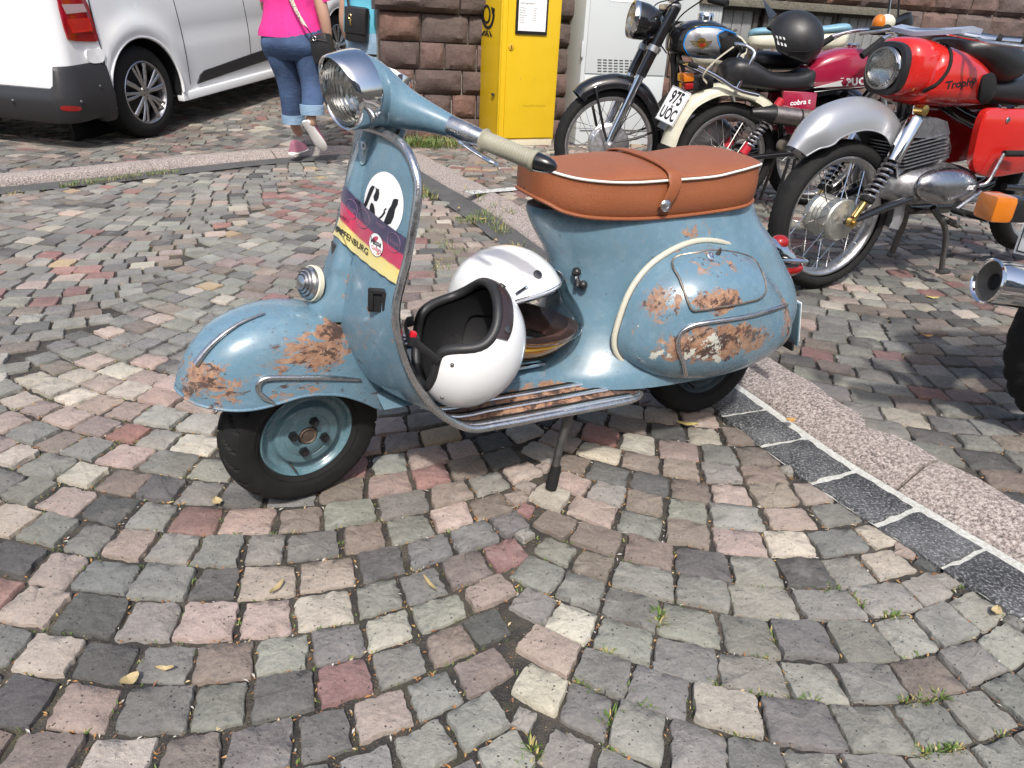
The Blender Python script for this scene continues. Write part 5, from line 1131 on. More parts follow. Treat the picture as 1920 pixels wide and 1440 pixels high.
# ================================================================== PEOPLE
M_SKIN = plain('skin', (.42, .25, .175), .5, var=.12, nscale=14); M_SKIN.node_tree.nodes['Principled BSDF'].inputs['Subsurface Weight'].default_value = .08
def denim(name, a, b):
    t = NT(name); n = t.noise(5, 5, .6); c = t.mix(t.ramp(n, [(.35, 0.0), (.7, 1.0)]), a, b); w = t.noise(700, 2); c = t.mix(t.ramp(w, [(.4, 0.0), (.8, .12)]), c, (.3, .36, .45)); t.set(Base_Color=c, Roughness=.85); t.bump(t.noise(26, 5, .6, t.mapv((1, 1, 2.5))), .35, .02); return t.m
M_DEN = denim('dark_denim', (.014, .032, .085), (.045, .092, .19)); M_DENL = denim('pale_denim', (.16, .26, .38), (.28, .4, .52))
def cloth(name, c, folds=10): t = NT(name); n = t.noise(folds, 4, .55, t.mapv((1, 1, .5))); t.set(Base_Color=t.mix(n, tuple(x*.85 for x in c), tuple(min(1, x*1.1) for x in c)), Roughness=.85); t.bump(n, .5, .03); return t.m
M_PINK = cloth('pink_jersey', (.62, .025, .22)); M_SKY = cloth('blue_jersey', (.11, .42, .55)); M_DRESS = plain('brown_print_fabric', (.2, .12, .09), .85, var=.6, nscale=40)
M_BAG = plain('black_leather_bag', (.014, .014, .015), .4, var=.2, bump=.2, bscale=200)
def body(name, joints, edges, root, M):          # one continuous skin grown round a skeleton: joints (point, radius)
    me = bpy.data.meshes.new(name); me.from_pydata([tuple(p) for p, r in joints], edges, []); o = link(name, me); o.matrix_world = M; me.materials.append(M_SKIN)
    md = o.modifiers.new('skin', 'SKIN'); sk = me.skin_vertices[0].data if me.skin_vertices else None
    if sk is None:
        bm = bmesh.new(); bm.from_mesh(me); bm.verts.layers.skin.verify(); bm.to_mesh(me); bm.free(); sk = me.skin_vertices[0].data
    for i, (p, r) in enumerate(joints): sk[i].radius = (r, r) if isinstance(r, (int, float)) else r
    for i in range(len(joints)): sk[i].use_root = i == root
    md.use_smooth_shade = True; o.modifiers.new('smooth', 'SUBSURF').levels = 1; o.modifiers['smooth'].render_levels = 1; return o
def person(o, label, group=None): return tag(o, label, 'person', group)
def limb(rows, n=20):                            # rows (x, y, z, rx, ry): stacked ellipses
    mb = MB(); rr = cat(rows, 5); mb.loft([[(x+rx*math.cos(a), y+ry*math.sin(a), z) for a in [2*math.pi*k/n for k in range(n)]] for x, y, z, rx, ry in rr], True, True, True); return mb
def hand(parent_bm_list, c, d, side, s=1.0): return []
wp = G(576, 282, .085); FP = Frame((wp.x, wp.y, zg(wp.x, wp.y)), 78)
def wp_(px, py, x=0.0): return FP.at_x(px, py, x)
def L(px, py, x, rx, ry): p = wp_(px, py, x); return (x, p.y, p.z, rx, ry)
J = []
def j(p, r): J.append((Vector(p), r)); return len(J)-1
pel = wp_(552, 78); scale_z = 1
hipL, hipR = wp_(526, 84), wp_(577, 84); kL, kR = wp_(543, 152, .03), wp_(586, 150, -.02); aL, aR = wp_(555, 243, .06), wp_(583, 214, -.17); fL = wp_(557, 270, .0); fR = wp_(584, 262, -.1)
r0 = j(pel, .13); ch = j((.02, pel.y, pel.z+.28), .13); nk = j((.03, pel.y, pel.z+.52), .055); hd = j((.05, pel.y, pel.z+.63), .08); tp = j((.05, pel.y, pel.z+.76), .07)
a1, b1, c1 = j(hipL, .085), j(kL, .055), j(aL, .038); a2, b2, c2 = j(hipR, .085), j(kR, .055), j(aR, .038)
t1 = j((.13, aL.y, aL.z-.045), .03); t2 = j((-.16, aR.y, aR.z-.09), .03)
sL = j((.02, pel.y+.17, pel.z+.42), .055); eL_ = j((.06, pel.y+.24, pel.z+.2), .042); hL = j((.2, pel.y+.2, pel.z+.07), .03)
sR = j((.02, pel.y-.17, pel.z+.42), .055); eR_ = j((-.0, pel.y-.245, pel.z+.16), .044); wR = j((.04, pel.y-.25, pel.z-.04), .03); hR = j((.06, pel.y-.25, pel.z-.12), .032)
fg = [j((.06+.014*q, pel.y-.25-.004*q, pel.z-.19+.004*abs(q)), .009) for q in (-1.5, -.5, .5, 1.5)]; thb = j((.09, pel.y-.235, pel.z-.15), .01)
E_ = [(r0, ch), (ch, nk), (nk, hd), (hd, tp), (r0, a1), (a1, b1), (b1, c1), (c1, t1), (r0, a2), (a2, b2), (b2, c2), (c2, t2), (ch, sL), (sL, eL_), (eL_, hL), (ch, sR), (sR, eR_), (eR_, wR), (wR, hR), (hR, thb)]+[(hR, f) for f in fg]
W1 = body('person', J, E_, r0, FP.M); person(W1, 'woman in a bright pink top and rolled blue jeans walking away up the street')
jl = MB(); jl.loft([[(x+rx*math.cos(a), y+ry*math.sin(a), z) for a in [2*math.pi*k/24 for k in range(24)]] for x, y, z, rx, ry in cat([L(553, 46, .01, .125, .19), L(551, 66, .0, .15, .235), L(551, 84, -.02, .165, .245), L(552, 100, -.01, .15, .235), L(552, 112, 0, .12, .21)], 4)], True, True, True)
def leg(rows): jl.loft([[(x+rx*math.cos(a), y+ry*math.sin(a), z) for a in [2*math.pi*k/20 for k in range(20)]] for x, y, z, rx, ry in cat(rows, 5)], True, True, True)
leg([L(528, 88, -.01, .125, .125), L(534, 115, .0, .115, .115), L(541, 150, .02, .085, .09), L(546, 185, .03, .08, .08), L(550, 226, .05, .078, .078)]); leg([L(578, 88, -.01, .125, .125), L(582, 115, -.0, .115, .11), L(586, 150, -.02, .085, .09), L(587, 180, -.08, .08, .08), L(585, 206, -.14, .078, .075)])
obj('jeans', jl, M_DEN, W1)
for a_, x_ in (((550, 224), .05), ((585, 206), -.14)):
    p = wp_(*a_, x_); obj('turn_up', MB().lathe([(.083, -.03), (.085, .0), (.084, .035), (.079, .038), (.078, -.03), (.083, -.03)], p, (0, 0, 1), 22), M_DENL, W1)
sh = limb([L(545, 70, -.005, .155, .24), L(545, 58, .0, .15, .238), L(545, 40, .0, .13, .215), L(546, 15, .02, .125, .205), L(547, -15, .03, .13, .215), L(548, -45, .03, .12, .215), L(549, -66, .03, .08, .14), L(549, -74, .03, .05, .06)], 26)
for sg in (1, -1): sh.tube([Vector((.02, pel.y+sg*.15, pel.z+.43)), Vector((.03, pel.y+sg*.2, pel.z+.34)), Vector((.045, pel.y+sg*.225, pel.z+.26))], [.075, .075, .07], 16)
obj('top', sh, M_PINK, W1)
obj('hair', MB().ell((.03, pel.y, pel.z+.7), (.1, .09, .12), 20, 14), plain('grey_brown_hair', (.12, .085, .06), .7, var=.4, nscale=60), W1)
M_SHOE = plain('mauve_knit', (.3, .12, .17), .8, var=.2, nscale=40); M_SOLE = plain('white_sole', (.7, .68, .66), .6, var=.08)
def shoe(M):
    prof = [(-.11, .03, .065), (-.085, .036, .085), (-.03, .038, .08), (.03, .043, .062), (.08, .043, .05), (.12, .034, .042), (.14, .015, .03)]
    up = MB(); up.loft([[(x, w*math.cos(a)*(1 if math.sin(a) < .3 else .8), .022+max(0, math.sin(a))*h+min(0, math.sin(a))*.004) for a in [2*math.pi*k/16 for k in range(16)]] for x, w, h in cat(prof, 3)], True, True, True)
    s_ = obj('shoe', up.xf(M), M_SHOE, W1); so_ = MB(); so_.loft([[(x, w*1.1*math.cos(a), .012+.012*math.sin(a)+.02*max(0, (x-.06)/.08)**2*.5) for a in [2*math.pi*k/16 for k in range(16)]] for x, w, h in cat([(-.12, .025, 0), (-.1, .036, 0), (-.03, .034, 0), (.03, .04, 0), (.09, .041, 0), (.13, .028, 0), (.145, .01, 0)], 3)], True, True, True); obj('sole', so_.xf(M), M_SOLE, s_)
pL = wp_(556, 262, .04); shoe(Matrix.Translation((.05, pL.y, 0.0)) @ Matrix.Rotation(R(6), 4, 'Z')); pR = wp_(590, 258, -.14)
shoe(Matrix.Translation((-.15, pR.y, pR.z+.015)) @ Matrix.Rotation(R(-14), 4, 'X') @ Matrix.Rotation(R(62), 4, 'Y') @ Matrix.Rotation(R(-4), 4, 'Z'))
# shoulder bag on a patterned strap
sp_ = [wp_(535, -30, -.13), wp_(552, 12, -.155), wp_(572, 48, -.18), wp_(590, 72, -.17)]; b_ = thing('shoulder_bag', 'small black leather shoulder bag on a leopard print strap carried by the woman', 'bag', FP.M)
lt = NT('leopard_strap'); v = lt.voro(90, 'F1'); lt.set(Base_Color=lt.ramp(v, [(.25, (.02, .018, .016)), (.42, (.5, .45, .36))]), Roughness=.8)
obj('strap', MB().loft([[p+Vector((-.004, -.02, -.01)), p+Vector((-.01, 0, 0)), p+Vector((-.004, .02, .01))] for p in [Vector(q) for q in cat(sp_[:3], 5)]], False), lt.m, b_)
obj('clasp_strap', MB().tube([sp_[2]+Vector((-.005, 0, 0)), sp_[3]], .009, 10, flat=.4), M_BAG, b_); obj('ring', MB().tube([sp_[3]+Vector((-.005, .014*math.cos(a), .014*math.sin(a))) for a in [2*math.pi*k/14 for k in range(14)]], .003, 6, closed=True), M_CHROME, b_)
bc = wp_(606, 92, -.1); obj('bag', MB().box(bc, (.12, .15, .2), Matrix.Rotation(R(-10), 3, 'X'), .045), M_BAG, b_); obj('zip', MB().tube([bc+Vector((-.064, .06, .05)), bc+Vector((-.068, 0, .06)), bc+Vector((-.064, -.06, .055))], .003, 6), M_STEEL_DARK, b_)
# --- second walker, half hidden
q0 = G(690, 215, .2); FQ = Frame((q0.x, q0.y, zg(q0.x, q0.y)), 80); zq = FQ.o.z
def qp(px, py, x=0.0): return FQ.at_x(px, py, x)
def LQ(px, py, x, rx, ry): p = qp(px, py, x); return (x, p.y, p.z, rx, ry)
pel = qp(690, 82); J = []
r0 = j(pel, .12); ch = j((.02, pel.y, pel.z+.3), .13); nk = j((.03, pel.y, pel.z+.54), .055); hd = j((.05, pel.y, pel.z+.66), .08); tp = j((.05, pel.y, pel.z+.8), .07)
hl, hr = j((0, pel.y+.09, pel.z-.08), .08), j((0, pel.y-.09, pel.z-.08), .08); kl, kr = j((.06, pel.y+.09, .48), .058), j((-.04, pel.y-.09, .48), .058); al, ar = j((.1, pel.y+.09, .09), .04), j((-.12, pel.y-.09, .12), .04); tl_, tr_ = j((.2, pel.y+.1, .03), .035), j((-.04, pel.y-.1, .03), .035)
sr = j((.02, pel.y-.19, pel.z+.44), .055); er = j(qp(702, 35, -.03), .05); wr = j(qp(703, 58, -.05), .036); hn = j(qp(701, 68, -.05), .038); sl2 = j((.02, pel.y+.19, pel.z+.44), .055); el2 = j((.03, pel.y+.24, pel.z+.16), .045); wl2 = j((.12, pel.y+.22, pel.z-.02), .034)
hp0 = J[hn][0]; fg = [j(hp0+Vector((.015*q, .012*q, -.075+.006*abs(q))), .011) for q in (-1.5, -.5, .5, 1.5)]; th2 = j(hp0+Vector((.02, .045, -.04)), .011)
W2 = body('person', J, [(r0, ch), (ch, nk), (nk, hd), (hd, tp), (r0, hl), (hl, kl), (kl, al), (al, tl_), (r0, hr), (hr, kr), (kr, ar), (ar, tr_), (ch, sr), (sr, er), (er, wr), (wr, hn), (hn, th2), (ch, sl2), (sl2, el2), (el2, wl2)]+[(hn, f) for f in fg], r0, FQ.M); person(W2, 'walker in a light blue top and pale jeans beside the sandstone wall')
obj('top', limb([LQ(686, 62, 0, .14, .2), LQ(686, 40, 0, .14, .2), LQ(687, 10, .02, .13, .2), LQ(688, -30, .02, .14, .21), LQ(689, -62, .02, .1, .17), LQ(689, -75, .02, .05, .06)], 24), M_SKY, W2)
jq = limb([LQ(688, 58, 0, .13, .19), LQ(690, 78, 0, .15, .205), LQ(692, 100, 0, .14, .2)], 24)
for sg, kx_ in ((1, .05), (-1, -.04)): jq.loft([[(x+rx*math.cos(a), y+ry*math.sin(a), z) for a in [2*math.pi*k/20 for k in range(20)]] for x, y, z, rx, ry in cat([(0, pel.y+sg*.095, pel.z-.1, .115, .115), (kx_*.6, pel.y+sg*.095, pel.z-.3, .105, .105), (kx_, pel.y+sg*.09, .42, .09, .09), (kx_*1.8, pel.y+sg*.09, .16, .085, .085)], 4)], True, True, True)
obj('jeans', jq, M_DENL, W2); obj('hair', MB().ell((.03, pel.y, pel.z+.74), (.1, .09, .12), 20, 14), bpy.data.materials['grey_brown_hair'], W2)
obj('wrist_band', MB().tube([qp(703, 53, -.05)+Vector((.036*math.cos(a), .036*math.sin(a), 0)) for a in [2*math.pi*k/16 for k in range(16)]], .006, 6, closed=True), M_INK, W2)
mb2 = thing('messenger_bag', 'black fabric messenger bag with a key ring carried by the walker in blue', 'bag', FQ.M); c_ = qp(670, 46, -.17)
obj('bag', MB().box(c_, (.09, .2, .28), Matrix.Rotation(R(4), 3, 'X'), .03), M_BAG, mb2); obj('flap', MB().box(c_+Vector((-.05, .0, .03)), (.012, .19, .2), Matrix.Rotation(R(4), 3, 'X'), .005), M_BAG, mb2); obj('key_ring', MB().tube([c_+Vector((-.06, .04+.014*math.cos(a), .06+.016*math.sin(a))) for a in [2*math.pi*k/12 for k in range(12)]], .003, 6, closed=True).box(c_+Vector((-.06, .035, .015)), (.008, .014, .05), None, .003), M_BRASS, mb2)
obj('strap', MB().tube([qp(655, 18, -.14), qp(652, 0, -.13), qp(654, -40, -.1)], .012, 8, flat=.4), M_BAG, mb2)
# --- third walker: only an edge of a brown dress shows
pel = qp(722, 60, .35); J = []; r0 = j(pel, .12); ch = j(pel+Vector((.02, 0, .3)), .13); nk = j(pel+Vector((.03, 0, .53)), .05); hd = j(pel+Vector((.04, 0, .64)), .08); tp = j(pel+Vector((.04, 0, .77)), .07)
ks = [(j(pel+Vector((0, sg*.08, -.1)), .08), j(Vector((.38+sg*.05, pel.y+sg*.08, .46)), .055), j(Vector((.38+sg*.1, pel.y+sg*.08, .08)), .038), j(Vector((.46+sg*.1, pel.y+sg*.08, .03)), .03)) for sg in (1, -1)]
am = [(j(pel+Vector((.02, sg*.17, .43)), .05), j(pel+Vector((.02, sg*.21, .17)), .04), j(pel+Vector((.06, sg*.2, -.06)), .03)) for sg in (1, -1)]
W3 = body('person', J, [(r0, ch), (ch, nk), (nk, hd), (hd, tp)]+sum([[(r0, a), (a, b), (b, c), (c, d)] for a, b, c, d in ks], [])+sum([[(ch, a), (a, b), (b, c)] for a, b, c in am], []), r0, FQ.M); person(W3, 'walker in a brown patterned dress almost hidden by the wall corner')
obj('dress', limb([(.37, pel.y, .42, .2, .22), (.36, pel.y, pel.z-.1, .16, .2), (.36, pel.y, pel.z+.1, .13, .18), (.37, pel.y, pel.z+.35, .14, .2), (.37, pel.y, pel.z+.5, .07, .1)], 22), M_DRESS, W3); obj('hair', MB().ell((.38, pel.y, pel.z+.7), (.1, .09, .12), 20, 14), bpy.data.materials['grey_brown_hair'], W3)
# ================================================================== MOTORCYCLES
def gloss(name, c, rough=.14, coat=.7): return plain(name, c, rough, coat=coat, var=.05, nscale=4)
M_REDP = gloss('red_paint', (.5, .018, .014)); M_MAR = gloss('maroon_paint', (.27, .012, .04), .2); M_CREAMP = plain('grubby_cream_paint', (.55, .53, .42), .35, var=.25, nscale=14); M_SILV = plain('silver_paint', (.4, .41, .43), .34, .55, var=.03, nscale=3, coat=.4, rvar=.03)
M_SEATB = plain('black_seat_vinyl', (.013, .013, .014), .42, var=.2, bump=.15, bscale=350); M_DRUM = metal('matt_alloy_drum', (.5, .5, .46), .5, .35)
def strut(a, b, r, n=10): return MB().tube([a, b], r, n)
def moto_wheel(par, c, Rr, tw, rr, hub_r, hub_w, M=None, hubmat=None, nsp=32, blocks=72):
    c = Vector(c); X = Matrix.Translation(c) if M is None else M
    w = obj('wheel', MB().lathe([(.012, -.09), (.012, .09)], (0, 0, 0), (0, 1, 0), 12).tube([(0, -.085, 0), (0, .085, 0)], .012, 8).xf(X), M_STEEL_DARK, par)
    n = 144; prof = []
    for k in range(15): a = R(-125+250*k/14); prof.append(((Rr+rr)/2+(Rr-rr)/2*math.cos(a), tw/2*1.03*math.sin(a)))
    K = 15; vs = []; fs = []
    for i in range(n):
        for j, (r_, h) in enumerate(prof):
            if r_ > Rr-.028 and (2*math.pi*i/n*blocks/(2*math.pi)+(.5 if j in (5, 6, 8, 9) else 0)) % 1 < .38: r_ -= .006
            if j in (4, 10) and r_ > Rr-.03: r_ -= .003
            a = 2*math.pi*i/n; vs.append((r_*math.cos(a), h, r_*math.sin(a)))
    for i in range(n):
        for j in range(K-1): fs.append((i*K+j, i*K+j+1, ((i+1) % n)*K+j+1, ((i+1) % n)*K+j))
    obj('tyre', MB().add(vs, fs).xf(X), M_RUBBER, w, sharp=35)
    obj('rim', MB().lathe([(rr+.016, -tw*.33), (rr+.012, -tw*.36), (rr, -tw*.33), (rr-.006, -tw*.22), (rr-.012, -tw*.1), (rr-.012, tw*.1), (rr-.006, tw*.22), (rr, tw*.33), (rr+.012, tw*.36), (rr+.016, tw*.33)], (0, 0, 0), (0, 1, 0), 72).xf(X), M_ALU, w, sharp=50)
    hw = hub_w/2
    obj('hub', MB().lathe([(.014, -hw-.012), (hub_r*.5, -hw-.008), (hub_r*.94, -hw), (hub_r, -hw+.006), (hub_r, -hw*.55), (hub_r*.9, -hw*.4), (hub_r*.97, -hw*.25), (hub_r*.9, -hw*.1), (hub_r*.97, hw*.05), (hub_r*.9, hw*.2), (hub_r*.97, hw*.35), (hub_r, hw*.55), (hub_r, hw-.006), (hub_r*.94, hw), (hub_r*.5, hw+.008), (.014, hw+.012)], (0, 0, 0), (0, 1, 0), 48).xf(X), hubmat or M_DRUM, w, sharp=30)
    me = None
    for k in range(nsp):
        a = 2*math.pi*k/nsp; sg = 1 if k % 2 else -1; tw_ = R(26)*(1 if (k//2) % 2 else -1)
        p0 = Vector((hub_r*.95*math.cos(a+tw_), sg*hw*.75, hub_r*.95*math.sin(a+tw_))); p1 = Vector(((rr-.008)*math.cos(a), sg*tw*.06, (rr-.008)*math.sin(a))); o = obj('spoke', MB().tube([p0, p1], .0019, 5).xf(X), M_CHROME, w)
    return w
def fender(name, path, hw, dep, mat, par, lip=True, y0=0.0, taper=None):   # path (x, z) along the crest; section a rounded gutter
    P = [Vector((a, 0, b)) for a, b in cat(path, 6)]; rings = []
    for i, p in enumerate(P):
        t = (P[min(i+1, len(P)-1)]-P[max(i-1, 0)]).normalized(); nrm = Vector((t.z, 0, -t.x)); nrm = nrm if nrm.dot(Vector((0, 0, .3))-p+Vector((0, 0, 0))) > 0 or True else -nrm
        cen = sum(P, Vector())/len(P); nrm = -nrm if nrm.dot(cen-p) < 0 else nrm; f = i/(len(P)-1); w = hw*(taper(f) if taper else 1); d = dep*(taper(f) if taper else 1); ring = []
        for k in range(17):
            a = math.pi*k/16; ring.append(p+Vector((0, y0+w*math.cos(a), 0))+nrm*(d*(1-math.sin(a)**.75)))
        rings.append(ring)
    o = obj(name, MB().loft(rings, False), mat, par, sharp=60)
    if lip: obj('rolled_edge', MB().tube([r_[0] for r_ in rings], .0035, 6).tube([r_[-1] for r_ in rings], .0035, 6), mat, o)
    return o
def block(name, rows, mat, par, n=2.6, k=28, sharp=60):   # loft along x: rows (x, half width, z bottom, z top)
    rings = []
    for x, w, z0, z1 in cat(rows, 5):
        ring = []
        for q in range(k):
            a = 2*math.pi*q/k; c_, s_ = math.cos(a), math.sin(a); ring.append((x, w*math.copysign(abs(c_)**(2/n), c_), (z0+z1)/2+(z1-z0)/2*math.copysign(abs(s_)**(2/n), s_)))
        rings.append(ring)
    return obj(name, MB().loft(rings, True, True, True), mat, par, sharp=sharp)
def spring(a, b, r, turns, wire, n=10):
    a, b = Vector(a), Vector(b); A = (b-a).normalized(); u = A.orthogonal().normalized(); w = A.cross(u); N = turns*n
    return MB().tube([a+(b-a)*i/N+(u*math.cos(2*math.pi*i/n)+w*math.sin(2*math.pi*i/n))*r for i in range(N+1)], wire, 6)
def lens_unit(par, c, ax, r, rim=M_CHROME, bez=None):
    h = obj('headlight', MB().lathe([(r*1.0, -.035), (r*1.13, -.01), (r*1.15, .004), (r*1.1, .012), (r*1.0, .012)], c, ax, 44), bez or rim, par)
    obj('reflector', MB().lathe([(r, .006), (r*.8, -.006), (r*.4, -.013), (.0001, -.015)], c, ax, 36), bpy.data.materials['reflector_silver'], h); obj('lens', MB().lathe([(r, .006), (r*.8, .018), (r*.4, .026), (.0001, .028)], c, ax, 36), bpy.data.materials['headlamp_glass'], h)
    obj('lamp_ring', MB().lathe([(r*1.04, .008), (r*1.03, .016), (r*.98, .016), (r*.97, .006)], c, ax, 44), rim, h); return h
MCG = 'motorcycles parked on the pavement'
# ---------------------------------------------------------------- red motorcycle
FZ = Frame((1.293, 3.09, PAV), -155); MZ = thing('motorcycle', 'bright red motorcycle with silver front mudguard and black rubber knee pad, on its centre stand', 'motorcycle', FZ.M, MCG)
def z_(px, py, y=0.0): return FZ.at(px, py, y)
moto_wheel(MZ, (0, 0, .311), .311, .092, .235, .085, .14); moto_wheel(MZ, (-1.34, 0, .385), .311, .098, .235, .09, .15)
fender('front_mudguard', [(.3, .6), (.255, .672), (.175, .742), (.03, .78), (-.1, .768), (-.2, .72), (-.3, .61), (-.37, .46), (-.4, .3), (-.39, .24)], .077, .115, M_SILV, MZ, taper=lambda f: .55+.45*min(1, f/.14))
for sg in (1, -1):
    y = sg*.115; top, mid, low, ax_ = Vector((-.222, y, .745)), Vector((-.14, y, .555)), Vector((-.055, y, .405)), Vector((-.012, y, .342))
    d = (low-top).normalized(); f = obj('fork_shock', MB().tube([top+d*.03, top+d*.04, mid], [.024, .031, .031], 18), M_CHROME, MZ)
    obj('spring', spring(mid-d*.01, low, .026, 8, .0062), M_CHROME_OLD, f); obj('damper', MB().tube([mid, low], .017, 12), M_RUBBER, f); obj('lower_sleeve', MB().tube([low-d*.02, low+d*.01], .029, 14), M_RUBBER, f); obj('rod', MB().tube([low, ax_+d*.01], .013, 12), M_BRASS, f)
    obj('fork_eye', MB().lathe([(.02, -.02), (.02, .02), (.008, .022), (.0001, .022)], top, (0, sg, 0), 18), M_BRASS, f)
    obj('swing_arm', MB().tube([(-.33, y*1.0, .405), (-.16, y, .365), (.0, y, .318)], [.018, .016, .014], 12), M_BLACKMETAL, MZ); obj('axle_nut', MB().lathe([(.02, -.01), (.02, .012), (.009, .014), (.009, .022), (.0001, .022)], (0, y, .314), (0, sg, 0), 12), M_BRASS, MZ)
    obj('pivot', MB().lathe([(.024, -.02), (.024, .018), (.01, .02), (.0001, .026)], (-.325, y, .405), (0, sg, 0), 14), M_STEEL_DARK, MZ)
NC = block('headlight_nacelle', [(-.125, .09, .798, .975), (-.15, .112, .785, .995), (-.2, .125, .785, 1.0), (-.28, .14, .78, .99), (-.33, .148, .775, .98)], M_REDP, MZ, 2.8)
bz = []
for s_, x in ((1.02, -.14), (1.06, -.115), (1.03, -.098), (.86, -.095)): bz.append([(x, .09*s_*math.copysign(abs(math.cos(a))**.75, math.cos(a)), .885+.092*s_*math.copysign(abs(math.sin(a))**.75, math.sin(a))) for a in [2*math.pi*k/40 for k in range(40)]])
obj('bezel', MB().loft(bz, True), M_BLACK, NC); lens_unit(NC, (-.095, 0, .885), (1, 0, 0), .07)
TK = block('tank', [(-.215, .14, .77, .93), (-.25, .155, .755, .975), (-.33, .165, .752, .978), (-.43, .168, .75, .955), (-.52, .16, .752, .915), (-.58, .135, .76, .865), (-.6, .09, .78, .84)], M_REDP, MZ, 3.0)
T_NC = bvh(NC)
T_TK = bvh(TK)
sm_ = [h_ for h_ in (hit(T_TK, FZ, a, b, .0) or hit(T_NC, FZ, a, b, .0) for a, b in cat([(1762, 82), (1778, 90), (1783, 108), (1777, 132), (1758, 156), (1732, 171)], 4)) if h_ is not None]; obj('rubber_seam', MB().tube(sm_, .0075, 8), M_RUBBER, TK)
kp_ = cat([(1838, 150), (1845, 140), (1860, 138), (1874, 148), (1877, 168), (1873, 185), (1855, 194), (1836, 191), (1833, 175)], 3, True); obj('knee_pad', patch(T_TK, FZ, kp_, .01, 4, .004, .01), M_RUBBER, TK)
tm = MB(); text_to(tm, 'Trophy', lambda a, b: hit(T_TK, FZ, 1800+a*1.05-b*.0, 157-a*.14-b*1.1, .0012) or FZ.at(1800+a, 157-b, .165), 18, shear=.25, bold=.03); tm.add([hit(T_TK, FZ, *p, .0012) or FZ.at(*p, .165) for p in ((1773, 153), (1830, 146), (1829, 149), (1773, 156))], [(0, 1, 2, 3)]); obj('tank_script', tm, M_INK, TK, smooth=False)
block('seat', [(-.58, .1, .78, .86), (-.68, .135, .765, .872), (-.85, .145, .76, .88), (-1.1, .14, .765, .89), (-1.3, .12, .785, .88), (-1.34, .06, .8, .86)], M_SEATB, MZ, 3.2)
block('tank_bag', [(-.42, .09, .93, 1.0), (-.5, .15, .9, 1.03), (-.62, .17, .84, 1.02), (-.72, .15, .85, .98), (-.76, .08, .87, .94)], M_SEATB, MZ, 2.6)
sp = MB(); sp.prism(cat([(-.545, .745), (-.7, .755), (-.9, .755), (-1.05, .74), (-1.1, .62), (-1.02, .52), (-.86, .49), (-.68, .482), (-.58, .52), (-.545, .6)], 4, True), .125, .165, bev=.04).mirror(); SP = obj('side_panel', sp, M_REDP, MZ, sharp=50)
obj('panel_screw', MB().lathe([(.012, 0), (.01, .004), (.0001, .004)], z_(1890, 225, .167), (0, 1, 0), 14), M_CHROME, SP)
fender('rear_mudguard', [(-.93, .5), (-.98, .63), (-1.12, .745), (-1.34, .785), (-1.55, .72), (-1.68, .58), (-1.72, .45)], .08, .09, M_REDP, MZ)
eng = block('crankcase', [(-.22, .06, .39, .47), (-.27, .12, .37, .51), (-.38, .15, .355, .53), (-.52, .15, .36, .53), (-.66, .13, .38, .51), (-.72, .08, .4, .48)], M_CAST, MZ, 2.6)
obj('engine_cover', MB().ell((-.47, .135, .445), (.185, .055, .078), 30, 18, Matrix.Rotation(R(-4), 3, 'Y')), metal('polished_cover', (.42, .42, .44), .25, .25), eng)
obj('engine_cover', MB().ell((-.45, -.135, .445), (.18, .05, .078), 24, 14), M_CAST, eng)
tm = MB(); text_to(tm, 'mz', lambda a, b: (-.545-a, .192, .452+b*1.0), .035, shear=.5, bold=.03); obj('cover_script', tm, M_PAPER, eng, smooth=False)
for k in range(8): obj('cylinder_fin', MB().box((-.355+.006*k, 0, .538+.0135*k), (.25-.0*k, .215, .005), Matrix.Rotation(R(10), 3, 'Y'), .002), M_CAST, eng)
obj('cylinder', MB().box((-.33, 0, .58), (.17, .15, .13), Matrix.Rotation(R(10), 3, 'Y'), .02), M_STEEL_DARK, eng)
for k in range(8): obj('head_fin', MB().prism([(-.2, .64), (-.22, .69), (-.26, .712), (-.34, .715), (-.41, .7), (-.445, .655), (-.44, .632)], -.1+.028*k, -.094+.028*k), M_CAST, eng)
obj('spark_plug', MB().tube([(-.33, .02, .7), (-.335, .03, .75), (-.36, .05, .765)], [.011, .011, .008], 10).tube([(-.36, .05, .765), (-.44, .06, .76), (-.52, .03, .72)], .0045, 8), M_RUBBER, eng)
obj('carburettor', MB().tube([(-.46, .0, .6), (-.53, .02, .6)], [.035, .04], 14).ell((-.53, .03, .57), (.03, .03, .05), 14, 10), M_CAST, eng)
fr = MB().tube([(-.24, 0, .82), (-.27, 0, .74), (-.3, 0, .6), (-.36, 0, .4), (-.44, 0, .325), (-.7, 0, .32), (-.95, 0, .42)], .03, 12).tube([(-.25, 0, .85), (-.6, 0, .72), (-.95, 0, .62)], .03, 12).tube([(-.95, 0, .42), (-.97, 0, .6), (-1.05, 0, .72)], .025, 12)
for sg in (1, -1): fr.tube([(-.92, sg*.09, .42), (-1.34, sg*.1, .385)], .016, 10).tube([(-.3, 0, .42), (-.325, sg*.1, .405)], .014, 8)
obj('frame', fr, M_BLACKMETAL, MZ)
for sg in (1, -1):
    s_ = obj('rear_shock', spring((-1.12, sg*.12, .7), (-1.3, sg*.12, .43), .028, 9, .006), M_CHROME_OLD, MZ); obj('damper', MB().tube([(-1.1, sg*.12, .74), (-1.32, sg*.12, .4)], .016, 10), M_BLACKMETAL, s_)
for sg in (1, -1):
    a, b = Vector((-.52, sg*.07, .34)), Vector((-.61, sg*.135, .075)); k_ = a.lerp(b, .45)+Vector((-.035, sg*.01, .02))
    l_ = obj('centre_stand_leg', MB().tube(cat([a, k_, b], 6), [.02]*4+[.017]*5+[.015]*4, 10, flat=.7), M_STEEL_DARK, MZ); obj('stand_foot', MB().box(b+Vector((-.015, 0, -.012)), (.06, .035, .022), None, .006), M_STEEL_DARK, l_)
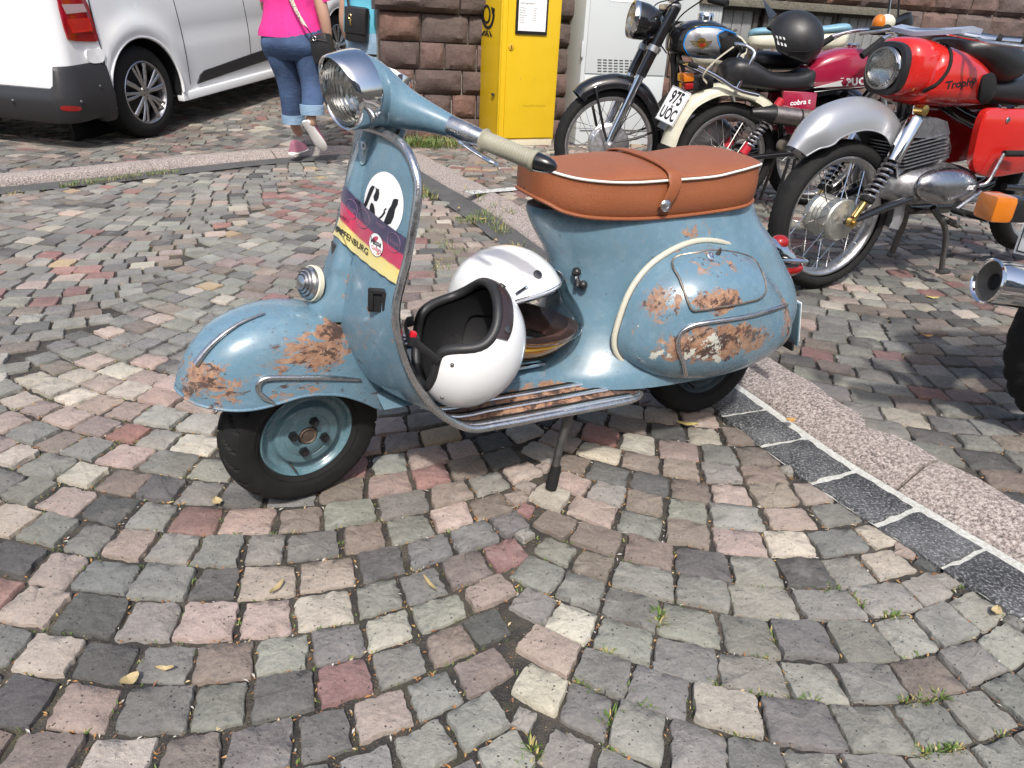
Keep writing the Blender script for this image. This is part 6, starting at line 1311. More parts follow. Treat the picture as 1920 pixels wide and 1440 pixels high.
obj('stand_spring', spring((-.56, .09, .3), (-.68, .1, .26), .012, 12, .003), M_STEEL_DARK, MZ)
kk = obj('kick_lever', MB().tube(cat([(-.595, .19, .455), (-.63, .2, .47), (-.655, .2, .53), (-.675, .2, .585)], 4), .0085, 10), M_CHROME_OLD, MZ); obj('pedal_rubber', MB().tube([(-.675, .2, .586), (-.78, .215, .586)], .013, 12), M_RUBBER, kk)
gk = obj('gear_lever', MB().tube(cat([(-.62, .19, .43), (-.55, .2, .4), (-.48, .2, .36)], 4), .008, 10), M_CHROME_OLD, MZ); obj('pedal_rubber', MB().tube([(-.48, .19, .36), (-.48, .25, .355)], .012, 10), M_RUBBER, gk)
obj('foot_peg', MB().tube([(-.62, .1, .33), (-.62, .26, .33)], .014, 10), M_RUBBER, MZ); obj('exhaust', MB().tube(cat([(-.28, -.1, .6), (-.22, -.14, .5), (-.3, -.15, .36), (-.6, -.16, .31), (-.8, -.17, .31), (-1.6, -.18, .34)], 4), [.02]*10+[.025]*4+[.042]*12, 14), M_CHROME, MZ)
hb = obj('handlebar', MB().tube(cat([(-.37, .33, 1.0), (-.33, .22, 1.005), (-.27, .1, 1.02), (-.26, 0, 1.02), (-.27, -.1, 1.02), (-.33, -.22, 1.02), (-.38, -.33, 1.02)], 4), .0125, 12), M_CHROME, MZ)
cv = [[(x, y, z+.0) for x, z in ((-.215, 1.002), (-.215, 1.018), (-.27, 1.03), (-.33, 1.022), (-.325, 1.002))] for y in (-.16, -.1, 0, .1, .16)]
obj('instrument_cover', MB().loft([[(x-.12*abs(r_[0][1])/.2*.5, y, z+.02*(abs(y)/.2)) for x, y, z in r_] for r_ in cv], True, True, True), plain('pale_alloy_cover', (.27, .3, .37), .3, var=.05), hb, sharp=50)
for sg, yy, zz in ((1, .33, 1.0), (-1, -.33, 1.02)):
    g_ = obj('grip', MB().tube([(-.345, sg*.25, zz+.005), (-.355, sg*.27, zz), (-.395, sg*.37, zz)], [.021, .0175, .0175], 14), M_RUBBER, hb); obj('lever', MB().tube(cat([(-.31, sg*.2, zz+.005), (-.29, sg*.25, zz-.005), (-.31, sg*.33, zz-.012), (-.33, sg*.37, zz-.015)], 4), [.007]*12+[.009], 8), M_ALU, g_)
# ---------------------------------------------------------------- small maroon motorcycle seen from behind
FP_ = Frame((1.19, 4.557, PAV), 9.6); PU = thing('motorcycle', 'small maroon motorcycle with cream rear mudguard, white number plate and chrome rack', 'motorcycle', FP_.M, MCG)
def p_(px, py, y=0.0): return FP_.at(px, py, y)
moto_wheel(PU, (0, 0, .314), .314, .088, .235, .06, .12, blocks=60); moto_wheel(PU, (1.16, 0, .3), .3, .078, .23, .06, .12)
fd = fender('rear_mudguard', [(-.395, .385), (-.375, .47), (-.335, .57), (-.265, .655), (-.14, .717), (-.03, .724), (.14, .69), (.26, .61), (.3, .54)], .075, .06, M_CREAMP, PU); fender('mud_flap', [(-.43, .2), (-.42, .29), (-.4, .38)], .075, .03, M_RUBBER, PU, lip=False)
pc, pu = Vector((-.345, 0, .585)), Vector((.42, 0, .91)).normalized(); pn0 = pu.cross(Vector((0, 1, 0))); pn0 = -pn0 if pn0.x > 0 else pn0; pn = (Matrix.Rotation(R(30), 3, pu) @ pn0).normalized(); pv = pu.cross(pn)
Mp2 = Matrix((pv, pu, pn)).transposed().to_4x4(); Mp2.translation = pc+pn*.02
NP = obj('number_plate', MB().box((0, 0, 0), (.15, .2, .003), None, .004).xf(Mp2), M_PAPER, PU); tm = MB()
text_to(tm, '975', lambda a, b: Mp2 @ Vector((a*.72, b*1.2+.043, .0032)), .085, bold=.03); text_to(tm, 'UÖC', lambda a, b: Mp2 @ Vector((a*.62, b*1.1-.05, .0032)), .085, bold=.03); obj('plate_lettering', tm, M_INK, NP, smooth=False)
obj('plate_border', MB().tube([Mp2 @ Vector(q) for q in ((-.071, -.096, .003), (.071, -.096, .003), (.071, .096, .003), (-.071, .096, .003))], .0016, 4, closed=True), M_INK, NP); obj('plate_bracket', MB().box((0, -.11, -.008), (.07, .05, .006), None, .002).xf(Mp2), M_STEEL_DARK, NP)
tl_ = obj('tail_lamp', MB().box((-.215, 0, .725), (.13, .1, .075), Matrix.Rotation(R(-8), 3, 'Y'), .015), M_BLACK, PU); obj('amber_lens', MB().box((-.305, 0, .748), (.06, .115, .045), Matrix.Rotation(R(-8), 3, 'Y'), .01), M_AMBER, tl_); obj('red_lens', MB().box((-.295, 0, .704), (.05, .11, .035), Matrix.Rotation(R(-8), 3, 'Y'), .01), M_RED_LENS, tl_)
rk_ = MB()
for sg in (1, -1): rk_.tube(cat([(-.3, sg*.09, .815), (-.17, sg*.1, .765), (-.03, sg*.105, .7), (.1, sg*.11, .675)], 4), .0105, 10).tube(cat([(-.03, sg*.1, .71), (.03, sg*.1, .86), (.035, sg*.085, .9), (.0, sg*.05, .925)], 4), .0105, 10)
rk_.tube(cat([(-.0, .05, .925), (-.04, 0, .93), (-.0, -.05, .925)], 4), .0105, 10).tube([(-.3, .09, .815), (-.3, -.09, .815)], .0105, 10); RKO = obj('rack', rk_, M_CHROME, PU); obj('luggage_strap', MB().tube(cat([p_(1375, 88, -.11), p_(1340, 115, -.115), p_(1318, 142, -.1), p_(1325, 155, -.08)], 4), .012, 8, flat=.3), plain('beige_webbing', (.4, .36, .27), .8), RKO)
obj('rack_tip', MB().tube([(-.33, .09, .82), (-.28, .09, .808)], .014, 10).tube([(-.33, -.09, .82), (-.28, -.09, .808)], .014, 10), M_RUBBER, RKO)
block('seat', [(-.1, .07, .74, .82), (-.04, .11, .715, .86), (.06, .12, .705, .85), (.18, .12, .7, .8), (.32, .115, .7, .8), (.42, .1, .71, .83), (.455, .06, .74, .83)], M_SEATB, PU, 3.2)
TP = block('tank', [(.4, .075, .735, .83), (.45, .1, .725, .885), (.55, .115, .72, .93), (.66, .115, .72, .945), (.76, .1, .725, .93), (.83, .06, .75, .88)], M_MAR, PU, 3.4); obj('tank_cap', MB().lathe([(.036, 0), (.038, .012), (.03, .02), (.0001, .02)], (.67, 0, .945), (0, 0, 1), 20), M_CHROME, TP)
T_TP = bvh(TP); tm = MB()
def on_tp(px, py, o=.0015): return hit(T_TP, FP_, px, py, o) or FP_.at(px, py, -.116)
tm.add([on_tp(*q) for q in ((1526, 163), (1580, 150), (1580, 161), (1526, 165))], [(0, 1, 2, 3)])
for y0, y1 in ((150.5, 142.5), (167.5, 163.0)): tm.add([on_tp(1527, y0+4), on_tp(1580, (y0+y1)/2-.5), on_tp(1640, y1-2), on_tp(1640, y1-1), on_tp(1580, (y0+y1)/2+.5), on_tp(1527, y0+5.2)], [(0, 1, 4, 5), (1, 2, 3, 4)])
text_to(tm, 'PUCH', lambda a, b: on_tp(1611+a, 153-a*.07-b*1.05), 17, bold=.05, spacing=1.15); obj('tank_stripe', tm, M_PAPER, TP, smooth=False)
sp = MB().prism([(.25, .705), (.46, .7), (.475, .55), (.43, .47), (.33, .47), (.27, .56)], .075, .1, bev=.04).mirror(); SP2 = obj('side_panel', sp, M_MAR, PU, sharp=50); tm = MB(); text_to(tm, 'cobra t', lambda a, b: FP_.at(1500+a, 192-a*.1-b, -.1025), 13, shear=.2, bold=.02); obj('panel_script', tm, M_PAPER, SP2, smooth=False)
for sg in (1, -1):
    a, b = Vector((.24, sg*.12, .66)), Vector((.06, sg*.12, .35)); s_ = obj('rear_shock', spring(a.lerp(b, .15), a.lerp(b, .82), .029, 10, .0065), M_CHROME_OLD, PU); obj('damper', MB().tube([a, b], .015, 10), M_BLACKMETAL, s_); red_ = bpy.data.materials.get('shock_red') or plain('shock_red', (.4, .02, .03), .35)
    obj('collar', MB().tube([a.lerp(b, .8), a.lerp(b, .98)], .026, 14), red_, s_); obj('collar', MB().tube([a.lerp(b, .0), a.lerp(b, .12)], .024, 14), red_, s_)
mf = obj('silencer', MB().tube([(.06, -.14, .585), (.1, -.14, .585), (.18, -.14, .58), (.48, -.14, .555), (.62, -.12, .5), (.66, -.08, .42)], [.02, .028, .05, .05, .03, .02], 16), M_BLACK, PU); obj('heat_shield', MB().tube([(.19, -.146, .582), (.34, -.146, .57)], .0535, 16, flat=.9).tube([(.352, -.146, .569), (.48, -.146, .558)], .0535, 16, flat=.9), metal('ribbed_shield', (.3, .27, .25), .4, .4), mf)
E2 = block('engine', [(.36, .07, .35, .42), (.42, .1, .33, .46), (.56, .1, .33, .47), (.66, .07, .35, .43)], M_CAST, PU, 2.6); obj('clutch_cover', MB().lathe([(.085, 0), (.08, .03), (.06, .045), (.0001, .05)], (.52, -.09, .4), (0, -1, 0), 24), M_CAST, E2)
for k in range(8): obj('cylinder_fin', MB().box((.6+.012*k, 0, .46+.02*k), (.13, .16, .006), Matrix.Rotation(R(-32), 3, 'Y'), .002), M_CAST, E2)
fr = MB().tube(cat([(.92, 0, .85), (.84, 0, .7), (.66, 0, .5), (.3, 0, .6)], 4), .028, 12).tube([(.9, 0, .88), (.4, 0, .72), (-.05, 0, .7)], .026, 12)
for sg in (1, -1): fr.tube([(.4, sg*.07, .36), (0, sg*.085, .314)], .017, 10).tube([(.33, sg*.06, .6), (.4, sg*.07, .36)], .017, 10)
fr.tube([(.38, -.08, .33), (.33, -.12, .08)], .01, 8).tube([(.42, -.08, .33), (.39, -.12, .06)], .01, 8).tube([(.38, .08, .33), (.36, .14, .04)], .01, 8); obj('frame', fr, M_BLACKMETAL, PU)
fk = MB()
for sg in (1, -1): fk.tube([(.9, sg*.08, .9), (1.06, sg*.08, .52), (1.16, sg*.08, .3)], [.017, .02, .018], 12)
obj('fork', fk, M_CHROME_OLD, PU); fender('front_mudguard', [(1.42, .5), (1.34, .6), (1.2, .645), (1.05, .61), (.93, .5), (.86, .36)], .055, .06, M_SILV, PU)
hb = obj('handlebar', MB().tube(cat([(.6, -.27, .93), (.69, -.25, 1.0), (.84, -.16, 1.04), (.88, 0, 1.0), (.84, .16, 1.04), (.69, .25, 1.0), (.6, .27, .93)], 4), .0115, 12), M_CHROME, PU)
for sg in (1, -1): obj('grip', MB().tube([(.57, sg*.275, .905), (.68, sg*.255, .99)], .018, 14), M_RUBBER, hb); obj('lever', MB().tube(cat([(.76, sg*.22, 1.03), (.74, sg*.28, 1.0), (.66, sg*.31, .95)], 4), .006, 8), M_ALU, hb)
ic = p_(1655, 42, -.2); obj('indicator', MB().ell(ic+Vector((.02, 0, 0)), (.05, .04, .042), 18, 12), M_CREAMP, hb); obj('indicator_lens', MB().ell(ic+Vector((-.025, -.005, -.003)), (.035, .036, .042), 18, 12), M_AMBER, hb)
sc_ = p_(1690, 36, .0); obj('speedometer', MB().lathe([(.05, -.05), (.055, -.01), (.055, .008), (.047, .01), (.046, .004), (.0001, .004)], sc_, (-.6, 0, .8), 26), M_BLACK, hb); obj('mirror_stalk', MB().tube([p_(1664, 45, -.1), p_(1667, 15, -.1), p_(1672, -30, -.1)], .007, 8), M_CHROME, hb); obj('mirror_stalk', MB().tube([p_(1684, 30, .12), p_(1685, 5, .12), p_(1688, -30, .12)], .006, 8), M_BLACK, hb); obj('head_lamp', MB().ell((1.02, 0, .95), (.09, .08, .08), 18, 12), M_BLACK, PU)
# black helmet resting on its seat
hc = p_(1487, 76, 0.0); Mb = basis_M(hc, (-.8, .55, .12), (.25, -.05, 1), FP_); BH = thing('open_face_helmet', 'matt black helmet with a peak and four white bars resting on the small maroon motorcycle', 'helmet', Mb); FBH = Frame.of(Mb)
RC = (.165, .14, .155); TC = [(0, 82), (40, 84), (60, 100), (75, 120), (180, 124)]; M_MATT = plain('matt_black_shell', (.016, .016, .017), .45, var=.1)
SHB = obj('shell', MB().loft(shell(RC, TC), True), M_MATT, BH, sharp=70); obj('lining', MB().loft(shell(RC, TC, k=.92), True), M_FOAM, BH, sharp=70); obj('edge_roll', MB().tube([Vector(q)*.98 for q in shell(RC, TC)[-1]], .007, 8, closed=True), M_RUBBER, BH)
pk = [[(.145+.1*f*math.cos(R(a)), .128*math.sin(R(a))*(1+.1*f), .05+.1*f*math.cos(R(a))+.0*f+.05*(1-abs(a)/70)*(1-f)) for a in range(-70, 71, 10)] for f in (0, .35, .7, 1.0)]
obj('peak', MB().loft(pk, False), M_MATT, BH); T_BH = bvh(SHB); mb = MB()
for k in range(4): x0 = 1448+6.6*k; decal_poly(mb, T_BH, FBH, [[(x0, 65+1.4*k), (x0+3.6, 66+1.4*k), (x0+7.5, 83+1.6*k), (x0+3.9, 82+1.6*k)]], .0015)
decal_poly(mb, T_BH, FBH, [[(1433, 62), (1441, 55), (1443, 63), (1436, 72)]], .0015); obj('white_bars', mb, M_PAPER, SHB, smooth=False)
obj('goggle_strap', MB().tube([h_ for h_ in (hit(T_BH, FBH, a, b, .002) for a, b in ((1432, 80), (1450, 90), (1480, 97), (1510, 97), (1540, 88))) if h_ is not None], .011, 8, flat=.25), M_RUBBER, SHB)
# ---------------------------------------------------------------- black motorcycle with blue and silver tank
FS_ = Frame((.51, 4.685, PAV), -171.7); SI = thing('motorcycle', 'black vintage motorcycle with a silver and blue tank badge beside the grey cabinet', 'motorcycle', FS_.M, MCG)
def s_(px, py, y=0.0): return FS_.at(px, py, y)
moto_wheel(SI, (0, 0, .337), .337, .088, .262, .12, .1, hubmat=metal('plain_alloy_hub', (.6, .6, .61), .38, .15), nsp=36, blocks=84); moto_wheel(SI, (-1.36, 0, .337), .337, .09, .262, .1, .12, nsp=36)
fender('front_mudguard', [(.245, .635), (.2, .68), (.1, .724), (-.037, .738), (-.19, .685), (-.3, .55), (-.355, .4), (-.37, .28)], .075, .075, M_BLACKMETAL, SI)
for sg in (1, -1):
    y = sg*.095; f = obj('fork_leg', MB().tube([(-.285, y, 1.1), (-.22, y, .96), (-.125, y, .735)], .031, 18), M_BLACKMETAL, SI); obj('fork_collar', MB().tube([(-.193, y, .895), (-.18, y, .865)], .037, 18), M_ALU, f); obj('fork_slider', MB().tube([(-.125, y, .735), (.0, y, .42), (.022, y, .36)], [.024, .024, .019], 16), M_CHROME, f)
    obj('axle_clamp', MB().lathe([(.026, -.02), (.026, .02), (.012, .022), (.0001, .03)], (.02, y, .345), (0, sg, 0), 14), M_ALU, f); obj('mudguard_stay', MB().tube([(.135, y, .665), (.06, y, .43), (.03, y, .36)], [.008, .009, .007], 8).tube([(.0, y, .36), (-.15, y, .39), (-.33, y*.8, .46)], [.006, .008, .006], 8), M_BLACKMETAL, SI)
sh_ = obj('headlight_shell', MB().lathe([(.098, 0), (.1, -.02), (.096, -.07), (.078, -.125), (.045, -.17), (.0001, -.185)], (-.075, 0, 1.025), (1, 0, .12), 36), M_BLACKMETAL, SI); lens_unit(sh_, Vector((-.072, 0, 1.027)), (1, 0, .12), .088, bez=M_CHROME)
TS = block('tank', [(-.3, .06, .87, .97), (-.34, .105, .852, 1.01), (-.42, .14, .845, 1.04), (-.52, .148, .845, 1.045), (-.62, .14, .848, 1.015), (-.7, .115, .86, .965), (-.755, .06, .88, .92)], M_BLACKMETAL, SI, 2.5); obj('tank_cap', MB().lathe([(.045, -.02), (.046, .015), (.04, .026), (.0001, .026)], (-.5, 0, 1.055), (0, 0, 1), 22), M_CHROME, TS)
T_TS = bvh(TS); pan = cat([(1282, 82), (1290, 62), (1306, 53), (1330, 51), (1360, 56), (1345, 66), (1352, 95), (1351, 106), (1320, 108), (1296, 104), (1286, 95)], 4, True)
P1 = obj('tank_panel', patch(T_TS, FS_, pan, .0015, 4), M_SILV, TS); pb = [h_ for h_ in (hit(T_TS, FS_, a, b, .002) for a, b in pan) if h_ is not None]; obj('blue_line', MB().tube(pb, .0042, 6, closed=True), gloss('blue_line_paint', (.02, .2, .55)), P1)
po = [(1317+(a-1317)*1.1, 81+(b-81)*1.13) for a, b in pan]; pb = [h_ for h_ in (hit(T_TS, FS_, a, b, .002) for a, b in po) if h_ is not None]; obj('gold_line', MB().tube(pb, .0014, 5, closed=True), M_BRASS, P1)
bl = [h_ for h_ in (hit(T_TS, FS_, a, b, .002) for a, b in cat([(1348, 54), (1370, 60), (1388, 70), (1402, 82)], 4)) if h_ is not None]; obj('blue_line', MB().tube(bl, .005, 6), bpy.data.materials['blue_line_paint'], TS) if len(bl) > 2 else None
kp_ = cat([(1354, 74), (1362, 68), (1380, 71), (1398, 82), (1390, 97), (1370, 108), (1353, 107), (1350, 90)], 3, True); obj('knee_pad', patch(T_TS, FS_, kp_, .008, 3, .004, .008), M_RUBBER, TS)
mb = MB(); decal_poly(mb, T_TS, FS_, [[(1294, 76), (1311, 78), (1311, 80.5), (1296, 79)], [(1296, 80.5), (1311, 81.7), (1311, 84), (1299, 83.5)], [(1300, 85), (1311, 85.3), (1311, 87), (1303, 87)], [(1336, 76), (1321, 78), (1321, 80.5), (1334, 79)], [(1334, 80.5), (1321, 81.7), (1321, 84), (1331, 83.5)], [(1330, 85), (1321, 85.3), (1321, 87), (1327, 87)]], .003)
decal_poly(mb, T_TS, FS_, [[(1316+9*math.cos(a), 81+10*math.sin(a)) for a in [2*math.pi*k/20 for k in range(20)]]], .0034); BG = obj('winged_badge', mb, metal('gold', (.75, .52, .12), .25, 0), TS, smooth=False); mb = MB(); decal_poly(mb, T_TS, FS_, [[(1316+6.5*math.cos(a), 81+7.5*math.sin(a)) for a in [math.pi*k/10 for k in range(11)]]], .004); obj('badge_red', mb, gloss('badge_red_enamel', (.5, .05, .02)), BG, smooth=False)
tm = MB(); text_to(tm, 'Simson', lambda a, b: hit(T_TS, FS_, 1316+a, 79-a*.0-b, .0044) or Vector((0, .14, .92)), 5); obj('badge_script', tm, M_INK, BG, smooth=False)
block('engine', [(-.36, .08, .36, .46), (-.45, .12, .32, .55), (-.62, .12, .32, .56), (-.78, .09, .34, .46)], M_CAST, SI, 3); obj('gearbox', MB().box((-.55, 0, .66), (.17, .18, .22), None, .03), M_STEEL_DARK, SI)
for k in range(9): obj('cylinder_fin', MB().box((-.53, 0, .56+.026*k), (.2, .2, .007), None, .002), M_STEEL_DARK, SI)
fr = MB().tube([(-.3, 0, 1.02), (-.34, 0, .85), (-.38, 0, .62), (-.42, 0, .36), (-.8, 0, .33)], .021, 12).tube([(-.32, 0, .9), (-.75, 0, .84), (-1.0, 0, .7)], .022, 12)
for sg in (1, -1): fr.tube([(-.8, sg*.1, .34), (-1.36, sg*.1, .337)], .017, 10).tube([(-1.0, sg*.09, .7), (-1.36, sg*.1, .36)], .016, 10).tube([(-.36, sg*.03, .86), (-.43, sg*.08, .68)], .012, 8)
obj('frame', fr, M_BLACKMETAL, SI); fender('rear_mudguard', [(-1.0, .55), (-1.1, .69), (-1.36, .76), (-1.6, .67), (-1.74, .48)], .08, .08, M_BLACKMETAL, SI); block('seat', [(-.8, .06, .83, .88), (-.88, .11, .8, .9), (-1.05, .13, .8, .89), (-1.12, .08, .83, .87)], M_SEATB, SI)
hb = obj('handlebar', MB().tube(cat([(-.42, .33, 1.13), (-.36, .22, 1.16), (-.3, .08, 1.14), (-.29, 0, 1.13), (-.3, -.08, 1.14), (-.36, -.22, 1.16), (-.42, -.33, 1.13)], 4), .0125, 12), M_CHROME, SI); obj('grip', MB().tube([(-.4, .29, 1.14), (-.46, .4, 1.12)], .018, 12).tube([(-.4, -.29, 1.14), (-.46, -.4, 1.12)], .018, 12), M_RUBBER, hb)
obj('fork_yoke', MB().box((-.28, 0, 1.1), (.06, .24, .03), None, .008), M_CHROME_OLD, SI); obj('fork_yoke', MB().box((-.2, 0, .88), (.05, .24, .03), None, .008), M_CHROME_OLD, SI); obj('steering_damper', MB().lathe([(.03, -.02), (.034, 0), (.02, .02), (.0001, .022)], (-.285, 0, 1.15), (0, 0, 1), 16), M_CHROME, hb)
obj('cables', MB().tube(cat([(-.4, .24, 1.15), (-.3, .14, 1.05), (-.26, .11, .92), (-.3, .1, .8)], 5), .004, 6).tube(cat([(-.4, .2, 1.15), (-.26, .12, 1.12), (-.18, .06, .98), (-.28, .05, .86)], 5), .0045, 6).tube(cat([(-.36, -.2, 1.15), (-.2, -.05, 1.1), (-.16, .03, .95), (-.1, .1, .6), (.0, .1, .37)], 5), .0035, 6), M_RUBBER, SI)
# ---------------------------------------------------------------- moped with a blue and cream saddle behind
FM_ = Frame((G(1470, 330, PAV).x+.25, G(1470, 330, PAV).y+.55, PAV), 172); MO = thing('moped', 'cream moped with a pale blue topped bench saddle, behind the black helmet', 'moped', FM_.M)
a, b = FM_.at(1592, 55, 0), FM_.at(1400, 90, 0); xr, xf = a.x, b.x; zt = a.z
M_BLS = plain('pale_blue_vinyl', (.17, .33, .42), .5, bump=.1)
block('saddle_base', [(xr, .06, zt-.07, zt-.005), (xr+.05, .12, zt-.14, zt-.005), (xr+.25, .13, zt-.16, zt-.03), (xf-.08, .12, zt-.17, zt-.06), (xf, .07, zt-.13, zt-.08)], M_CREAMP, MO, 3); block('saddle_top', [(xr-.005, .06, zt-.01, zt+.02), (xr+.05, .122, zt-.02, zt+.04), (xr+.25, .132, zt-.045, zt+.01), (xf-.08, .122, zt-.075, zt-.02), (xf, .07, zt-.09, zt-.05)], M_BLS, MO, 3)
block('tank', [(xf, .06, zt-.3, zt-.14), (xf+.1, .1, zt-.32, zt-.08), (xf+.35, .09, zt-.32, zt-.09), (xf+.42, .05, zt-.28, zt-.14)], M_CREAMP, MO, 3); xm = (xr+xf)/2
moto_wheel(MO, (xr+.02, 0, .29), .29, .075, .22, .06, .11, nsp=20); moto_wheel(MO, (xr+1.15, 0, .29), .29, .075, .22, .06, .11, nsp=20)
fender('rear_mudguard', [(xr-.3, .4), (xr-.2, .56), (xr+.02, .64), (xr+.25, .56), (xr+.33, .42)], .07, .07, M_CREAMP, MO)
fr = MB().tube([(xr+.02, .08, .29), (xr+.4, .07, .33), (xr+.75, 0, .4), (xr+.95, 0, .85)], .02, 10).tube([(xr+.02, -.08, .29), (xr+.4, -.07, .33)], .018, 10).tube([(xr+.12, 0, zt-.15), (xr+.4, 0, .4)], .03, 10)
for sg in (1, -1): fr.tube([(xr+.96, sg*.07, .9), (xr+1.15, sg*.07, .29)], .017, 10).tube([(xr+.95, 0, .95), (xr+.88, sg*.28, 1.02)], .011, 8)
obj('frame', fr, M_STEEL_DARK, MO); block('engine', [(xr+.42, .07, .26, .36), (xr+.5, .1, .22, .42), (xr+.65, .09, .24, .4)], M_CAST, MO)
# ---------------------------------------------------------------- motorcycle at the right edge
rp = G(1904, 628, PAV+.3); yw = 4.0; hx = Vector((math.cos(R(yw)), math.sin(R(yw)), 0)); ro = Vector((rp.x, rp.y, PAV))+hx*.3; FR_ = Frame(ro, yw); RB_ = thing('motorcycle', 'motorcycle cut by the right edge, with chrome silencer and square amber indicator', 'motorcycle', FR_.M, MCG)
moto_wheel(RB_, (0, 0, .305), .305, .11, .22, .09, .16, blocks=30); moto_wheel(RB_, (1.36, 0, .305), .305, .09, .235, .09, .14)
se = FR_.at(1853, 527, -.16); d = Vector((1, 0, -.12)).normalized(); SL = obj('silencer', MB().tube([se, se+d*.03, se+d*.06, se+d*.5, se+d*.75, se+d*1.0], [.05, .051, .05, .051, .035, .022], 24, caps=False), M_CHROME, RB_); obj('end_cap', MB().lathe([(.051, .003), (.0525, -.003), (.049, -.006), (.045, -.003), (.043, .002)], se, d, 30), M_CHROME, SL); obj('sooty_cone', MB().lathe([(.0435, .001), (.032, .008), (.02, .014), (.019, .08), (.0001, .08)], se, d, 30), plain('sooty_metal', (.11, .1, .085), .6, metal=.5, var=.3, nscale=40), SL); obj('bore', MB().lathe([(.0185, .02), (.0001, .021)], se, d, 20), M_GAP, SL)
ii = FR_.at(1866, 388, -.2); IN = obj('indicator', MB().box(ii+Vector((.035, 0, -.002)), (.06, .06, .052), None, .012), M_BLACK, RB_); obj('indicator_lens', MB().box(ii+Vector((-.0, 0, 0)), (.05, .068, .056), None, .012), M_AMBER, IN); obj('stalk', MB().tube([ii+Vector((.05, 0, 0)), ii+Vector((.12, .03, -.005)), ii+Vector((.25, .12, .0))], .009, 10), M_BLACK, IN)
pl0 = FR_.at(1901, 470, -.02); pl1 = FR_.at(1921, 412, -.02); pu = (pl1-pl0).normalized(); pv = Vector((.45, -.9, 0)).normalized(); pn = pv.cross(pu); Mp3 = Matrix((pv, pu, pn)).transposed().to_4x4(); Mp3.translation = pl0+pu*.07+pv*.1
NP2 = obj('number_plate', MB().box((0, 0, 0), (.2, .15, .003), None, .006).xf(Mp3), M_PAPER, RB_); obj('plate_border', MB().tube([Mp3 @ Vector(q) for q in ((-.093, -.068, .002), (.093, -.068, .002), (.093, .068, .002), (-.093, .068, .002))], .0025, 4, closed=True), M_INK, NP2)
tm = MB(); text_to(tm, 'U', lambda a, b: Mp3 @ Vector((a-.055, b*1.3, .0028 if pn.y < 0 else -.0028)), .12, bold=.02); obj('plate_lettering', tm, M_INK, NP2, smooth=False)
fender('rear_mudguard', [(-.3, .42), (-.27, .55), (-.12, .66), (.08, .68), (.3, .6)], .08, .06, M_BLACKMETAL, RB_); block('seat', [(-.2, .08, .74, .8), (.0, .13, .72, .82), (.4, .14, .7, .8), (.6, .1, .72, .78)], M_SEATB, RB_, 3); block('tank', [(.58, .08, .75, .86), (.7, .14, .72, .95), (.9, .15, .72, .97), (1.08, .09, .76, .92)], M_BLACKMETAL, RB_, 2.8)
fr = MB().tube([(1.05, 0, .9), (.85, 0, .35), (.35, 0, .33), (.2, 0, .7)], .025, 10)
for sg in (1, -1): fr.tube([(.4, sg*.1, .36), (0, sg*.11, .305)], .02, 10).tube([(1.08, sg*.09, .95), (1.36, sg*.09, .305)], .02, 10).tube([(1.02, 0, 1.0), (.92, sg*.33, 1.02)], .012, 8)
obj('frame', fr, M_BLACKMETAL, RB_); block('engine', [(.35, .1, .3, .4), (.45, .16, .26, .55), (.75, .16, .26, .56), (.85, .09, .3, .4)], M_CAST, RB_, 3)
# ================================================================== WEEDS, LEAVES, LITTER
def grass_mat(name, a, b):
    t = NT(name); P = t.new('ShaderNodeNewGeometry').outputs['Position']; t.set(Base_Color=t.mix(t.noise(40, 3, .6, P), a, b), Roughness=.6); t.b.inputs['Transmission Weight'].default_value = 0; return t.m
M_GRASS = grass_mat('grass_blades', (.055, .12, .018), (.16, .22, .05)); M_DRY = grass_mat('dry_blades', (.3, .24, .08), (.42, .34, .14)); M_MOSS = grass_mat('moss_green', (.05, .075, .018), (.1, .12, .035))
rl = random.Random(21); GR = MB(); DRY = MB()
def tuft(p, n, h, r, z, dry=.15):
    for _ in range(n):
        a = rl.uniform(0, 2*math.pi); d = r*math.sqrt(rl.random()); b = Vector((p.x+d*math.cos(a), p.y+d*math.sin(a), z-.004)); ln_ = h*rl.uniform(.4, 1.1); az = a+rl.uniform(-.8, .8); lean = rl.uniform(.3, 1.4); dr = Vector((math.cos(az), math.sin(az), 0)); w = Vector((-dr.y, dr.x, 0))*rl.uniform(.0007, .0016)*(1+h*12)
        m = b+dr*ln_*lean*.45+Vector((0, 0, ln_*.7)); t_ = b+dr*ln_*lean+Vector((0, 0, ln_*.85)); mb = DRY if rl.random() < dry else GR; mb.add([b-w, b+w, m+w*.8, m-w*.8, t_], [(0, 1, 2, 3), (3, 2, 4)])
def snap(g):                                  # to the nearest joint between the road stones
    best = None; bd = 9
    for q in RQ:
        if abs(q[0].x-g.x) > .15 or abs(q[0].y-g.y) > .15: continue
        for i in range(4):
            a, b = q[i], q[(i+1) % 4]; ab = b-a; f = min(1, max(0, (Vector((g.x, g.y))-a).dot(ab)/max(1e-9, ab.length_squared))); p = a+ab*f; d = (p-Vector((g.x, g.y))).length
            if d < bd: bd = d; best = (p, ab.normalized())
    return best
def line_tufts(pts, per, n, h, r, z, spread, dry=.2):
    for (a, b) in zip(pts, pts[1:]):
        k = max(1, int(math.hypot(a[0]-b[0], a[1]-b[1])/per))
        for i in range(k):
            f = (i+rl.random())/k; g = G(a[0]+(b[0]-a[0])*f, a[1]+(b[1]-a[1])*f, z); tuft(g+Vector((rl.gauss(0, spread), rl.gauss(0, spread), 0)), rl.randint(max(2, n//2), n), h*rl.uniform(.6, 1.2), r, z, dry)
line_tufts([(740, 268), (800, 275), (860, 272)], 3, 26, .09, .07, PAV, .07, .12); line_tufts([(655, 268), (680, 262)], 4, 14, .06, .05, PAV, .04)
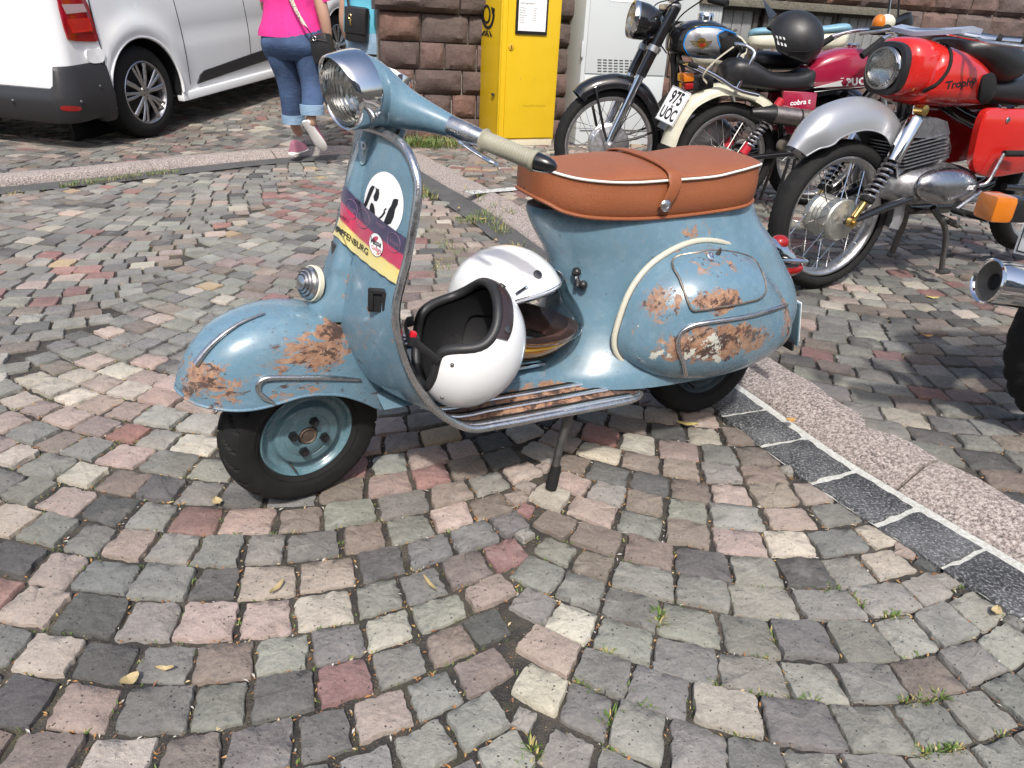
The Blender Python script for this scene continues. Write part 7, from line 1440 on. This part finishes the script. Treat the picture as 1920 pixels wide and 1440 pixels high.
line_tufts([(112, 350), (200, 338), (330, 322)], 5, 16, .03, .04, .004, .02, .3); line_tufts([(10, 365), (60, 358)], 8, 8, .025, .03, .004, .02, .5)
line_tufts([(785, 350), (815, 375)], 4, 22, .045, .04, .004, .02, .25); line_tufts([(870, 420), (905, 405), (950, 440)], 4, 22, .04, .045, .004, .03, .35); line_tufts([(960, 455), (1010, 495), (1030, 520)], 5, 14, .03, .03, .004, .02, .5)
line_tufts([(785, 425), (830, 460), (890, 478)], 6, 9, .02, .03, .0, .03); line_tufts([(820, 455), (860, 462), (800, 500), (850, 498), (800, 520)], 8, 10, .016, .03, .0, .02)
line_tufts([(860, 352), (885, 362), (930, 390), (965, 400)], 8, 10, .03, .03, PAV, .03)
for px, py, n, h in ((1238, 1162, 30, .03), (1130, 1220, 18, .022), (1093, 1283, 20, .02), (1205, 1300, 26, .024), (1178, 1352, 26, .026), (975, 1412, 44, .03), (1150, 1410, 12, .016), (1560, 1118, 24, .024), (1583, 1125, 16, .02), (1660, 1142, 14, .02), (1675, 1155, 16, .02), (1450, 1105, 16, .014), (1400, 1105, 20, .014), (1345, 1108, 20, .014), (1310, 1104, 12, .012), (1455, 1185, 24, .018), (1425, 1240, 12, .014), (1480, 1170, 12, .016), (1500, 1312, 24, .022), (1430, 1300, 14, .016), (1350, 1310, 14, .016), (1275, 1325, 8, .014), (1740, 1298, 30, .022), (1730, 1340, 26, .02), (1760, 1385, 26, .02), (1775, 1420, 20, .02), (1800, 1100, 8, .016), (1850, 1130, 14, .02), (1880, 1150, 12, .02), (1790, 1215, 12, .016), (1865, 1370, 14, .018), (1395, 1370, 12, .015), (1740, 1430, 16, .018), (1270, 1150, 10, .014), (1700, 1220, 8, .012)):
    for _ in range(4):
        g = G(px+rl.uniform(-6, 6), py+rl.uniform(-4, 4)); sn = snap(g)
        if sn: g = Vector((sn[0].x, sn[0].y, 0))+Vector((sn[1].x, sn[1].y, 0))*rl.uniform(-.02, .02)
        tuft(g, n//3+2, h*.62, .009, -.004, .2)
MO_ = MB()                                                        # mossy joints and scattered seed husks along the joints
HU = MB(); HU.col = []
for Q, zf in ((RQ, lambda x, y: 0.0), (PQ, zg)):
    for q in Q:
        m = (q[0]+q[1]+q[2]+q[3])/4; z = zf(m.x, m.y); d = (Vector((m.x, m.y, z))-C_O).length
        if d > 5.5: continue
        px, py = proj((m.x, m.y, z))
        if not (-40 < px < 1960 and 100 < py < 1480): continue
        for _ in range(rl.choice((1, 3, 4, 6, 9, 14)) if d < 2.6 else rl.choice((0, 1, 2, 3))):
            i = rl.randint(0, 3); f = rl.random(); p = q[i].lerp(q[(i+1) % 4], f)+Vector((rl.gauss(0, .003), rl.gauss(0, .003))); s = rl.uniform(.0013, .0038); a = rl.uniform(0, math.pi); u = Vector((math.cos(a), math.sin(a)))*s*rl.uniform(1, 2.2); v = Vector((-math.sin(a), math.cos(a)))*s*.6; zz = z-.0075+rl.uniform(0, .004); t_ = rl.uniform(-.002, .002)
            HU.add([(p.x+u.x, p.y+u.y, zz+t_), (p.x+v.x, p.y+v.y, zz+.0012), (p.x-u.x, p.y-u.y, zz-t_), (p.x-v.x, p.y-v.y, zz+.0005)], [(0, 1, 2, 3)]); HU.col += [(*rl.choice([(.36, .17, .05), (.42, .25, .09), (.3, .13, .045), (.48, .38, .22), (.2, .1, .05), (.45, .43, .38)]), 1)]*4
        mossy = vnoise(m.x*1.7, m.y*1.7, 8) > (.55 if py < 700 else .66)
        if mossy and d < 4.5:
            for _ in range(2): i = rl.randint(0, 3); p = q[i].lerp(q[(i+1) % 4], rl.random()); tuft(Vector((p.x, p.y, 0)), 5, .007, .012, z-.004, .25)
for mb, nm, mt in ((GR, 'grass', M_GRASS), (DRY, 'dry_grass', M_DRY)): o = obj(nm, mb, mt, smooth=False, fix=False); o['kind'] = 'stuff'; o['label'] = 'short green grass growing in the joints' if nm == 'grass' else 'dry straw coloured grass in the joints'; o['category'] = 'grass'
t = NT('seed_husk'); vc = t.new('ShaderNodeVertexColor', layer_name='Col'); t.set(Base_Color=vc.outputs[0], Roughness=.8); o = obj('seed_husks', HU, t.m, smooth=False, fix=False); o['kind'] = 'stuff'; o['label'] = 'brown and yellow seed husks lying in the joints'; o['category'] = 'litter'
def leaf_mat(name, c): t = NT(name); t.set(Base_Color=t.mix(t.noise(120, 4), tuple(v*.75 for v in c), c), Roughness=.6); return t.m
LM = {k: leaf_mat(k+'_leaf', c) for k, c in (('amber', (.5, .29, .09)), ('straw', (.42, .33, .17)), ('yellow', (.46, .36, .12)))}
def leaf(px, py, z, L_, W_, ang, kind, label, group='dry leaves on the ground'):
    g = G(px, py, z); mb = MB(); vs = []; n = 7
    for i in range(n): f = i/(n-1); w = W_*math.sin(math.pi*(f*.92+.04))**.8; c = .12*L_*math.sin(f*3+ang); vs += [(L_*(f-.5), -w+c*.3, .004+abs(.5-f)*.012), (L_*(f-.5), c*.3, .001+abs(.5-f)*.01), (L_*(f-.5), w+c*.3, .005+abs(.5-f)*.012)]
    fs = []
    for i in range(n-1): fs += [(3*i, 3*i+3, 3*i+4, 3*i+1), (3*i+1, 3*i+4, 3*i+5, 3*i+2)]
    o = obj('leaf', mb.add(vs, fs), LM[kind], fix=False); o.location = (g.x, g.y, z); o.rotation_euler = (0, 0, ang); tag(o, label, 'leaf', group)
leaf(1482, 791, .02, .03, .012, .2, 'amber', 'round amber leaf on the pink kerb beside the dark setts'); leaf(1288, 798, .004, .06, .009, -.1, 'yellow', 'long yellow leaf under the rear wheel of the scooter')
leaf(408, 944, .004, .03, .011, -.9, 'straw', 'curled straw coloured leaf to the left of the front tyre'); leaf(520, 1105, .004, .042, .006, 1.3, 'straw', 'splintered pale straw in the joint below the front wheel'); leaf(805, 1098, .006, .05, .004, -1.0, 'straw', 'thin straw lying across a brown stone below the side stand'); leaf(1748, 560, PAV+.004, .055, .009, -.15, 'yellow', 'yellow leaf on the pavement left of the chrome silencer'); leaf(1738, 632, PAV+.004, .04, .008, -.05, 'amber', 'short tan leaf on the pavement below the chrome silencer'); leaf(1868, 1150, .006, .03, .01, 1.0, 'straw', 'dry leaf at the inner edge of the last dark sett'); leaf(245, 1278, .004, .03, .012, .9, 'straw', 'pale leaf wedged in a joint at the lower left'); leaf(310, 1258, .004, .03, .005, .1, 'straw', 'narrow straw leaf between two grey stones at the lower left')
for (a, b), kd, w_ in (((905, 412), 'yellow', 'uppermost among the weeds beside the asphalt strip'), ((930, 452), 'straw', 'between the asphalt strip and the white full-face helmet'), ((860, 392), 'straw', 'at the upper end of the weedy asphalt strip'), ((1000, 492), 'amber', 'against the kerb just above the full-face helmet')): leaf(a, b, .012, .04, .008, rl.uniform(0, 3), kd, 'small dry leaf '+w_, 'dry leaves along the kerb')
a, b = G(878, 363, PAV), G(1010, 352, PAV); n_ = Vector((-(b-a).y, (b-a).x, 0)).normalized()*.045; mb = MB(); vs = []
for k in range(25): p = a.lerp(b, k/24); vs += [(p.x-n_.x+rl.uniform(-.006, .006), p.y-n_.y, PAV+.0065), (p.x+n_.x, p.y+n_.y+rl.uniform(-.006, .006), PAV+.0065)]
o = obj('white_line', mb.add(vs, [(2*k, 2*k+2, 2*k+3, 2*k+1) for k in range(24)]), mat_speck('worn_white_paint', (.2, .19, .17), (.5, .5, .48), (.66, .66, .64), 60), smooth=False, fix=False); o['kind'] = 'structure'
# ================================================================== UNSEEN HOUSES (added across the street to darken reflections in the chrome and paint)
def reflection_house(x, y, w, h, col, label):
    F = Frame((x, y, 0), 180); t = thing('house', label, 'house', F.M, 'unseen houses added for reflections'); obj('wall', MB().box((0, 3, h/2), (w, 6, h), None, .02), plain('render_'+str(int(w*10)), col, .9), t)
    obj('roof', MB().prism([(-.3, h), (6.3, h), (3, h+2.6)], -w/2-.3, w/2+.3, lambda a, b, q: (q, a, b)), plain('roof_tiles', (.18, .08, .06), .85) if 'roof_tiles' not in bpy.data.materials else bpy.data.materials['roof_tiles'], t)
    for r_ in range(int(h/2.8)):
        for k in range(int(w/1.9)): wn_ = obj('window', MB().box((-w/2+1.1+1.9*k, -.02, 1.7+2.8*r_), (1.05, .1, 1.5), None, .02), M_GATE, t); obj('pane', MB().box((-w/2+1.1+1.9*k, -.075, 1.7+2.8*r_), (.85, .02, 1.3)), bpy.data.materials['dark_pane'], wn_)
reflection_house(-9, -13, 9.6, 8.4, (.42, .37, .28), 'ochre rendered house added unseen behind the viewer for reflections'); reflection_house(1.5, -13.5, 10.4, 7.4, (.3, .27, .25), 'grey brown house added unseen behind the viewer for reflections'); reflection_house(12.5, -12.5, 9.0, 8.0, (.45, .43, .4), 'pale house added unseen behind the viewer for reflections')
